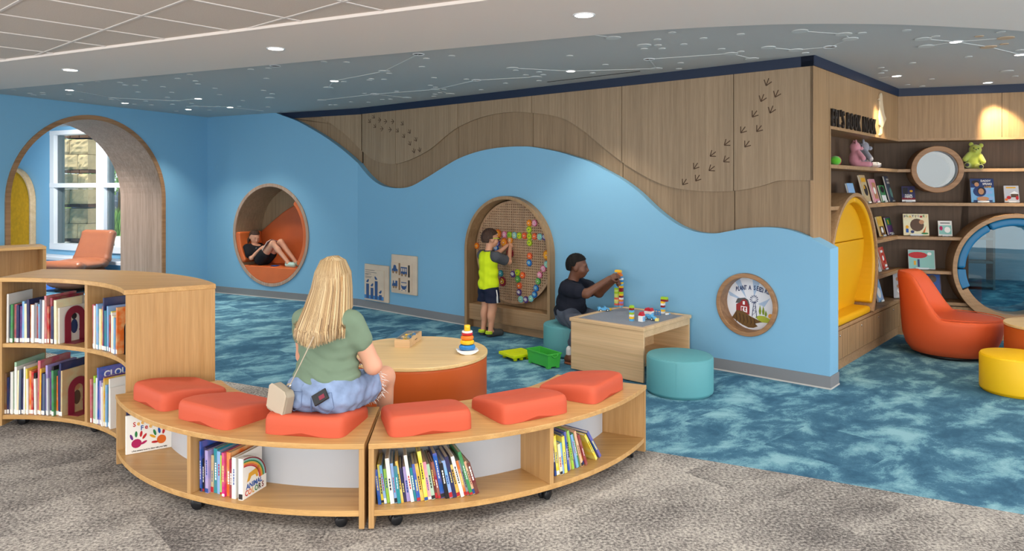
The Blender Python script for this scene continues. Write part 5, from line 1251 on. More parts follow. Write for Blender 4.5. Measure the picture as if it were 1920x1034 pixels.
cover_poly(o, 'ink_gold', [(0.03, 0.078), (0.04, 0.10), (0.045, 0.118), (0.075, 0.122), (0.10, 0.125), (0.12, 0.135), (0.13, 0.125), (0.118, 0.112), (0.115, 0.095), (0.12, 0.08), (0.105, 0.08), (0.095, 0.098), (0.065, 0.098), (0.05, 0.08)], 1, t, 'printed_animal')
cover_text(o, 'ANIMAL', 0.036, 'ink_blue', 0.088, 0.043, t, 0.95, lvl=1); x = 0.028
for ch, m in zip('COLORS', ('ink_red', 'ink_orange', 'ink_gold', 'ink_green', 'ink_dark', 'ink_maroon')): cover_text(o, ch, 0.038, m, x, 0.012, t, 0.85, lvl=1); x += 0.0255
MB().bb(0.002, t - 0.002, -0.0008, 0.0001, 0.004, 0.03).build('spine_label', 'sticker_dark', cv)
# left bench, left bay: hand-print book and its neighbours
S4 = [('sky blue', 0.014, 0.27, 0.24), ('yellow', 0.012, 0.16, 0.16), ('navy', 0.014, 0.245, 0.22), ('pale grey', 0.012, 0.215, 0.21)]
_, a = row(BC, RO - 0.055, -144.6, False, S4, 'left bay of the left bench', 0.098, 'board books behind the hand-print cover', 0.0)
p = polar(BC, RO - 0.035, a + 0.2); t = 0.018; W, Hh = 0.245, 0.225
o = thing('book', 'white board book with painted handprints reading See Touch Feel', 'book', (p[0], p[1], 0.0986), math.radians(a + 0.2 + 90 - 4), 'board books behind the hand-print cover')
cv = MB().bb(0, t, 0, W, 0, Hh).build('cover', 'sticker_white', o, bevel=0.004)
def word(s, u, z, size, inks, rot=0.0):
    for i, ch in enumerate(s): cover_text(o, ch, size, inks[i % len(inks)], u + i * size * 0.60 * (1.0), z + i * rot, t, 0.9, lvl=1)
word('See,', 0.045, 0.158, 0.036, ('ink_red', 'ink_gold', 'ink_gold', 'ink_gold'), 0.004); word('Touch,', 0.125, 0.172, 0.034, ('ink_green', 'ink_gold', 'ink_blue', 'ink_red', 'ink_magenta', 'ink_red'), 0.0)
word('Feel', 0.085, 0.132, 0.038, ('ink_blue', 'ink_red', 'ink_gold', 'ink_green'), 0.003)
cover_text(o, 'a first sensory book to share with your baby', 0.0115, 'ink_dark', 0.125, 0.012, t, 0.9, lvl=1)
def oval(u, z, ru, rz_, rot=0.0, n=14): return [(u + ru * math.cos(i * 2 * math.pi / n) * math.cos(rot) - rz_ * math.sin(i * 2 * math.pi / n) * math.sin(rot), z + ru * math.cos(i * 2 * math.pi / n) * math.sin(rot) + rz_ * math.sin(i * 2 * math.pi / n) * math.cos(rot)) for i in range(n)]
cover_poly(o, 'ink_magenta', oval(0.056, 0.058, 0.027, 0.026), 1, t, 'hand_print')
for u, z, m, r in ((0.03, 0.098, 'ink_purple', 0.35), (0.054, 0.112, 'ink_green', 0.0), (0.080, 0.110, 'ink_red', -0.15), (0.098, 0.094, 'ink_red', -0.6), (0.095, 0.058, 'ink_magenta', -1.1)): cover_poly(o, m, oval(u, z, 0.007, 0.018, r), 1, t, 'finger_print')
cover_poly(o, 'ink_orange', oval(0.188, 0.060, 0.025, 0.026, 0.3), 1, t, 'hand_print')
for u, z, m, r in ((0.141, 0.086, 'ink_gold', 1.0), (0.152, 0.106, 'ink_green', 0.3), (0.176, 0.114, 'ink_blue', 0.15), (0.200, 0.108, 'ink_red', -0.2), (0.153, 0.05, 'ink_red', 1.5)): cover_poly(o, m, oval(u, z, 0.007, 0.019, r), 1, t, 'finger_print')
# tall bookcase
UL = ['white', 'navy', 'green', 'rose', 'navy', 'purple', 'sky blue', 'cream', 'navy', 'orange', 'white', 'grey', 'crimson', 'sky blue', 'slate', 'white', 'lilac', 'red', 'rose', 'navy', 'white', 'cream', 'white']
q = mk(UL, (0.012, 0.020), (0.25, 0.30), (0.19, 0.25)); q[0] = ('white', 0.012, 0.335, 0.26); q[16] = ('rose', 0.016, 0.325, 0.27); q[18] = ('crimson', 0.018, 0.31, 0.28); q[22] = ('white', 0.012, 0.245, 0.24)
rUL, aUL = row(TC, TI + 0.035, 91.4, True, q, 'upper left bay of the tall bookcase', 0.576, 'picture books upper left', sticker='sticker_white')
UR = ['rose', 'white', 'tan', 'sky blue', 'cream', 'yellow', 'rose', 'navy', 'teal', 'sky blue', 'white', 'crimson', 'yellow', 'white', 'cream', 'sky blue', 'orange']
q = mk(UR, (0.014, 0.022), (0.23, 0.30), (0.19, 0.26)); q[7] = ('navy', 0.016, 0.345, 0.27)
_, aUR = row(TC, TI + 0.03, 61.6, True, q, 'upper right bay of the tall bookcase', 0.576, 'picture books upper right', sticker='sticker_white')
LL = ['brown', 'navy', 'pale grey', 'white', 'sage', 'white', 'cream', 'slate', 'navy', 'white', 'yellow', 'white', 'orange', 'red', 'black', 'white', 'rose', 'gold', 'navy', 'slate', 'lilac', 'pale grey', 'purple', 'black', 'green', 'orange', 'navy', 'yellow', 'tan']
q = mk(LL, (0.011, 0.018), (0.24, 0.34), (0.19, 0.27)); q[16] = ('rose', 0.020, 0.37, 0.28); q[4] = ('sage', 0.014, 0.355, 0.3); q[27] = ('navy', 0.016, 0.36, 0.3); q[28] = ('tan', 0.012, 0.31, 0.27)
rLL, aLL = row(TC, TI + 0.03, 92.0, True, q, 'lower left bay of the tall bookcase', 0.084, 'picture books lower left', sticker='sticker_white')
LR = ['rose', 'lime', 'sage', 'white', 'navy', 'lilac', 'pale grey', 'purple', 'white', 'gold', 'sky blue', 'black', 'white', 'pale grey', 'white']
q = mk(LR, (0.013, 0.020), (0.24, 0.33), (0.2, 0.28)); q[4] = ('blue', 0.016, 0.37, 0.3)
_, aLR = row(TC, TI + 0.02, 61.6, True, q, 'lower right bay of the tall bookcase', 0.084, 'picture books lower right', sticker='sticker_white')
_[4]['label'] = 'tall blue book reading CLOUD in the lower right bay of the bookcase'
cover_text(_[4], 'CLOUD', 0.06, 'ink_white', 0.14, 0.30, 0.016, 1.0, lvl=1)
for bk_, inks in ((rUL[-1], ('ink_navy', 'ink_dark')), (rLL[-1], ('ink_brown', 'ink_skin'))):
    tt = [c for c in bk_.children if c.name.startswith('cover')][0].dimensions.x
    for u, z, a_, b_, k in ((0.12, 0.10, 0.03, 0.05, 0), (0.12, 0.17, 0.022, 0.022, 1), (0.06, 0.15, 0.012, 0.012, 0), (0.19, 0.17, 0.014, 0.012, 0), (0.18, 0.07, 0.02, 0.012, 1)): cover_poly(bk_, inks[k], oval(u, z, a_, b_), 1, 0.012, 'printed_shape')
mat('bookend_maroon', rgb(128, 30, 54), 0.45); 
def bookend(a, r, z, m, label):
    p = polar(TC, r, a); t = thing('bookend', label, 'bookend', (p[0], p[1], z + 0.0005), math.radians(a - 90), 'metal bookends')
    mb = arch_band(MB(), 0.11, 0.16, 0.035, 0.085, -0.0015, 0.0015, 16); mb.xf(Matrix.Rotation(R90, 4, 'Z')); mb.build('upright_plate', m, t)
    MB().bb(0.0, 0.09, 0.02, 0.2, 0.0, 0.002).build('foot_plate', m, t)
bookend(aUL - 0.6, TI + 0.04, 0.576, 'bookend_maroon', 'maroon arched bookend in the upper left bay'); bookend(aLL - 0.6, TI + 0.04, 0.084, 'bookend_maroon', 'maroon arched bookend in the lower left bay')
bookend(aUR - 0.6, TI + 0.04, 0.576, 'lamp_off', 'black arched bookend in the upper right bay')

# ------------------------------------------------------------------ display books of the nook
mat('acrylic', rgb(220, 226, 230), 0.1, 0.6)
def display(fr, px, wpx, z, h, col, label, art=(), y=0.10, w=None, text=()):
    x0 = on_plane(px - wpx / 2, 400, shift(fr, 0, y))[0]; x1 = on_plane(px + wpx / 2, 400, shift(fr, 0, y))[0]
    w = w or (x1 - x0); xc = (x0 + x1) / 2; tl = math.radians(-14)
    o = thing('display_book', label, 'book', wpt(fr, xc - w / 2, y, z + 0.008), 0, 'face-out books in the nook'); o.rotation_euler = (tl, 0, fr[1])
    c = MB().bb(0, w, 0, 0.003, 0, h).build('cover', 'book_cover', o); c.color = rgb(*CN[col])
    MB().bb(0.001, w - 0.002, 0.003, 0.014, 0.002, h - 0.002).build('pages', 'paper', o); b = MB().bb(0, w, 0.014, 0.017, 0, h).build('back_cover', 'book_cover', o); b.color = rgb(*CN[col])
    for k, (m, pts) in enumerate(art): MB().prism([(x * w, zz * h) for x, zz in pts], -0.0007 * (k + 1) - 0.0004, -0.0007 * (k + 1)).build('cover_print', m, o)
    for s, m, x, zz, sz, sx in text: face_text(o, s, sz * h, m, x * w, zz * h, sx, y=-0.0045)
    st = MB(); st.bb(w * 0.25, w * 0.75, -0.014, -0.002, -0.006, -0.003); st.bb(w * 0.25, w * 0.75, -0.016, -0.013, -0.006, 0.012); st.bb(w * 0.3, w * 0.7, -0.002, 0.05, -0.0065, -0.003); st.build('display_easel', 'acrylic', o)
    return o
R_ = lambda a, b, c, d: ((a, b), (c, b), (c, d), (a, d))
def O_(x, z, rx, rz_): return tuple((x + rx * math.cos(i * math.pi / 8), z + rz_ * math.sin(i * math.pi / 8)) for i in range(16))
z2, z3, z4, zb = SHZ[1], SHZ[2], SHZ[3], ZB
N1w = 0.21
for px, z, h, col, lab, art in ((1603, z2, 0.21, 'sky blue', 'sky blue display book leftmost on the shelf over the yellow pod', [('ink_magenta', R_(0, 0, .3, .5))]), (1629, z2, 0.30, 'tan', 'tall yellow and brown display book above the yellow pod', [('ink_gold', R_(.2, .75, .9, .9)), ('ink_dark', O_(.55, .45, .3, .2)), ('ink_gold', R_(.3, .5, .5, .62))]),
        (1645.5, z2, 0.26, 'pink', 'pink and tan display book above the yellow pod', [('ink_skin', R_(.25, .15, .9, .85)), ('ink_white', O_(.5, .5, .2, .15))]), (1660, z2, 0.19, 'green', 'green and white display book above the yellow pod', [('ink_white', R_(.1, .05, .9, .4)), ('ink_dark', O_(.5, .75, .35, .2))]),
        (1674, z2, 0.30, 'slate', 'slate blue display book nearest the corner on the second shelf', [('ink_white', R_(.3, .7, .9, .78)), ('ink_white', R_(.3, .83, .9, .9)), ('ink_teal', O_(.6, .35, .25, .2))]),
        (1634, z3, 0.24, 'grey', 'grey display book half hidden by the yellow pod edge', [('ink_brown', O_(.5, .5, .3, .3))]), (1657, z3, 0.22, 'gold', 'gold display book beside the yellow pod on the third shelf', [('ink_brown', R_(.1, .05, .9, .5)), ('ink_white', O_(.5, .3, .2, .15))]),
        (1672, z3, 0.20, 'purple', 'purple and green display book near the corner, third shelf', [('ink_green', R_(.05, .55, .95, .95)), ('ink_gold', R_(.3, .6, .5, .85)), ('ink_white', R_(.1, .05, .9, .12))]),
        (1648, z4, 0.19, 'pale grey', 'pale display book beside the red one on the fourth shelf', [('ink_brown', O_(.5, .5, .3, .3))]), (1661, z4, 0.25, 'red', 'red display book on the fourth shelf by the yellow pod', [('ink_white', R_(.3, .75, .7, .85)), ('ink_white', O_(.5, .5, .15, .12)), ('ink_white', R_(.5, .1, .9, .2))]),
        (1653, zb, 0.24, 'sky blue', 'pale blue display book on the cabinet top beside the yellow seat', [('ink_white', O_(.4, .4, .3, .25))])):
    display(FN1, px, 14, z, h, col, lab, art, w=N1w)
display(FN2, 1704, 25, z2, 0.18, 'navy', 'dark display book reading FUTURE HERO', [('ink_dark', R_(.08, .5, .45, .9)), ('ink_gold', O_(.72, .68, .12, .07)), ('ink_maroon', R_(0, .12, 1, .25)), ('ink_white', R_(0, 0, 1, .12))], text=[('FUTURE', 'ink_white', .5, .37, .14, .8), ('HERO', 'ink_white', .5, .24, .18, .9)])
display(FN2, 1843.5, 44, z2, 0.265, 'sky blue', 'blue display book reading DADDY SPEAKS LOVE', [('ink_navy', R_(0, .62, 1, 1)), ('ink_navy', O_(.38, .45, .28, .22)), ('ink_dark', O_(.22, .84, .17, .09)), ('ink_skin', O_(.27, .75, .10, .09)), ('ink_dark', O_(.45, .47, .16, .17)), ('ink_skin', O_(.44, .45, .12, .13)), ('ink_navy', R_(.1, 0, .9, .08)), ('ink_skin', O_(.5, .14, .26, .09))], text=[('DADDY', 'ink_white', .66, .86, .12, .85), ('SPEAKS', 'ink_white', .72, .73, .12, .85), ('LOVE', 'ink_gold', .74, .60, .12, .85)])
display(FN2, 1898, 28, z2, 0.185, 'pale grey', 'snowy house display book at the right end of the second shelf', [('ink_gold', R_(.15, .84, .8, .92)), ('ink_brown', R_(.45, .3, .95, .5)), ('ink_white', ((.35, .5), (.7, .68), (1, .5))), ('ink_red', O_(.3, .28, .15, .1)), ('ink_orange', O_(.12, .16, .1, .07)), ('ink_red', O_(.85, .26, .1, .12))])
display(FN2, 1718.5, 48, z3, 0.245, 'cream', 'cream display book reading PLAYTIME with a brown round figure', [('ink_brown', O_(.54, .48, .27, .30)), ('ink_skin', O_(.72, .62, .1, .1)), ('ink_gold', O_(.15, .38, .06, .08)), ('ink_blue', R_(.1, .12, .2, .3)), ('ink_navy', O_(.35, .16, .07, .07)), ('ink_orange', ((.75, .12), (.9, .45), (.83, .12))), ('ink_green', O_(.83, .09, .14, .04))], text=[(ch, m, .07 + .107 * i, .82 + (.03 if i % 2 else 0), .15, .9) for i, (ch, m) in enumerate(zip('PLAYTIME?', ('ink_navy', 'ink_green', 'ink_gold', 'ink_navy', 'ink_brown', 'ink_purple', 'ink_red', 'ink_green', 'ink_gold')))])
display(FN2, 1773, 26, z3, 0.17, 'white', 'small white and mint display book beside the PLAYTIME one', [('ink_teal', R_(.05, .1, .95, .7)), ('ink_magenta', O_(.2, .5, .12, .15)), ('ink_white', O_(.65, .4, .22, .2)), ('ink_dark', R_(.15, .82, .85, .87))])
display(FN2, 1729, 50, z4, 0.215, 'pale grey', 'grey display book with a big red umbrella shape', [('ink_teal', R_(.02, .03, .98, .97)), ('ink_red', O_(.36, .72, .36, .17)), ('ink_navy', R_(.34, .1, .42, .5)), ('ink_gold', R_(.2, .2, .28, .42)), ('ink_white', O_(.8, .8, .08, .08))])
display(FN2, 1696, 40, zb, 0.30, 'pale grey', 'silver display book with small faces on the cabinet top', [('ink_maroon', R_(.25, .5, .75, .62)), ('ink_skin', O_(.2, .72, .08, .07)), ('ink_brown', O_(.5, .82, .08, .07)), ('ink_maroon', O_(.8, .68, .09, .08)), ('ink_white', O_(.4, .28, .25, .1)), ('ink_skin', O_(.25, .45, .09, .07))])
display(FN2, 1746, 40, zb, 0.31, 'navy', 'dark blue display book half hidden by the orange chair', [('ink_blue', R_(.05, .1, .95, .9)), ('ink_white', R_(.12, .6, .18, .85)), ('ink_brown', O_(.6, .75, .2, .14)), ('ink_green', R_(.1, .05, .5, .3))])
# ------------------------------------------------------------------ toys
BR = {'lime': (166, 206, 44), 'pale lime': (206, 222, 120), 'maroon': (140, 24, 38), 'red': (196, 30, 44), 'blue': (96, 176, 226), 'azure': (40, 130, 206), 'white': (240, 240, 240), 'yellow': (250, 196, 32), 'pale yellow': (240, 224, 130), 'coral': (226, 100, 88), 'lavender': (160, 132, 204), 'orange': (238, 128, 40)}
for k, v in BR.items(): mat('brick_' + k, rgb(*v), 0.3, 0.5)
BS, BHt = 0.032, 0.0192
def brick_mesh(nx=2, ny=2, hh=1.0):
    mb = MB(); wx, wy, h = nx * 0.016, ny * 0.016, BHt * hh
    mb.bb(-wx / 2, wx / 2, -wy / 2, wy / 2, 0, h - 0.0006)
    for i in range(nx):
        for j in range(ny): mb.lathe([(0.0048, h - 0.0007), (0.0048, h + 0.004)], 10, (-wx / 2 + 0.016 * (i + 0.5), -wy / 2 + 0.016 * (j + 0.5), 0), smooth=False)
    return mb.mesh('brick')
BM22, BM24, BM21 = brick_mesh(), brick_mesh(4, 2), brick_mesh(2, 1)
def brick(parent, col, x, y, z, me=None, rz=0.0):
    o = obj('brick', (me or BM22).copy(), 'brick_' + col, parent, loc=(x, y, z), rz=rz); return o
ZP = HT - 0.0062
def tpos(px, py, z=None): p = on_z(px, py, HT - 0.01); return (p.x, p.y, ZP + 0.0002)
tw = thing('brick_tower', 'tall two-column tower of coloured bricks under two reaching hands', 'brick tower', tpos(1156, 577), A1)
for k, c in enumerate(('blue', 'coral', 'pale lime', 'pale yellow', 'coral', 'pale lime', 'pale lime', 'lime', 'pale lime', 'lime')): brick(tw, c, 0, 0, k * BHt)
for k, c in enumerate(('blue', 'coral', 'lavender', 'orange', 'white', 'maroon', 'yellow', 'lime', 'maroon', 'maroon')): brick(tw, c, 0.040, 0.022, k * BHt)
for k, c in ((10, 'blue'), (11, 'blue'), (12, 'pale yellow'), (13, 'pale yellow'), (14, 'blue')): brick(tw, c, 0.0, 0.0, k * BHt)
for k, c in ((10, 'yellow'), (11, 'blue'), (12, 'yellow'), (13, 'azure'), (14, 'white')): brick(tw, c, 0.040, 0.022, k * BHt)
brick(tw, 'azure', 0.02, 0.011, 15 * BHt, BM24); brick(tw, 'yellow', -0.036, 0.0, 15 * BHt); brick(tw, 'orange', 0.04, 0.01, 16 * BHt); brick(tw, 'yellow', 0.02, 0.0, 18 * BHt, BM24); brick(tw, 'orange', 0.03, 0.006, 17 * BHt)
tw = thing('brick_tower', 'short brick tower at the front of the play table', 'brick tower', tpos(1184.5, 603), A1)
for k, c in enumerate(('blue', 'yellow', 'white', 'lime', 'blue', 'maroon', 'lime')): brick(tw, c, 0, 0, k * BHt)
tw = thing('brick_tower', 'brick tower with an overhanging top at the back right of the table', 'brick tower', tpos(1243, 589), A1)
for k, c in enumerate(('white', 'yellow', 'blue', 'maroon', 'white', 'yellow')): brick(tw, c, 0, 0, k * BHt)
brick(tw, 'maroon', 0.016, 0, 6 * BHt, BM24); brick(tw, 'lime', 0.016, 0, 7 * BHt, BM24)
def house(px, py, label, w, d, h, roofs):
    t = thing('toy_house', label, 'toy house', tpos(px, py), A1)
    MB().bb(-w / 2, w / 2, -d / 2, d / 2, 0, h).build('walls', 'brick_white', t, bevel=0.0012)
    for xo, ww in roofs:
        mb = MB(); mb.prism([(xo - ww / 2 - 0.002, h), (xo + ww / 2 + 0.002, h), (xo + 0.006, h + ww * 0.75), (xo - 0.006, h + ww * 0.75)], -d / 2 - 0.002, d / 2 + 0.002); mb.build('roof', 'brick_red', t, bevel=0.001)
    wn_ = MB(); x = w / 2 + 0.001
    for a, b, c, e in ((-0.018, 0.018, 0.006, 0.010), (-0.018, 0.018, 0.040, 0.044), (-0.018, -0.014, 0.010, 0.040), (0.014, 0.018, 0.010, 0.040), (-0.002, 0.002, 0.010, 0.040), (-0.014, 0.014, 0.023, 0.027)): wn_.bb(x - 0.001, x + 0.003, a, b, c, e)
    wn_.build('window_frame', 'brick_blue', t)
house(1203, 604, 'small toy house with one red roof and a blue window', 0.044, 0.044, 0.052, ((0, 0.044),)); house(1217, 596, 'larger toy house with two red roofs', 0.072, 0.048, 0.058, ((-0.018, 0.036), (0.018, 0.036)))
wf = thing('toy_window', 'loose blue toy window frame beside the houses', 'toy window', tpos(1233, 592), A1)
mb = MB(); [mb.bb(*q) for q in ((-0.03, 0.03, 0, 0.006, 0, 0.005), (-0.03, 0.03, 0, 0.006, 0.043, 0.048), (-0.03, -0.026, 0, 0.006, 0.005, 0.043), (0.026, 0.03, 0, 0.006, 0.005, 0.043), (-0.002, 0.002, 0, 0.006, 0.005, 0.043), (-0.026, 0.026, 0, 0.006, 0.022, 0.026))]; mb.build('frame', 'brick_azure', wf)
mat('tyre', rgb(40, 40, 44), 0.6)
def toy_car(px, py, rz, label):
    t = thing('toy_car', label, 'toy car', tpos(px, py), rz)
    prof = [(-0.055, 0.010), (0.055, 0.010), (0.058, 0.026), (0.040, 0.034), (0.024, 0.036), (0.012, 0.052), (0.004, 0.052), (0.002, 0.036), (-0.026, 0.034), (-0.034, 0.046), (-0.052, 0.046), (-0.057, 0.03)]
    MB().prism(prof, -0.018, 0.018).build('body', 'brick_blue', t, bevel=0.003)
    for sx in (-0.034, 0.034):
        for sy in (-1, 1):
            w = MB().lathe([(0.0001, -0.004), (0.012, -0.004), (0.012, 0.004), (0.0001, 0.004)], 16, (sx, sy * 0.019, 0.0125), Matrix.Rotation(R90, 3, 'X')).build('wheel', 'tyre', t)
            MB().lathe([(0.0001, -0.001), (0.007, -0.001), (0.007, 0.001), (0.0001, 0.001)], 12, (sx, sy * 0.0235, 0.0125), Matrix.Rotation(R90, 3, 'X')).build('hub_cap', 'brick_white', w)
    return t
toy_car(1131.5, 585, math.radians(10), 'light blue toy car at the left of the play table'); toy_car(1220, 601, math.radians(-55), 'light blue toy car in front of the toy houses')
for px, py, c, lab in ((1143, 583, 'yellow', 'loose yellow brick behind the left toy car'), (1232, 603, 'pale yellow', 'loose pale yellow brick at the corner of the play table')):
    o = obj('loose_brick', BM22.copy(), 'brick_' + c, loc=tpos(px, py), rz=A1 + 0.3); tag(o, lab, 'brick', 'loose bricks')
tf = thing('toy_figure', 'tiny white toy figure lying near the table edge', 'toy figure', tpos(1251, 592), 0.4)
blob('body', [cap((-0.014, 0, 0.009), (0.012, 0, 0.009), 0.009, 0.007)], 'brick_white', tf, h=0.003, k=0.005); blob('head', [ell((0.024, 0, 0.010), 0.009)], 'brick_blue', tf, h=0.003, k=0.003)
# ring stacker on the drum table
p = on_z(876, 664, 0.45); rs = thing('ring_stacker', 'stacking ring toy with coloured rings on a white rocker', 'toy', (p.x, p.y, 0.4502), math.radians(12))
vs = []; sect = [(-0.078, 0.028), (-0.05, 0.010), (-0.02, 0.001), (0.02, 0.001), (0.05, 0.010), (0.078, 0.028), (0.078, 0.034), (0.04, 0.030), (-0.04, 0.030), (-0.078, 0.034)]
MB().prism(sect, -0.045, 0.045).build('rocker_base', 'brick_white', rs, bevel=0.008, seg=3)
def torus(R, r, n=36, m=12): return MB().lathe([(R + r * math.cos(2 * math.pi * k / m), r * 0.95 * math.sin(2 * math.pi * k / m)) for k in range(m)] + [(R + r, 0.0)], n)
for z, R, r, c in ((0.050, 0.040, 0.0195, 'azure'), (0.086, 0.034, 0.0175, 'yellow'), (0.119, 0.031, 0.0165, 'orange'), (0.145, 0.031, 0.010, 'red'), (0.160, 0.030, 0.009, 'white')): torus(R, r).build('ring', 'brick_' + c, rs, loc=(0, 0, z))
MB().lathe([(0.02, 0.03), (0.018, 0.165), (0.0215, 0.168), (0.0215, 0.203), (0.019, 0.208), (0.0001, 0.209)], 24).build('cone_cap', 'brick_yellow', rs)
# wooden toy box
p0, p1 = on_z(768, 653, 0.45), on_z(793, 634, 0.45); ang = math.atan2(p1.y - p0.y, p1.x - p0.x) - R90
tb_ = thing('toy_box', 'open pale wood toy box holding blocks on the drum table', 'toy box', (p0.x, p0.y, 0.4502), ang)
Wb, Lb, Hb = 0.118, 0.33, 0.062
for q in ((-Wb, 0, 0, 0.007, 0, Hb), (-Wb, 0, Lb - 0.007, Lb, 0, Hb), (-Wb, -Wb + 0.007, 0.007, Lb - 0.007, 0, Hb), (-0.007, 0, 0.007, Lb - 0.007, 0, Hb)): MB().bb(*q).build('box_side', 'maple', tb_, bevel=0.001)
MB().bb(-Wb + 0.007, -0.007, 0.007, Lb - 0.007, 0, 0.006).build('box_floor', 'maple', tb_); MB().bb(-Wb - 0.07, -0.012, 0.02, Lb - 0.01, Hb + 0.001, Hb + 0.004).build('sliding_lid', 'clear_glass', tb_)
MB().bb(0.0, 0.001, 0.14, 0.2, 0.028, 0.034).build('stamped_mark', 'ink_dark', tb_)
rb = random.Random(3)
for k in range(14):
    c = ('brick_azure', 'brick_yellow', 'maple', 'brick_white', 'maple_light')[k % 5]; x, y = rb.uniform(-Wb + 0.03, -0.03), 0.04 + k * 0.019
    bb_ = MB(); bb_.box((0, 0, 0), (0.03, 0.03, 0.022), mat=euler(rb.uniform(-30, 30), rb.uniform(-30, 30), rb.uniform(0, 90))) if k % 2 else bb_.lathe([(0.0001, -0.012), (0.015, -0.012), (0.015, 0.012), (0.0001, 0.012)], 14, R=euler(40, rb.uniform(-40, 40), 0))
    o = bb_.build('wooden_block', c, loc=wpt(((p0.x, p0.y), ang), x, y, 0.4502 + rb.uniform(0.03, 0.055))); tag(o, f"{('blue', 'yellow', 'bare wood', 'white', 'pale wood')[k % 5]} {'cube' if k % 2 else 'peg'} block, {ORD[k]} from the front of the toy box", 'block', 'blocks in the toy box')
# green bin and lime lid
mat('bin_green', rgb(66, 178, 68), 0.4, 0.4); mat('lid_lime', rgb(206, 222, 0), 0.4, 0.4)
pc_ = on_z(1027, 694, 0.0); bx_ = thing('storage_bin', 'green plastic toy bin on the blue carpet', 'bin', (pc_.x, pc_.y, 0.001), math.radians(34))
Wg, Lg, Hg = 0.155, 0.33, 0.135                   # local x = short side, y = long side going away
def rim_ring(w, l, z, ins): return [(ins, ins, z), (w - ins, ins, z), (w - ins, l - ins, z), (ins, l - ins, z)]
vs = rim_ring(Wg, Lg, 0.012, 0.012) + rim_ring(Wg, Lg, Hg, 0.0) + rim_ring(Wg, Lg, Hg, 0.006) + rim_ring(Wg, Lg, 0.02, 0.018)
fs = [(3, 2, 1, 0)] + [(i, (i + 1) % 4, 4 + (i + 1) % 4, 4 + i) for i in range(4)] + [(4 + i, 4 + (i + 1) % 4, 8 + (i + 1) % 4, 8 + i) for i in range(4)] + [(8 + i, 8 + (i + 1) % 4, 12 + (i + 1) % 4, 12 + i) for i in range(4)] + [(12, 13, 14, 15)]
MB().add(vs, fs).build('tub', 'bin_green', bx_, bevel=0.004)
rm = MB(); 
for q in ((-0.006, Wg + 0.006, -0.006, 0.004, Hg - 0.014, Hg), (-0.006, Wg + 0.006, Lg - 0.004, Lg + 0.006, Hg - 0.014, Hg), (-0.006, 0.004, 0.004, Lg - 0.004, Hg - 0.014, Hg), (Wg - 0.004, Wg + 0.006, 0.004, Lg - 0.004, Hg - 0.014, Hg)): rm.bb(*q)
rm.build('rim', 'bin_green', bx_, bevel=0.003)
for x, y in ((0.03, 0.03), (Wg - 0.03, 0.03), (0.03, Lg - 0.03), (Wg - 0.03, Lg - 0.03)): MB().bb(x - 0.018, x + 0.018, y - 0.018, y + 0.018, 0, 0.014).build('foot', 'bin_green', bx_)
for y in (-0.004, Lg + 0.004): MB().tube([(Wg / 2 + 0.034 * math.cos(a), y, Hg - 0.005 - 0.030 * math.sin(a)) for a in np.linspace(0, math.pi, 9)], 0.006, 8).build('grip', 'bin_green', bx_)
pl_ = on_z(984, 676, 0.0); ld = thing('bin_lid', 'lime plastic lid lying beside the green bin', 'lid', (pl_.x, pl_.y, 0.001), math.radians(34))
MB().bb(-0.13, 0.14, 0.0, 0.26, 0.025, 0.055).build('lid_plate', 'lid_lime', ld, bevel=0.006)
for x in (-0.09, -0.02, 0.05): MB().lathe([(0.02, 0), (0.02, 0.026)], 16, (x, 0.03, 0)).build('stud', 'lid_lime', ld); MB().lathe([(0.02, 0), (0.02, 0.026)], 16, (x, 0.21, 0)).build('stud', 'lid_lime', ld)
for x, y in ((0.0, 0.13), (0.09, 0.09)): MB().lathe([(0.032, 0.0555), (0.032, 0.0575), (0.0001, 0.0575)], 20, (x, y, 0), smooth=False).build('dimple', 'lid_lime', ld)
# soft toys on the nook shelf: plain bears in the photo's colours
for k, c in (('plush_pink', (204, 140, 154)), ('plush_grey', (150, 152, 166)), ('plush_green', (172, 184, 84)), ('plush_dark', (60, 56, 66)), ('plush_lime', (96, 190, 50)), ('plush_red', (190, 36, 40))): mat(k, rgb(*c), 0.95, 0.1, sheen=0.4, bump=0.6, bscale=320)
def bear(fr, x, z, s, m, label, y=0.12, rz=0.0, m2='plush_dark', lean=0.0):
    t = thing('plush_bear', label, 'soft toy', wpt(fr, x, y, z + 0.001), fr[1] + rz); t.scale = (s, s, s); t.rotation_euler[1] = lean
    blob('body', [ell((0, 0.02, 0.10), (0.075, 0.065, 0.10)), ell((0, 0.015, 0.235), (0.068, 0.06, 0.065)), cap((-0.06, -0.01, 0.17), (-0.095, -0.05, 0.10), 0.027, 0.03), cap((0.06, -0.01, 0.17), (0.095, -0.05, 0.10), 0.027, 0.03), cap((-0.04, 0.0, 0.035), (-0.07, -0.12, 0.033), 0.034, 0.032), cap((0.04, 0.0, 0.035), (0.07, -0.12, 0.033), 0.034, 0.032)], m, t, h=0.009, k=0.025)
    for sx in (-1, 1):
        e = blob('ear', [ell((sx * 0.052, 0.02, 0.295), (0.026, 0.014, 0.028))], m, t, h=0.006, k=0.01)
        MB().ball((sx * 0.024, -0.046, 0.25), 0.007, 8, 6).build('eye', 'lamp_off', t); MB().ball((sx * 0.072, -0.152, 0.033), (0.022, 0.006, 0.022), 12, 8).build('foot_pad', m2, t)
    blob('muzzle', [ell((0, -0.05, 0.222), (0.03, 0.025, 0.023))], m, t, h=0.006, k=0.01); MB().ball((0, -0.075, 0.23), (0.009, 0.006, 0.006), 8, 6).build('nose', 'lamp_off', t)
vx = lambda px, fr, y: on_plane(px, 300, shift(fr, 0, y))[0]
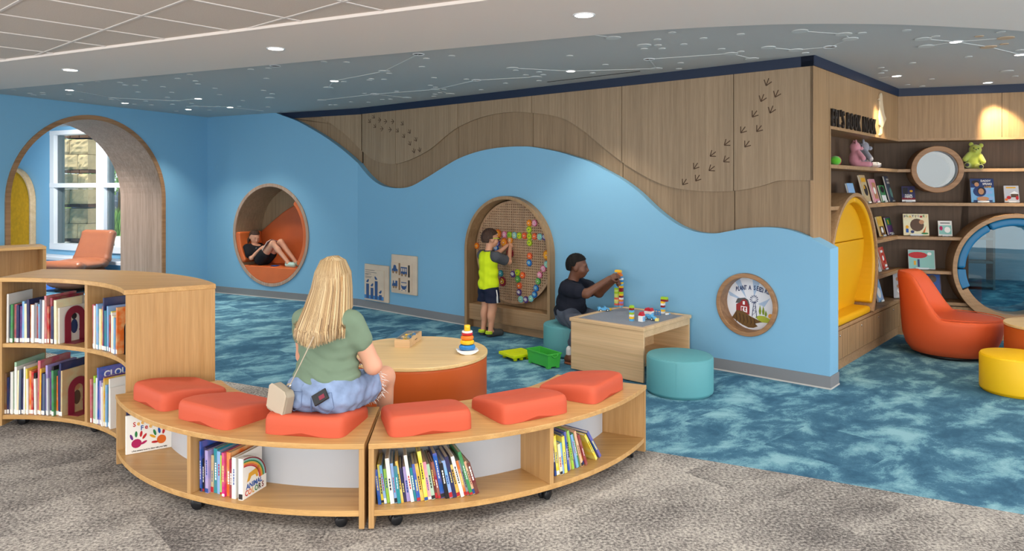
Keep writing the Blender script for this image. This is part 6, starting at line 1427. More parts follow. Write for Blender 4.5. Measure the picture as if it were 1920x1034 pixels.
bear(FN1, vx(1606, FN1, .12), SHZ[0], 0.86, 'plush_pink', 'plain pink soft toy bear on the top shelf', rz=0.5, m2='plush_pink'); bear(FN1, vx(1622, FN1, .16), SHZ[0], 0.95, 'plush_grey', 'plain grey soft toy bear beside the pink one', y=0.16, rz=0.3, m2='plush_grey')
bear(FN2, vx(1822, FN2, .10), SHZ[0], 0.90, 'plush_green', 'green soft toy bear next to the small round window', y=0.10, rz=-0.1, lean=0.16)
ct = wall_thing('plush_ball_toy', 'small round green soft toy with a red cap on the top shelf', 'soft toy', FN1, vx(1566, FN1, .10), 0.10, SHZ[0] + 0.001)
blob('body', [ell((0, 0, 0.045), (0.06, 0.05, 0.045))], 'plush_lime', ct, h=0.007, k=0.01); blob('cap', [ell((0.07, 0.0, 0.045), (0.022, 0.035, 0.045))], 'plush_red', ct, h=0.006, k=0.01)
# ------------------------------------------------------------------ people
for k, c in (('skin_fair', (208, 156, 130)), ('skin_tan', (206, 150, 120)), ('skin_brown', (104, 66, 48)), ('lip_rose', (178, 96, 90)), ('lip_brown', (84, 46, 40)), ('eye_white', (236, 232, 226)), ('iris_dark', (36, 28, 24))): mat(k, rgb(*c), 0.5, 0.4)
mat('hair_brown', rgb(66, 46, 36), 0.6, 0.3, var=0.3, vscale=60, bump=0.8, bscale=140); mat('hair_black', rgb(24, 21, 20), 0.8, 0.2, bump=0.8, bscale=260)
mat('hair_blond_base', rgb(168, 132, 88), 0.5, 0.3)
mat('tee_sage', rgb(112, 132, 112), 0.85, 0.15, var=0.05, vscale=9, bump=0.15, bscale=400); mat('tee_black', rgb(32, 33, 38), 0.85, 0.15, bump=0.15, bscale=400); mat('tee_navy', rgb(30, 33, 44), 0.85, 0.15, bump=0.15, bscale=400)
mat('tee_lime', rgb(204, 226, 30), 0.75, 0.2); mat('sleeve_grey', rgb(78, 80, 86), 0.9, 0.1, var=0.15, vscale=160); mat('shorts_navy', rgb(28, 34, 56), 0.75, 0.2); mat('pants_grey', rgb(82, 88, 102), 0.8, 0.2, var=0.08, vscale=20)
mat('denim', rgb(128, 148, 182), 0.85, 0.15, var=0.28, vscale=11, bump=0.3, bscale=420); mat('denim_dark', rgb(96, 114, 150), 0.85, 0.15, var=0.2, vscale=20); mat('thread_white', rgb(226, 226, 224), 0.9)
mat('bag_cream', rgb(188, 174, 154), 0.5, 0.4); mat('bag_tan', rgb(160, 150, 132), 0.5, 0.4); mat('clog_grey', rgb(62, 64, 66), 0.7); mat('clog_lime', rgb(186, 216, 40), 0.6); mat('clog_mint', rgb(178, 214, 206), 0.6); mat('sandal', rgb(186, 110, 80), 0.6); mat('sock_white', rgb(220, 220, 220), 0.9)
def frame_head(c, R, s):
    c = np.array(c, float); Rm = np.array(R)
    return lambda p: c + Rm @ (np.array(p, float) * s)
def head_prims(c, R, s):
    f = frame_head(c, R, s); q = lambda *r: tuple(x * s for x in r)
    return [ell(f((0, -0.012, 0.028)), q(0.074, 0.092, 0.085), R), ell(f((0, 0.020, -0.035)), q(0.060, 0.070, 0.072), R), ell(f((0, 0.052, -0.082)), q(0.032, 0.030, 0.024), R),
            cap(f((0, 0.088, 0.0)), f((0, 0.103, -0.030)), 0.009 * s, 0.013 * s), cap(f((-0.035, 0.072, 0.018)), f((0.035, 0.072, 0.018)), 0.014 * s), ell(f((0, 0.080, -0.058)), q(0.026, 0.014, 0.014), R),
            ell(f((-0.075, -0.008, -0.014)), q(0.011, 0.021, 0.031), R), ell(f((0.075, -0.008, -0.014)), q(0.011, 0.021, 0.031), R),
            ell(f((-0.036, 0.058, -0.035)), q(0.028, 0.026, 0.030), R), ell(f((0.036, 0.058, -0.035)), q(0.028, 0.026, 0.030), R)]
def face_parts(t, c, R, s, lip, brow):
    f = frame_head(c, R, s); R = Matrix([list(r) for r in np.array(R)])
    for sx in (-1, 1):
        e = MB().ball(f((sx * 0.030, 0.0765, -0.002)), tuple(x * s for x in (0.0115, 0.008, 0.0065)), 12, 8, R).build('eye', 'eye_white', t)
        MB().ball(f((sx * 0.030, 0.0828, -0.003)), tuple(x * s for x in (0.0065, 0.004, 0.006)), 10, 6, R).build('iris', 'iris_dark', e)
        MB().tube([f((sx * 0.016, 0.088, 0.018)), f((sx * 0.032, 0.087, 0.023)), f((sx * 0.047, 0.078, 0.017))], 0.003 * s, 6).build('eyebrow', brow, t)
    MB().ball(f((0, 0.0925, -0.0585)), tuple(x * s for x in (0.022, 0.006, 0.0075)), 12, 8, R).build('lips', lip, t)
def hand_prims(w, fwd, palm, side, s=1.0, curl=0.5):
    """w wrist, fwd towards the knuckles, palm = palm normal, side = +1/-1 thumb side; four fingers and a thumb"""
    w, fwd, palm = np.array(w, float), np.array(fwd, float), np.array(palm, float)
    fwd /= np.linalg.norm(fwd); palm -= fwd * (palm @ fwd); palm /= np.linalg.norm(palm); lat = np.cross(fwd, palm) * side
    P = []; k0 = w + fwd * 0.075 * s
    for i, L in enumerate((0.040, 0.046, 0.043, 0.034)):
        o = (0.027 - 0.018 * i) * s; a = w + fwd * 0.015 * s + lat * o * 0.6; b = k0 + lat * o - fwd * 0.004 * s * abs(i - 1)
        P.append(cap(a, b, 0.014 * s, 0.0105 * s))
        d1 = fwd * math.cos(curl) + palm * math.sin(curl); d2 = fwd * math.cos(curl * 2.3) + palm * math.sin(curl * 2.3)
        m = b + d1 * L * s; e = m + d2 * L * 0.85 * s
        P += [cap(b, m, 0.0095 * s, 0.0085 * s), cap(m, e, 0.0085 * s, 0.0068 * s)]
    th = w + fwd * 0.022 * s + lat * 0.024 * s; t1 = th + (fwd * 0.55 + lat * 0.65 + palm * 0.45) * 0.040 * s; t2 = t1 + (fwd * 0.8 + lat * 0.1 + palm * 0.6) * 0.032 * s
    P += [cap(th, t1, 0.013 * s, 0.0105 * s), cap(t1, t2, 0.010 * s, 0.008 * s)]
    return P
def lerp(a, b, t): return tuple(x + (y - x) * t for x, y in zip(a, b))
def plane_cut(p, n):                      # keeps the side the normal points away from
    p = np.array(p, float); n = np.array(n, float); n /= np.linalg.norm(n)
    return lambda X, Y, Z: (X - p[0]) * n[0] + (Y - p[1]) * n[1] + (Z - p[2]) * n[2]
def cuts(*fs): return lambda X, Y, Z: np.maximum.reduce([f(X, Y, Z) for f in fs])
def hair_cap(t, c, R, s, m, grow=0.010, low=-0.045, front=0.045, side_low=0.0, h=0.006, extra=()):
    Rm = np.array(R); cc = np.array(c, float)
    def cut(X, Y, Z):
        x, y, z = X - cc[0], Y - cc[1], Z - cc[2]
        u = (Rm[0, 0] * x + Rm[1, 0] * y + Rm[2, 0] * z) / s; v = (Rm[0, 1] * x + Rm[1, 1] * y + Rm[2, 1] * z) / s; w = (Rm[0, 2] * x + Rm[1, 2] * y + Rm[2, 2] * z) / s
        line = np.where(v > -0.01, 0.055 + (v - front) * 0.35 + 0.0 * u, np.where(v > -0.05, side_low, low))
        return (np.where(v > 0.0, np.maximum(line, side_low + v * 0.95), line) - w) * s
    wv = lambda X, Y, Z: 0.0025 * np.sin(X * 190 + Z * 90) * np.sin(Y * 170 + Z * 60)
    pr = [ell(frame_head(c, R, s)((0, -0.012, 0.028)), tuple(x * s for x in (0.074, 0.092, 0.085)), R), ell(frame_head(c, R, s)((0, -0.03, -0.01)), tuple(x * s for x in (0.066, 0.066, 0.075)), R)] + list(extra)
    return blob('hair', pr, m, t, h=h, k=0.03, inflate=grow * s, cut=cut, warp=wv)
I3 = euler()

# ---- woman on the bench, seen from behind
wm = thing('person', 'person in sage tee and frayed denim shorts sitting on the bench, back turned', 'person', (-0.968, 3.775, 0), math.radians(-16))
hc, hR, hs = (0.0, 0.085, 1.165), euler(-14, 0, 0), 1.0
SR, ER, WR = (0.148, 0.02, 0.945), (0.226, 0.085, 0.715), (0.115, 0.31, 0.665)
SL, EL, WL = (-0.148, 0.02, 0.945), (-0.205, 0.13, 0.73), (-0.075, 0.33, 0.67)
torso = [ell((0, 0.0, 0.605), (0.178, 0.135, 0.112)), ell((-0.085, -0.05, 0.585), (0.10, 0.098, 0.088)), ell((0.085, -0.05, 0.585), (0.10, 0.098, 0.088)), ell((0, 0.02, 0.715), (0.152, 0.112, 0.12)), ell((0, 0.02, 0.86), (0.154, 0.108, 0.15)), cap((-0.115, 0.01, 0.950), (0.115, 0.01, 0.950), 0.054)]
armsw = [cap(SR, ER, 0.050, 0.043), cap(ER, WR, 0.041, 0.026), cap(SL, EL, 0.050, 0.043), cap(EL, WL, 0.041, 0.026)]
legsw = []
for sx in (-1, 1):
    hip, kn, an = (sx * 0.092, 0.02, 0.585), (sx * 0.12, 0.44, 0.56), (sx * 0.11, 0.47, 0.10)
    legsw += [cap(hip, kn, 0.090, 0.056), cap(kn, an, 0.054, 0.036), cap((sx * 0.11, 0.45, 0.045), (sx * 0.125, 0.60, 0.035), 0.036, 0.032)]
blob('body', torso + armsw + legsw + [cap((0, 0.035, 0.98), (0, 0.06, 1.09), 0.052, 0.048)] + head_prims(hc, hR, hs), 'skin_fair', wm, h=0.0085, k=0.03)
blob('hand', hand_prims(WR, (-0.6, 0.8, -0.1), (0, 0, -1), -1, 0.95, 0.35), 'skin_fair', wm, h=0.0042, k=0.008); blob('hand', hand_prims(WL, (0.5, 0.85, -0.1), (0, 0, -1), 1, 0.95, 0.35), 'skin_fair', wm, h=0.0042, k=0.008)
face_parts(wm, hc, hR, hs, 'lip_rose', 'hair_brown')
fold = lambda X, Y, Z: 0.0042 * np.sin(Z * 105 + 3 * np.sin(X * 16) + X * 8) * np.clip((0.86 - Z) / 0.1, 0, 1) * np.clip((Z - 0.62) / 0.05, 0, 1) + 0.002 * np.sin(X * 70 + Z * 50)
slR, slL = lerp(SR, ER, 0.40), lerp(SL, EL, 0.40)
blob('tee_shirt', torso[3:] + [cap(SR, slR, 0.044, 0.047), cap(SL, slL, 0.044, 0.047), ell((0, 0.01, 0.66), (0.168, 0.125, 0.08))], 'tee_sage', wm, h=0.0075, k=0.035, inflate=0.012, warp=fold, cut=cuts(plane_cut((0, 0, 0.640), (0.08, 0.1, -1)), plane_cut((0, 0.03, 1.015), (0, 0.25, 1)), plane_cut(lerp(SR, ER, 0.42), np.array(ER) - np.array(SR)) if False else (lambda X, Y, Z: np.full_like(X, -1.0))))
dj = lambda X, Y, Z: 0.003 * np.sin(X * 60 + Z * 90) + 0.0025 * np.sin(Y * 80 - Z * 50)
thr = [cap((sx * 0.092, 0.02, 0.585), lerp((sx * 0.092, 0.02, 0.585), (sx * 0.12, 0.44, 0.56), 0.42), 0.098, 0.094) for sx in (-1, 1)]
jn = blob('denim_shorts', torso[:3] + [ell((0, 0.015, 0.66), (0.160, 0.118, 0.08))] + thr, 'denim', wm, h=0.0075, k=0.03, inflate=0.009, warp=dj, cut=plane_cut((0, 0, 0.672), (0, 0.1, 1)))
# waistband, pockets, seams, loops
def on_back(x, z, out=0.0):                # a point on the seat of the shorts
    return (x, -0.118 - 0.028 * math.sqrt(max(0, 1 - ((abs(x) - 0.075) / 0.12) ** 2)) * max(0, min(1, (0.70 - z) / 0.1)) - out + 0.10 * max(0, abs(x) - 0.12), z)
for x in (-0.05, 0.045): MB().tube([on_back(x, 0.655, 0.004), on_back(x, 0.622, 0.006)], 0.006, 6, flat=0.4).build('belt_loop', 'denim', jn)
for sx, tl in ((-1, 0.0), (1, 0.25)):
    cx = sx * 0.088
    pts = [(-0.042, 0.045), (0.042, 0.045), (0.040, -0.03), (0.0, -0.052), (-0.040, -0.03), (-0.042, 0.045)]
    MB().tube([on_back(cx + a * math.cos(tl) - b * math.sin(tl), 0.575 + a * math.sin(tl) + b * math.cos(tl), 0.012) for a, b in pts], 0.0016, 6).build('pocket_stitching', 'denim_dark', jn)
MB().tube([on_back(0.0, z, 0.002) for z in (0.63, 0.59, 0.55, 0.52)], 0.0035, 6).build('centre_seam', 'denim_dark', jn)
fr_ = MB(); rf = random.Random(5)
for sx in (-1, 1):
    e = lerp((sx * 0.092, 0.02, 0.585), (sx * 0.12, 0.44, 0.56), 0.42)
    for k in range(90):
        a = 2 * math.pi * k / 90; R_h = 0.104; p = np.array((e[0] + R_h * math.cos(a), e[1] + 0.05 + rf.uniform(-0.02, 0.01), e[2] + R_h * math.sin(a)))
        d = np.array((math.cos(a) * 0.5 + rf.uniform(-0.4, 0.4), rf.uniform(0.3, 1.0), math.sin(a) * 0.3 - 0.5 + rf.uniform(-0.3, 0.3))) * rf.uniform(0.012, 0.034)
        fr_.tube([p, p + d * 0.5 + np.array((0, 0, 0.003)), p + d], [0.0022, 0.0018, 0.001], 4)
fo = fr_.build('frayed_hem', 'thread_white', jn); fo['kind'] = 'stuff'
ph = thing('phone', 'black phone poking out of the back pocket of the shorts', 'phone', (0, 0, 0), 0); wmM = Matrix.Translation((-0.968, 3.775, 0)) @ Matrix.Rotation(math.radians(-16), 4, 'Z')
pp = wmM @ Vector(on_back(0.062, 0.607, 0.018)); ph.location = pp; ph.rotation_euler = (math.radians(-12), math.radians(-32), math.radians(-16))
MB().bb(-0.045, 0.045, -0.006, 0.006, -0.03, 0.026).build('case', 'lamp_off', ph, bevel=0.004); MB().bb(-0.004, 0.03, -0.0072, -0.006, -0.016, 0.004).build('card_pocket', 'bookend_maroon', ph)
# hair: solid mass plus loose strands in five blond tones
hb = [ell((0, 0.073, 1.190), (0.078, 0.094, 0.088))]
for x in np.linspace(-0.078, 0.078, 7):
    back = -math.sqrt(max(0.0, 1 - (x / 0.12) ** 2))
    hb += [cap((x * 0.80, 0.065 + back * 0.050, 1.17), (x * 1.05, 0.045 + back * 0.075, 1.03), 0.022, 0.022), cap((x * 1.05, 0.045 + back * 0.075, 1.03), (x * 1.2, -0.02 + back * 0.085, 0.92 + 0.4 * abs(x)), 0.020, 0.010)]
blob('hair', hb, 'hair_blond_base', wm, h=0.008, k=0.03, cut=lambda X, Y, Z: np.where(Z > 1.06, Y - (0.10 + np.clip((Z - 1.18), 0, 1) * 0.9), -1.0))
rh = random.Random(11)
def strand(phi, j):
    sx, cy = math.sin(phi), -math.cos(phi); w = rh.uniform(-1, 1)
    p0 = (0.012 * w, 0.075 + 0.02 * cy + 0.03 * rh.uniform(-1, 1), 1.283)
    p1 = (sx * 0.062, 0.073 + cy * 0.072, 1.262); p2 = (sx * 0.089, 0.072 + cy * 0.106, 1.20); p3 = (sx * 0.098 + 0.004 * w, 0.060 + cy * 0.114, 1.12)
    p4 = (sx * 0.116 + 0.006 * w, 0.025 + cy * 0.130, 1.02); tz = 0.838 + 0.03 * rh.random() + 0.045 * abs(sx) + (0.05 if rh.random() < 0.12 else 0)
    p5 = (sx * 0.128 + 0.014 * w, -0.02 + min(cy, -0.25) * 0.135, 0.93); p6 = (sx * 0.128 + 0.022 * w, -0.035 + min(cy, -0.3) * 0.125, tz)
    return [p0, p1, p2, p3, p4, p5, p6]
for j, c in enumerate(((118, 90, 62), (158, 126, 88), (186, 154, 110), (208, 180, 134), (226, 204, 162))):
    mat(f'hair_blond_{j}', rgb(*c), 0.42, 0.45); mb = MB()
    for k in range(420):
        phi = rh.triangular(-2.0, 2.0, 0) if k % 3 else rh.uniform(-2.1, 2.1)
        mb.tube(strand(phi, j), [0.0018, 0.0024, 0.0026, 0.0026, 0.0025, 0.0021, 0.0006], 3, caps=False)
    so = mb.build('hair_strands', f'hair_blond_{j}', wm); so['kind'] = 'stuff'
# crossbody bag
bg = thing('handbag', 'small cream shoulder bag hanging at the hip of the person on the bench', 'handbag', (0, 0, 0), math.radians(-38)); bp_ = at(527, 750, 3.66); bg.location = (bp_.x, bp_.y, bp_.z); bg.rotation_euler = (0, math.radians(14), math.radians(-38))
MB().prism([(-0.075, -0.075), (0.07, -0.075), (0.075, 0.05), (0.055, 0.07), (-0.055, 0.07), (-0.075, 0.05)], -0.026, 0.026).build('bag_body', 'bag_tan', bg, bevel=0.008, seg=3)
MB().prism([(-0.072, -0.06), (0.066, -0.06), (0.074, 0.055), (0.054, 0.074), (-0.054, 0.074), (-0.074, 0.055)], -0.031, -0.026).build('flap', 'bag_cream', bg, bevel=0.003)
inv = (Matrix.Translation(bg.location) @ bg.rotation_euler.to_matrix().to_4x4()).inverted()
sp_ = [bp_ + Vector((0.03, 0.0, 0.075)), at(545, 720, 3.64), at(560, 690, 3.615), at(574, 661, 3.605), at(588, 632, 3.60)]
MB().tube([inv @ Vector(p) for p in sp_], 0.0075, 6, flat=0.35).build('strap', 'bag_cream', bg); q_ = inv @ sp_[1]; MB().tube([q_ + Vector((0, 0, -0.03)), q_ + Vector((0, 0, 0.0))], 0.005, 8).build('clasp', 'steel', bg)

# ---- boy at the gear wall
by = thing('person', 'standing person in lime raglan shirt and navy shorts reaching up to the gears', 'person', (-0.262, 8.06, 0), math.radians(-50))
hc, hR, hs = (0.0, 0.028, 1.078), euler(-4, 0, -12), 0.90
SR, ER, WR = (0.128, 0.0, 0.885), (0.115, 0.20, 0.815), (0.035, 0.285, 0.965); SL, EL, WL = (-0.122, 0.01, 0.885), (-0.075, 0.19, 0.895), (-0.015, 0.285, 0.985)
tor = [ell((0, 0, 0.56), (0.108, 0.082, 0.085)), ell((0, 0.0, 0.69), (0.106, 0.078, 0.13)), ell((0, -0.005, 0.82), (0.115, 0.080, 0.105)), cap((-0.098, 0, 0.888), (0.098, 0, 0.888), 0.040)]
arms = [cap(SR, ER, 0.036, 0.030), cap(ER, WR, 0.029, 0.020), cap(SL, EL, 0.036, 0.030), cap(EL, WL, 0.029, 0.020)]
legs = []
for sx in (-1, 1):
    hx_, kx_, fx = sx * 0.056, sx * 0.060, sx * 0.064
    legs += [cap((hx_, 0, 0.54), (kx_, 0.012, 0.31), 0.066, 0.045), cap((kx_, 0.012, 0.31), (fx, -0.02, 0.07), 0.043, 0.027), ell((kx_, -0.012, 0.235), (0.040, 0.042, 0.075)), cap((fx, -0.03, 0.04), (fx + sx * 0.012, 0.10, 0.032), 0.030, 0.026)]
blob('body', tor + arms + legs + [cap((0, -0.005, 0.91), (0, 0.012, 1.0), 0.040, 0.038)] + head_prims(hc, hR, hs), 'skin_tan', by, h=0.0062, k=0.022)
blob('hand', hand_prims(WR, (-0.25, 0.55, 0.75), (-0.8, 0.3, -0.3), -1, 0.72, 0.55), 'skin_tan', by, h=0.0035, k=0.006); blob('hand', hand_prims(WL, (0.3, 0.8, 0.4), (0.6, 0.2, -0.7), 1, 0.72, 0.5), 'skin_tan', by, h=0.0035, k=0.006)
face_parts(by, hc, hR, hs, 'lip_rose', 'hair_brown'); hair_cap(by, hc, hR, hs, 'hair_brown', 0.015, -0.055, 0.04, -0.004)
fd = lambda X, Y, Z: 0.0035 * np.sin(Z * 55 + X * 30) * np.clip((0.80 - Z) / 0.1, 0, 1) + 0.002 * np.sin(X * 80 + Y * 60)
blob('shirt', [ell((0, 0, 0.565), (0.122, 0.094, 0.10)), ell((0, 0.0, 0.69), (0.112, 0.084, 0.13)), tor[2], cap((-0.085, 0, 0.885), (0.085, 0, 0.885), 0.040)], 'tee_lime', by, h=0.006, k=0.03, inflate=0.013, warp=fd, cut=cuts(plane_cut((0, 0, 0.508), (0, 0.08, -1)), plane_cut((0, 0, 0.938), (0, 0.1, 1))))
for S_, E_ in ((SR, ER), (SL, EL)):
    sl_ = lerp(S_, E_, 0.66); inn = (S_[0] * 0.62, S_[1], S_[2] + 0.012); blob('sleeve', [cap(inn, S_, 0.040, 0.050), cap(S_, sl_, 0.050, 0.052)], 'sleeve_grey', by, h=0.006, k=0.02, inflate=0.008, cut=cuts(plane_cut(lerp(S_, E_, 0.74), np.array(E_) - np.array(S_)), plane_cut((0, 0, 0.942), (0, 0, 1))))
blob('collar', [ell((0, 0.003, 0.938), (0.055, 0.052, 0.014))], 'sleeve_grey', by, h=0.005, k=0.01)
sh = blob('shorts', [ell((0, 0, 0.53), (0.116, 0.092, 0.07))] + [cap((sx * 0.058, 0, 0.52), (sx * 0.070, 0.008, 0.37), 0.072, 0.076) for sx in (-1, 1)], 'shorts_navy', by, h=0.006, k=0.02, inflate=0.008, warp=fd, cut=plane_cut((0, 0, 0.375), (0, 0, -1)))
MB().tube([(0.134, 0.0, 0.52), (0.150, 0.002, 0.45), (0.156, 0.004, 0.378)], 0.011, 6, flat=0.35).build('side_stripe', 'thread_white', sh)
for sx in (-1, 1):
    fx = sx * 0.064
    cl = blob('clog', [cap((fx, -0.035, 0.026), (fx + sx * 0.012, 0.105, 0.026), 0.036, 0.038), cap((fx, 0.04, 0.045), (fx + sx * 0.012, 0.10, 0.038), 0.036, 0.036)], 'clog_grey', by, h=0.005, k=0.015, cut=plane_cut((0, 0, 0.001), (0, 0, -1)))
    MB().tube([(fx + 0.040 * math.cos(a), -0.03 + 0.045 * math.sin(a), 0.058) for a in np.linspace(math.pi, 2 * math.pi, 12)], 0.010, 6, flat=0.4).build('heel_strap', 'clog_lime', cl); MB().tube([(fx + 0.041 * math.cos(a), -0.03 + 0.048 * math.sin(a), 0.040) for a in np.linspace(math.pi, 2 * math.pi, 12)], 0.008, 6).build('heel_rim', 'clog_lime', cl)
f = frame_head(hc, hR, hs)
gl = MB(); 
for sx in (-1, 1): gl.tube([f((sx * 0.083, -0.005, 0.004)), f((sx * 0.079, 0.05, 0.008)), f((sx * 0.062, 0.094, 0.006))], 0.0042, 6)
gl.build('glasses_arms', 'clog_lime', by); g2 = MB()
for sx in (-1, 1): g2.tube([f((sx * 0.033 + 0.027 * math.cos(a), 0.098, 0.002 + 0.019 * math.sin(a))) for a in np.linspace(0, 2 * math.pi, 17)], 0.003, 6)
g2.tube([f((-0.008, 0.103, 0.006)), f((0.008, 0.103, 0.006))], 0.003, 6); g2.build('glasses_rims', 'tee_navy', by)

# ---- boy building at the table
bb = thing('person', 'person in dark tee and grey pants on a teal stool stacking bricks', 'person', (0.585, 7.17, 0), math.radians(-115))
hc, hR, hs = (0.0, 0.065, 0.872), euler(-6, 0, 14), 1.03
SR, ER, WR = (0.165, 0.02, 0.672), (0.165, 0.215, 0.63), (0.055, 0.41, 0.775); SL, EL, WL = (-0.16, 0.02, 0.672), (-0.16, 0.235, 0.595), (-0.055, 0.425, 0.745)
tor = [ell((0, -0.02, 0.405), (0.155, 0.14, 0.105)), ell((0, 0.0, 0.50), (0.150, 0.130, 0.13)), ell((0, 0.0, 0.615), (0.145, 0.110, 0.115)), cap((-0.125, 0, 0.68), (0.125, 0, 0.68), 0.050)]
arms = [cap(SR, ER, 0.048, 0.042), cap(ER, WR, 0.042, 0.026), cap(SL, EL, 0.048, 0.042), cap(EL, WL, 0.042, 0.026)]
KR, AR_, KL, AL_ = (0.285, 0.21, 0.35), (0.385, 0.13, 0.08), (-0.10, 0.33, 0.325), (-0.10, 0.38, 0.08)
legs = [cap((0.09, 0.0, 0.39), KR, 0.088, 0.060), cap(KR, AR_, 0.056, 0.034), cap((0.39, 0.11, 0.045), (0.43, 0.22, 0.036), 0.034, 0.03), cap((-0.09, 0.0, 0.39), KL, 0.085, 0.056), cap(KL, AL_, 0.052, 0.034), cap((-0.10, 0.36, 0.045), (-0.10, 0.48, 0.036), 0.034, 0.03)]
blob('body', tor + arms + legs + [cap((0, 0.01, 0.70), (0, 0.045, 0.80), 0.055, 0.054)] + head_prims(hc, hR, hs), 'skin_brown', bb, h=0.0068, k=0.025)
blob('hand', hand_prims(WR, (-0.35, 0.75, 0.35), (-0.7, -0.1, -0.5), -1, 0.85, 0.6), 'skin_brown', bb, h=0.004, k=0.007); blob('hand', hand_prims(WL, (0.45, 0.8, 0.0), (0.6, -0.1, -0.3), 1, 0.85, 0.6), 'skin_brown', bb, h=0.004, k=0.007)
face_parts(bb, hc, hR, hs, 'lip_brown', 'hair_black'); hair_cap(bb, hc, hR, hs, 'hair_black', 0.010, -0.05, 0.03, 0.0)
fd2 = lambda X, Y, Z: 0.007 * np.sin(Z * 48 + Y * 30 + 2 * np.sin(X * 14)) * np.clip((0.64 - Z) / 0.1, 0, 1) + 0.002 * np.sin(X * 60 + Y * 70)
ts = blob('tee_shirt', [ell((0, -0.01, 0.43), (0.155, 0.140, 0.09))] + tor[1:] + [cap(SR, lerp(SR, ER, 0.52), 0.060, 0.066), cap(SL, lerp(SL, EL, 0.52), 0.060, 0.066)], 'tee_navy', bb, h=0.0066, k=0.03, inflate=0.014, warp=fd2, cut=cuts(plane_cut((0, 0, 0.385), (0, 0.25, -1)), plane_cut((0, 0.02, 0.738), (0, 0.15, 1))))
MB().box((0.075, 0.128, 0.62), (0.035, 0.004, 0.028), math.radians(-28)).build('chest_print', 'thread_white', ts)
blob('pants', [tor[0], cap((0.09, 0.0, 0.39), KR, 0.094, 0.070), cap(KR, lerp(KR, AR_, 0.55), 0.068, 0.062), cap((-0.09, 0.0, 0.39), KL, 0.090, 0.066), cap(KL, lerp(KL, AL_, 0.7), 0.064, 0.05)], 'pants_grey', bb, h=0.0068, k=0.025, inflate=0.007, warp=lambda X, Y, Z: 0.004 * np.sin(X * 45 + Y * 30 + Z * 60), cut=plane_cut((0, 0, 0.49), (0, -0.2, 1)))
for an, to, lab in ((AR_, (0.43, 0.22, 0.036), 0), (AL_, (-0.10, 0.48, 0.036), 0)):
    hl = (an[0], an[1] - 0.02, 0.03); sd = blob('sandal', [cap((hl[0], hl[1], 0.018), (to[0], to[1], 0.018), 0.036, 0.036)], 'sandal', bb, h=0.005, k=0.01, cut=cuts(plane_cut((0, 0, 0.001), (0, 0, -1)), plane_cut((0, 0, 0.022), (0, 0, 1))))
    m_ = lerp(hl, to, 0.62); MB().tube([(m_[0] + 0.04 * math.cos(a), m_[1], 0.022 + 0.05 * math.sin(a)) for a in np.linspace(0, math.pi, 9)], 0.012, 6, flat=0.4).build('strap', 'sandal', sd)
    blob('sock', [cap((an[0], an[1], 0.06), (an[0] - 0.01 * np.sign(an[0]), an[1], 0.13), 0.037, 0.039)], 'sock_white', bb, h=0.006, k=0.01)

# ---- girl reading in the round nook
gp = wpt(FR2, NX - 0.34, 0.17, 0)
gr_ = thing('person', 'person in black tee reclining with a book in the round orange nook', 'person', gp, FR2[1] - R90)
hc, hR, hs = (0.0, -0.165, 0.885), euler(-24, 0, -16), 0.90
SR, ER, WR = (0.128, -0.185, 0.725), (0.165, -0.06, 0.575), (0.085, 0.045, 0.715); SL, EL, WL = (-0.128, -0.185, 0.725), (-0.16, -0.04, 0.595), (-0.06, 0.06, 0.725)
tor = [ell((0, 0.0, 0.555), (0.112, 0.10, 0.088)), ell((0, -0.065, 0.63), (0.104, 0.085, 0.10)), ell((0, -0.14, 0.69), (0.112, 0.082, 0.095)), cap((-0.10, -0.185, 0.735), (0.10, -0.185, 0.735), 0.038)]
arms = [cap(SR, ER, 0.034, 0.029), cap(ER, WR, 0.028, 0.019), cap(SL, EL, 0.034, 0.029), cap(EL, WL, 0.028, 0.019)]
KR, AR_, KL, AL_ = (0.065, 0.285, 0.80), (0.06, 0.585, 0.535), (-0.05, 0.33, 0.815), (-0.055, 0.62, 0.535)
legs = [cap((0.06, 0.02, 0.548), KR, 0.075, 0.045), cap(KR, AR_, 0.043, 0.027), ell(lerp(KR, AR_, 0.35), 0.044), cap((-0.06, 0.02, 0.548), KL, 0.073, 0.045), cap(KL, AL_, 0.043, 0.027), cap((0.06, 0.585, 0.505), (0.06, 0.70, 0.497), 0.028, 0.024), cap((-0.055, 0.62, 0.505), (-0.055, 0.72, 0.497), 0.028, 0.024)]
blob('body', tor + arms + legs + [cap((0, -0.185, 0.74), (0, -0.172, 0.83), 0.037, 0.036)] + head_prims(hc, hR, hs), 'skin_fair', gr_, h=0.0065, k=0.022)
blob('hand', hand_prims(WR, (-0.35, 0.75, 0.35), (-0.8, 0.1, 0.1), -1, 0.74, 0.7), 'skin_fair', gr_, h=0.0038, k=0.006); blob('hand', hand_prims(WL, (0.3, 0.75, 0.3), (0.8, 0.1, 0.1), 1, 0.74, 0.7), 'skin_fair', gr_, h=0.0038, k=0.006)
face_parts(gr_, hc, hR, hs, 'lip_rose', 'hair_brown')
f = frame_head(hc, hR, hs); hair_cap(gr_, hc, hR, hs, 'hair_brown', 0.008, -0.09, 0.035, -0.035); blob('ponytail', [ell(f((0.0, -0.10, 0.0)), 0.030), cap(f((0.0, -0.105, -0.01)), f((0.05, -0.085, -0.10)), 0.026, 0.022), cap(f((0.05, -0.085, -0.10)), f((0.085, -0.05, -0.19)), 0.022, 0.008)], 'hair_brown', gr_, h=0.006, k=0.015)
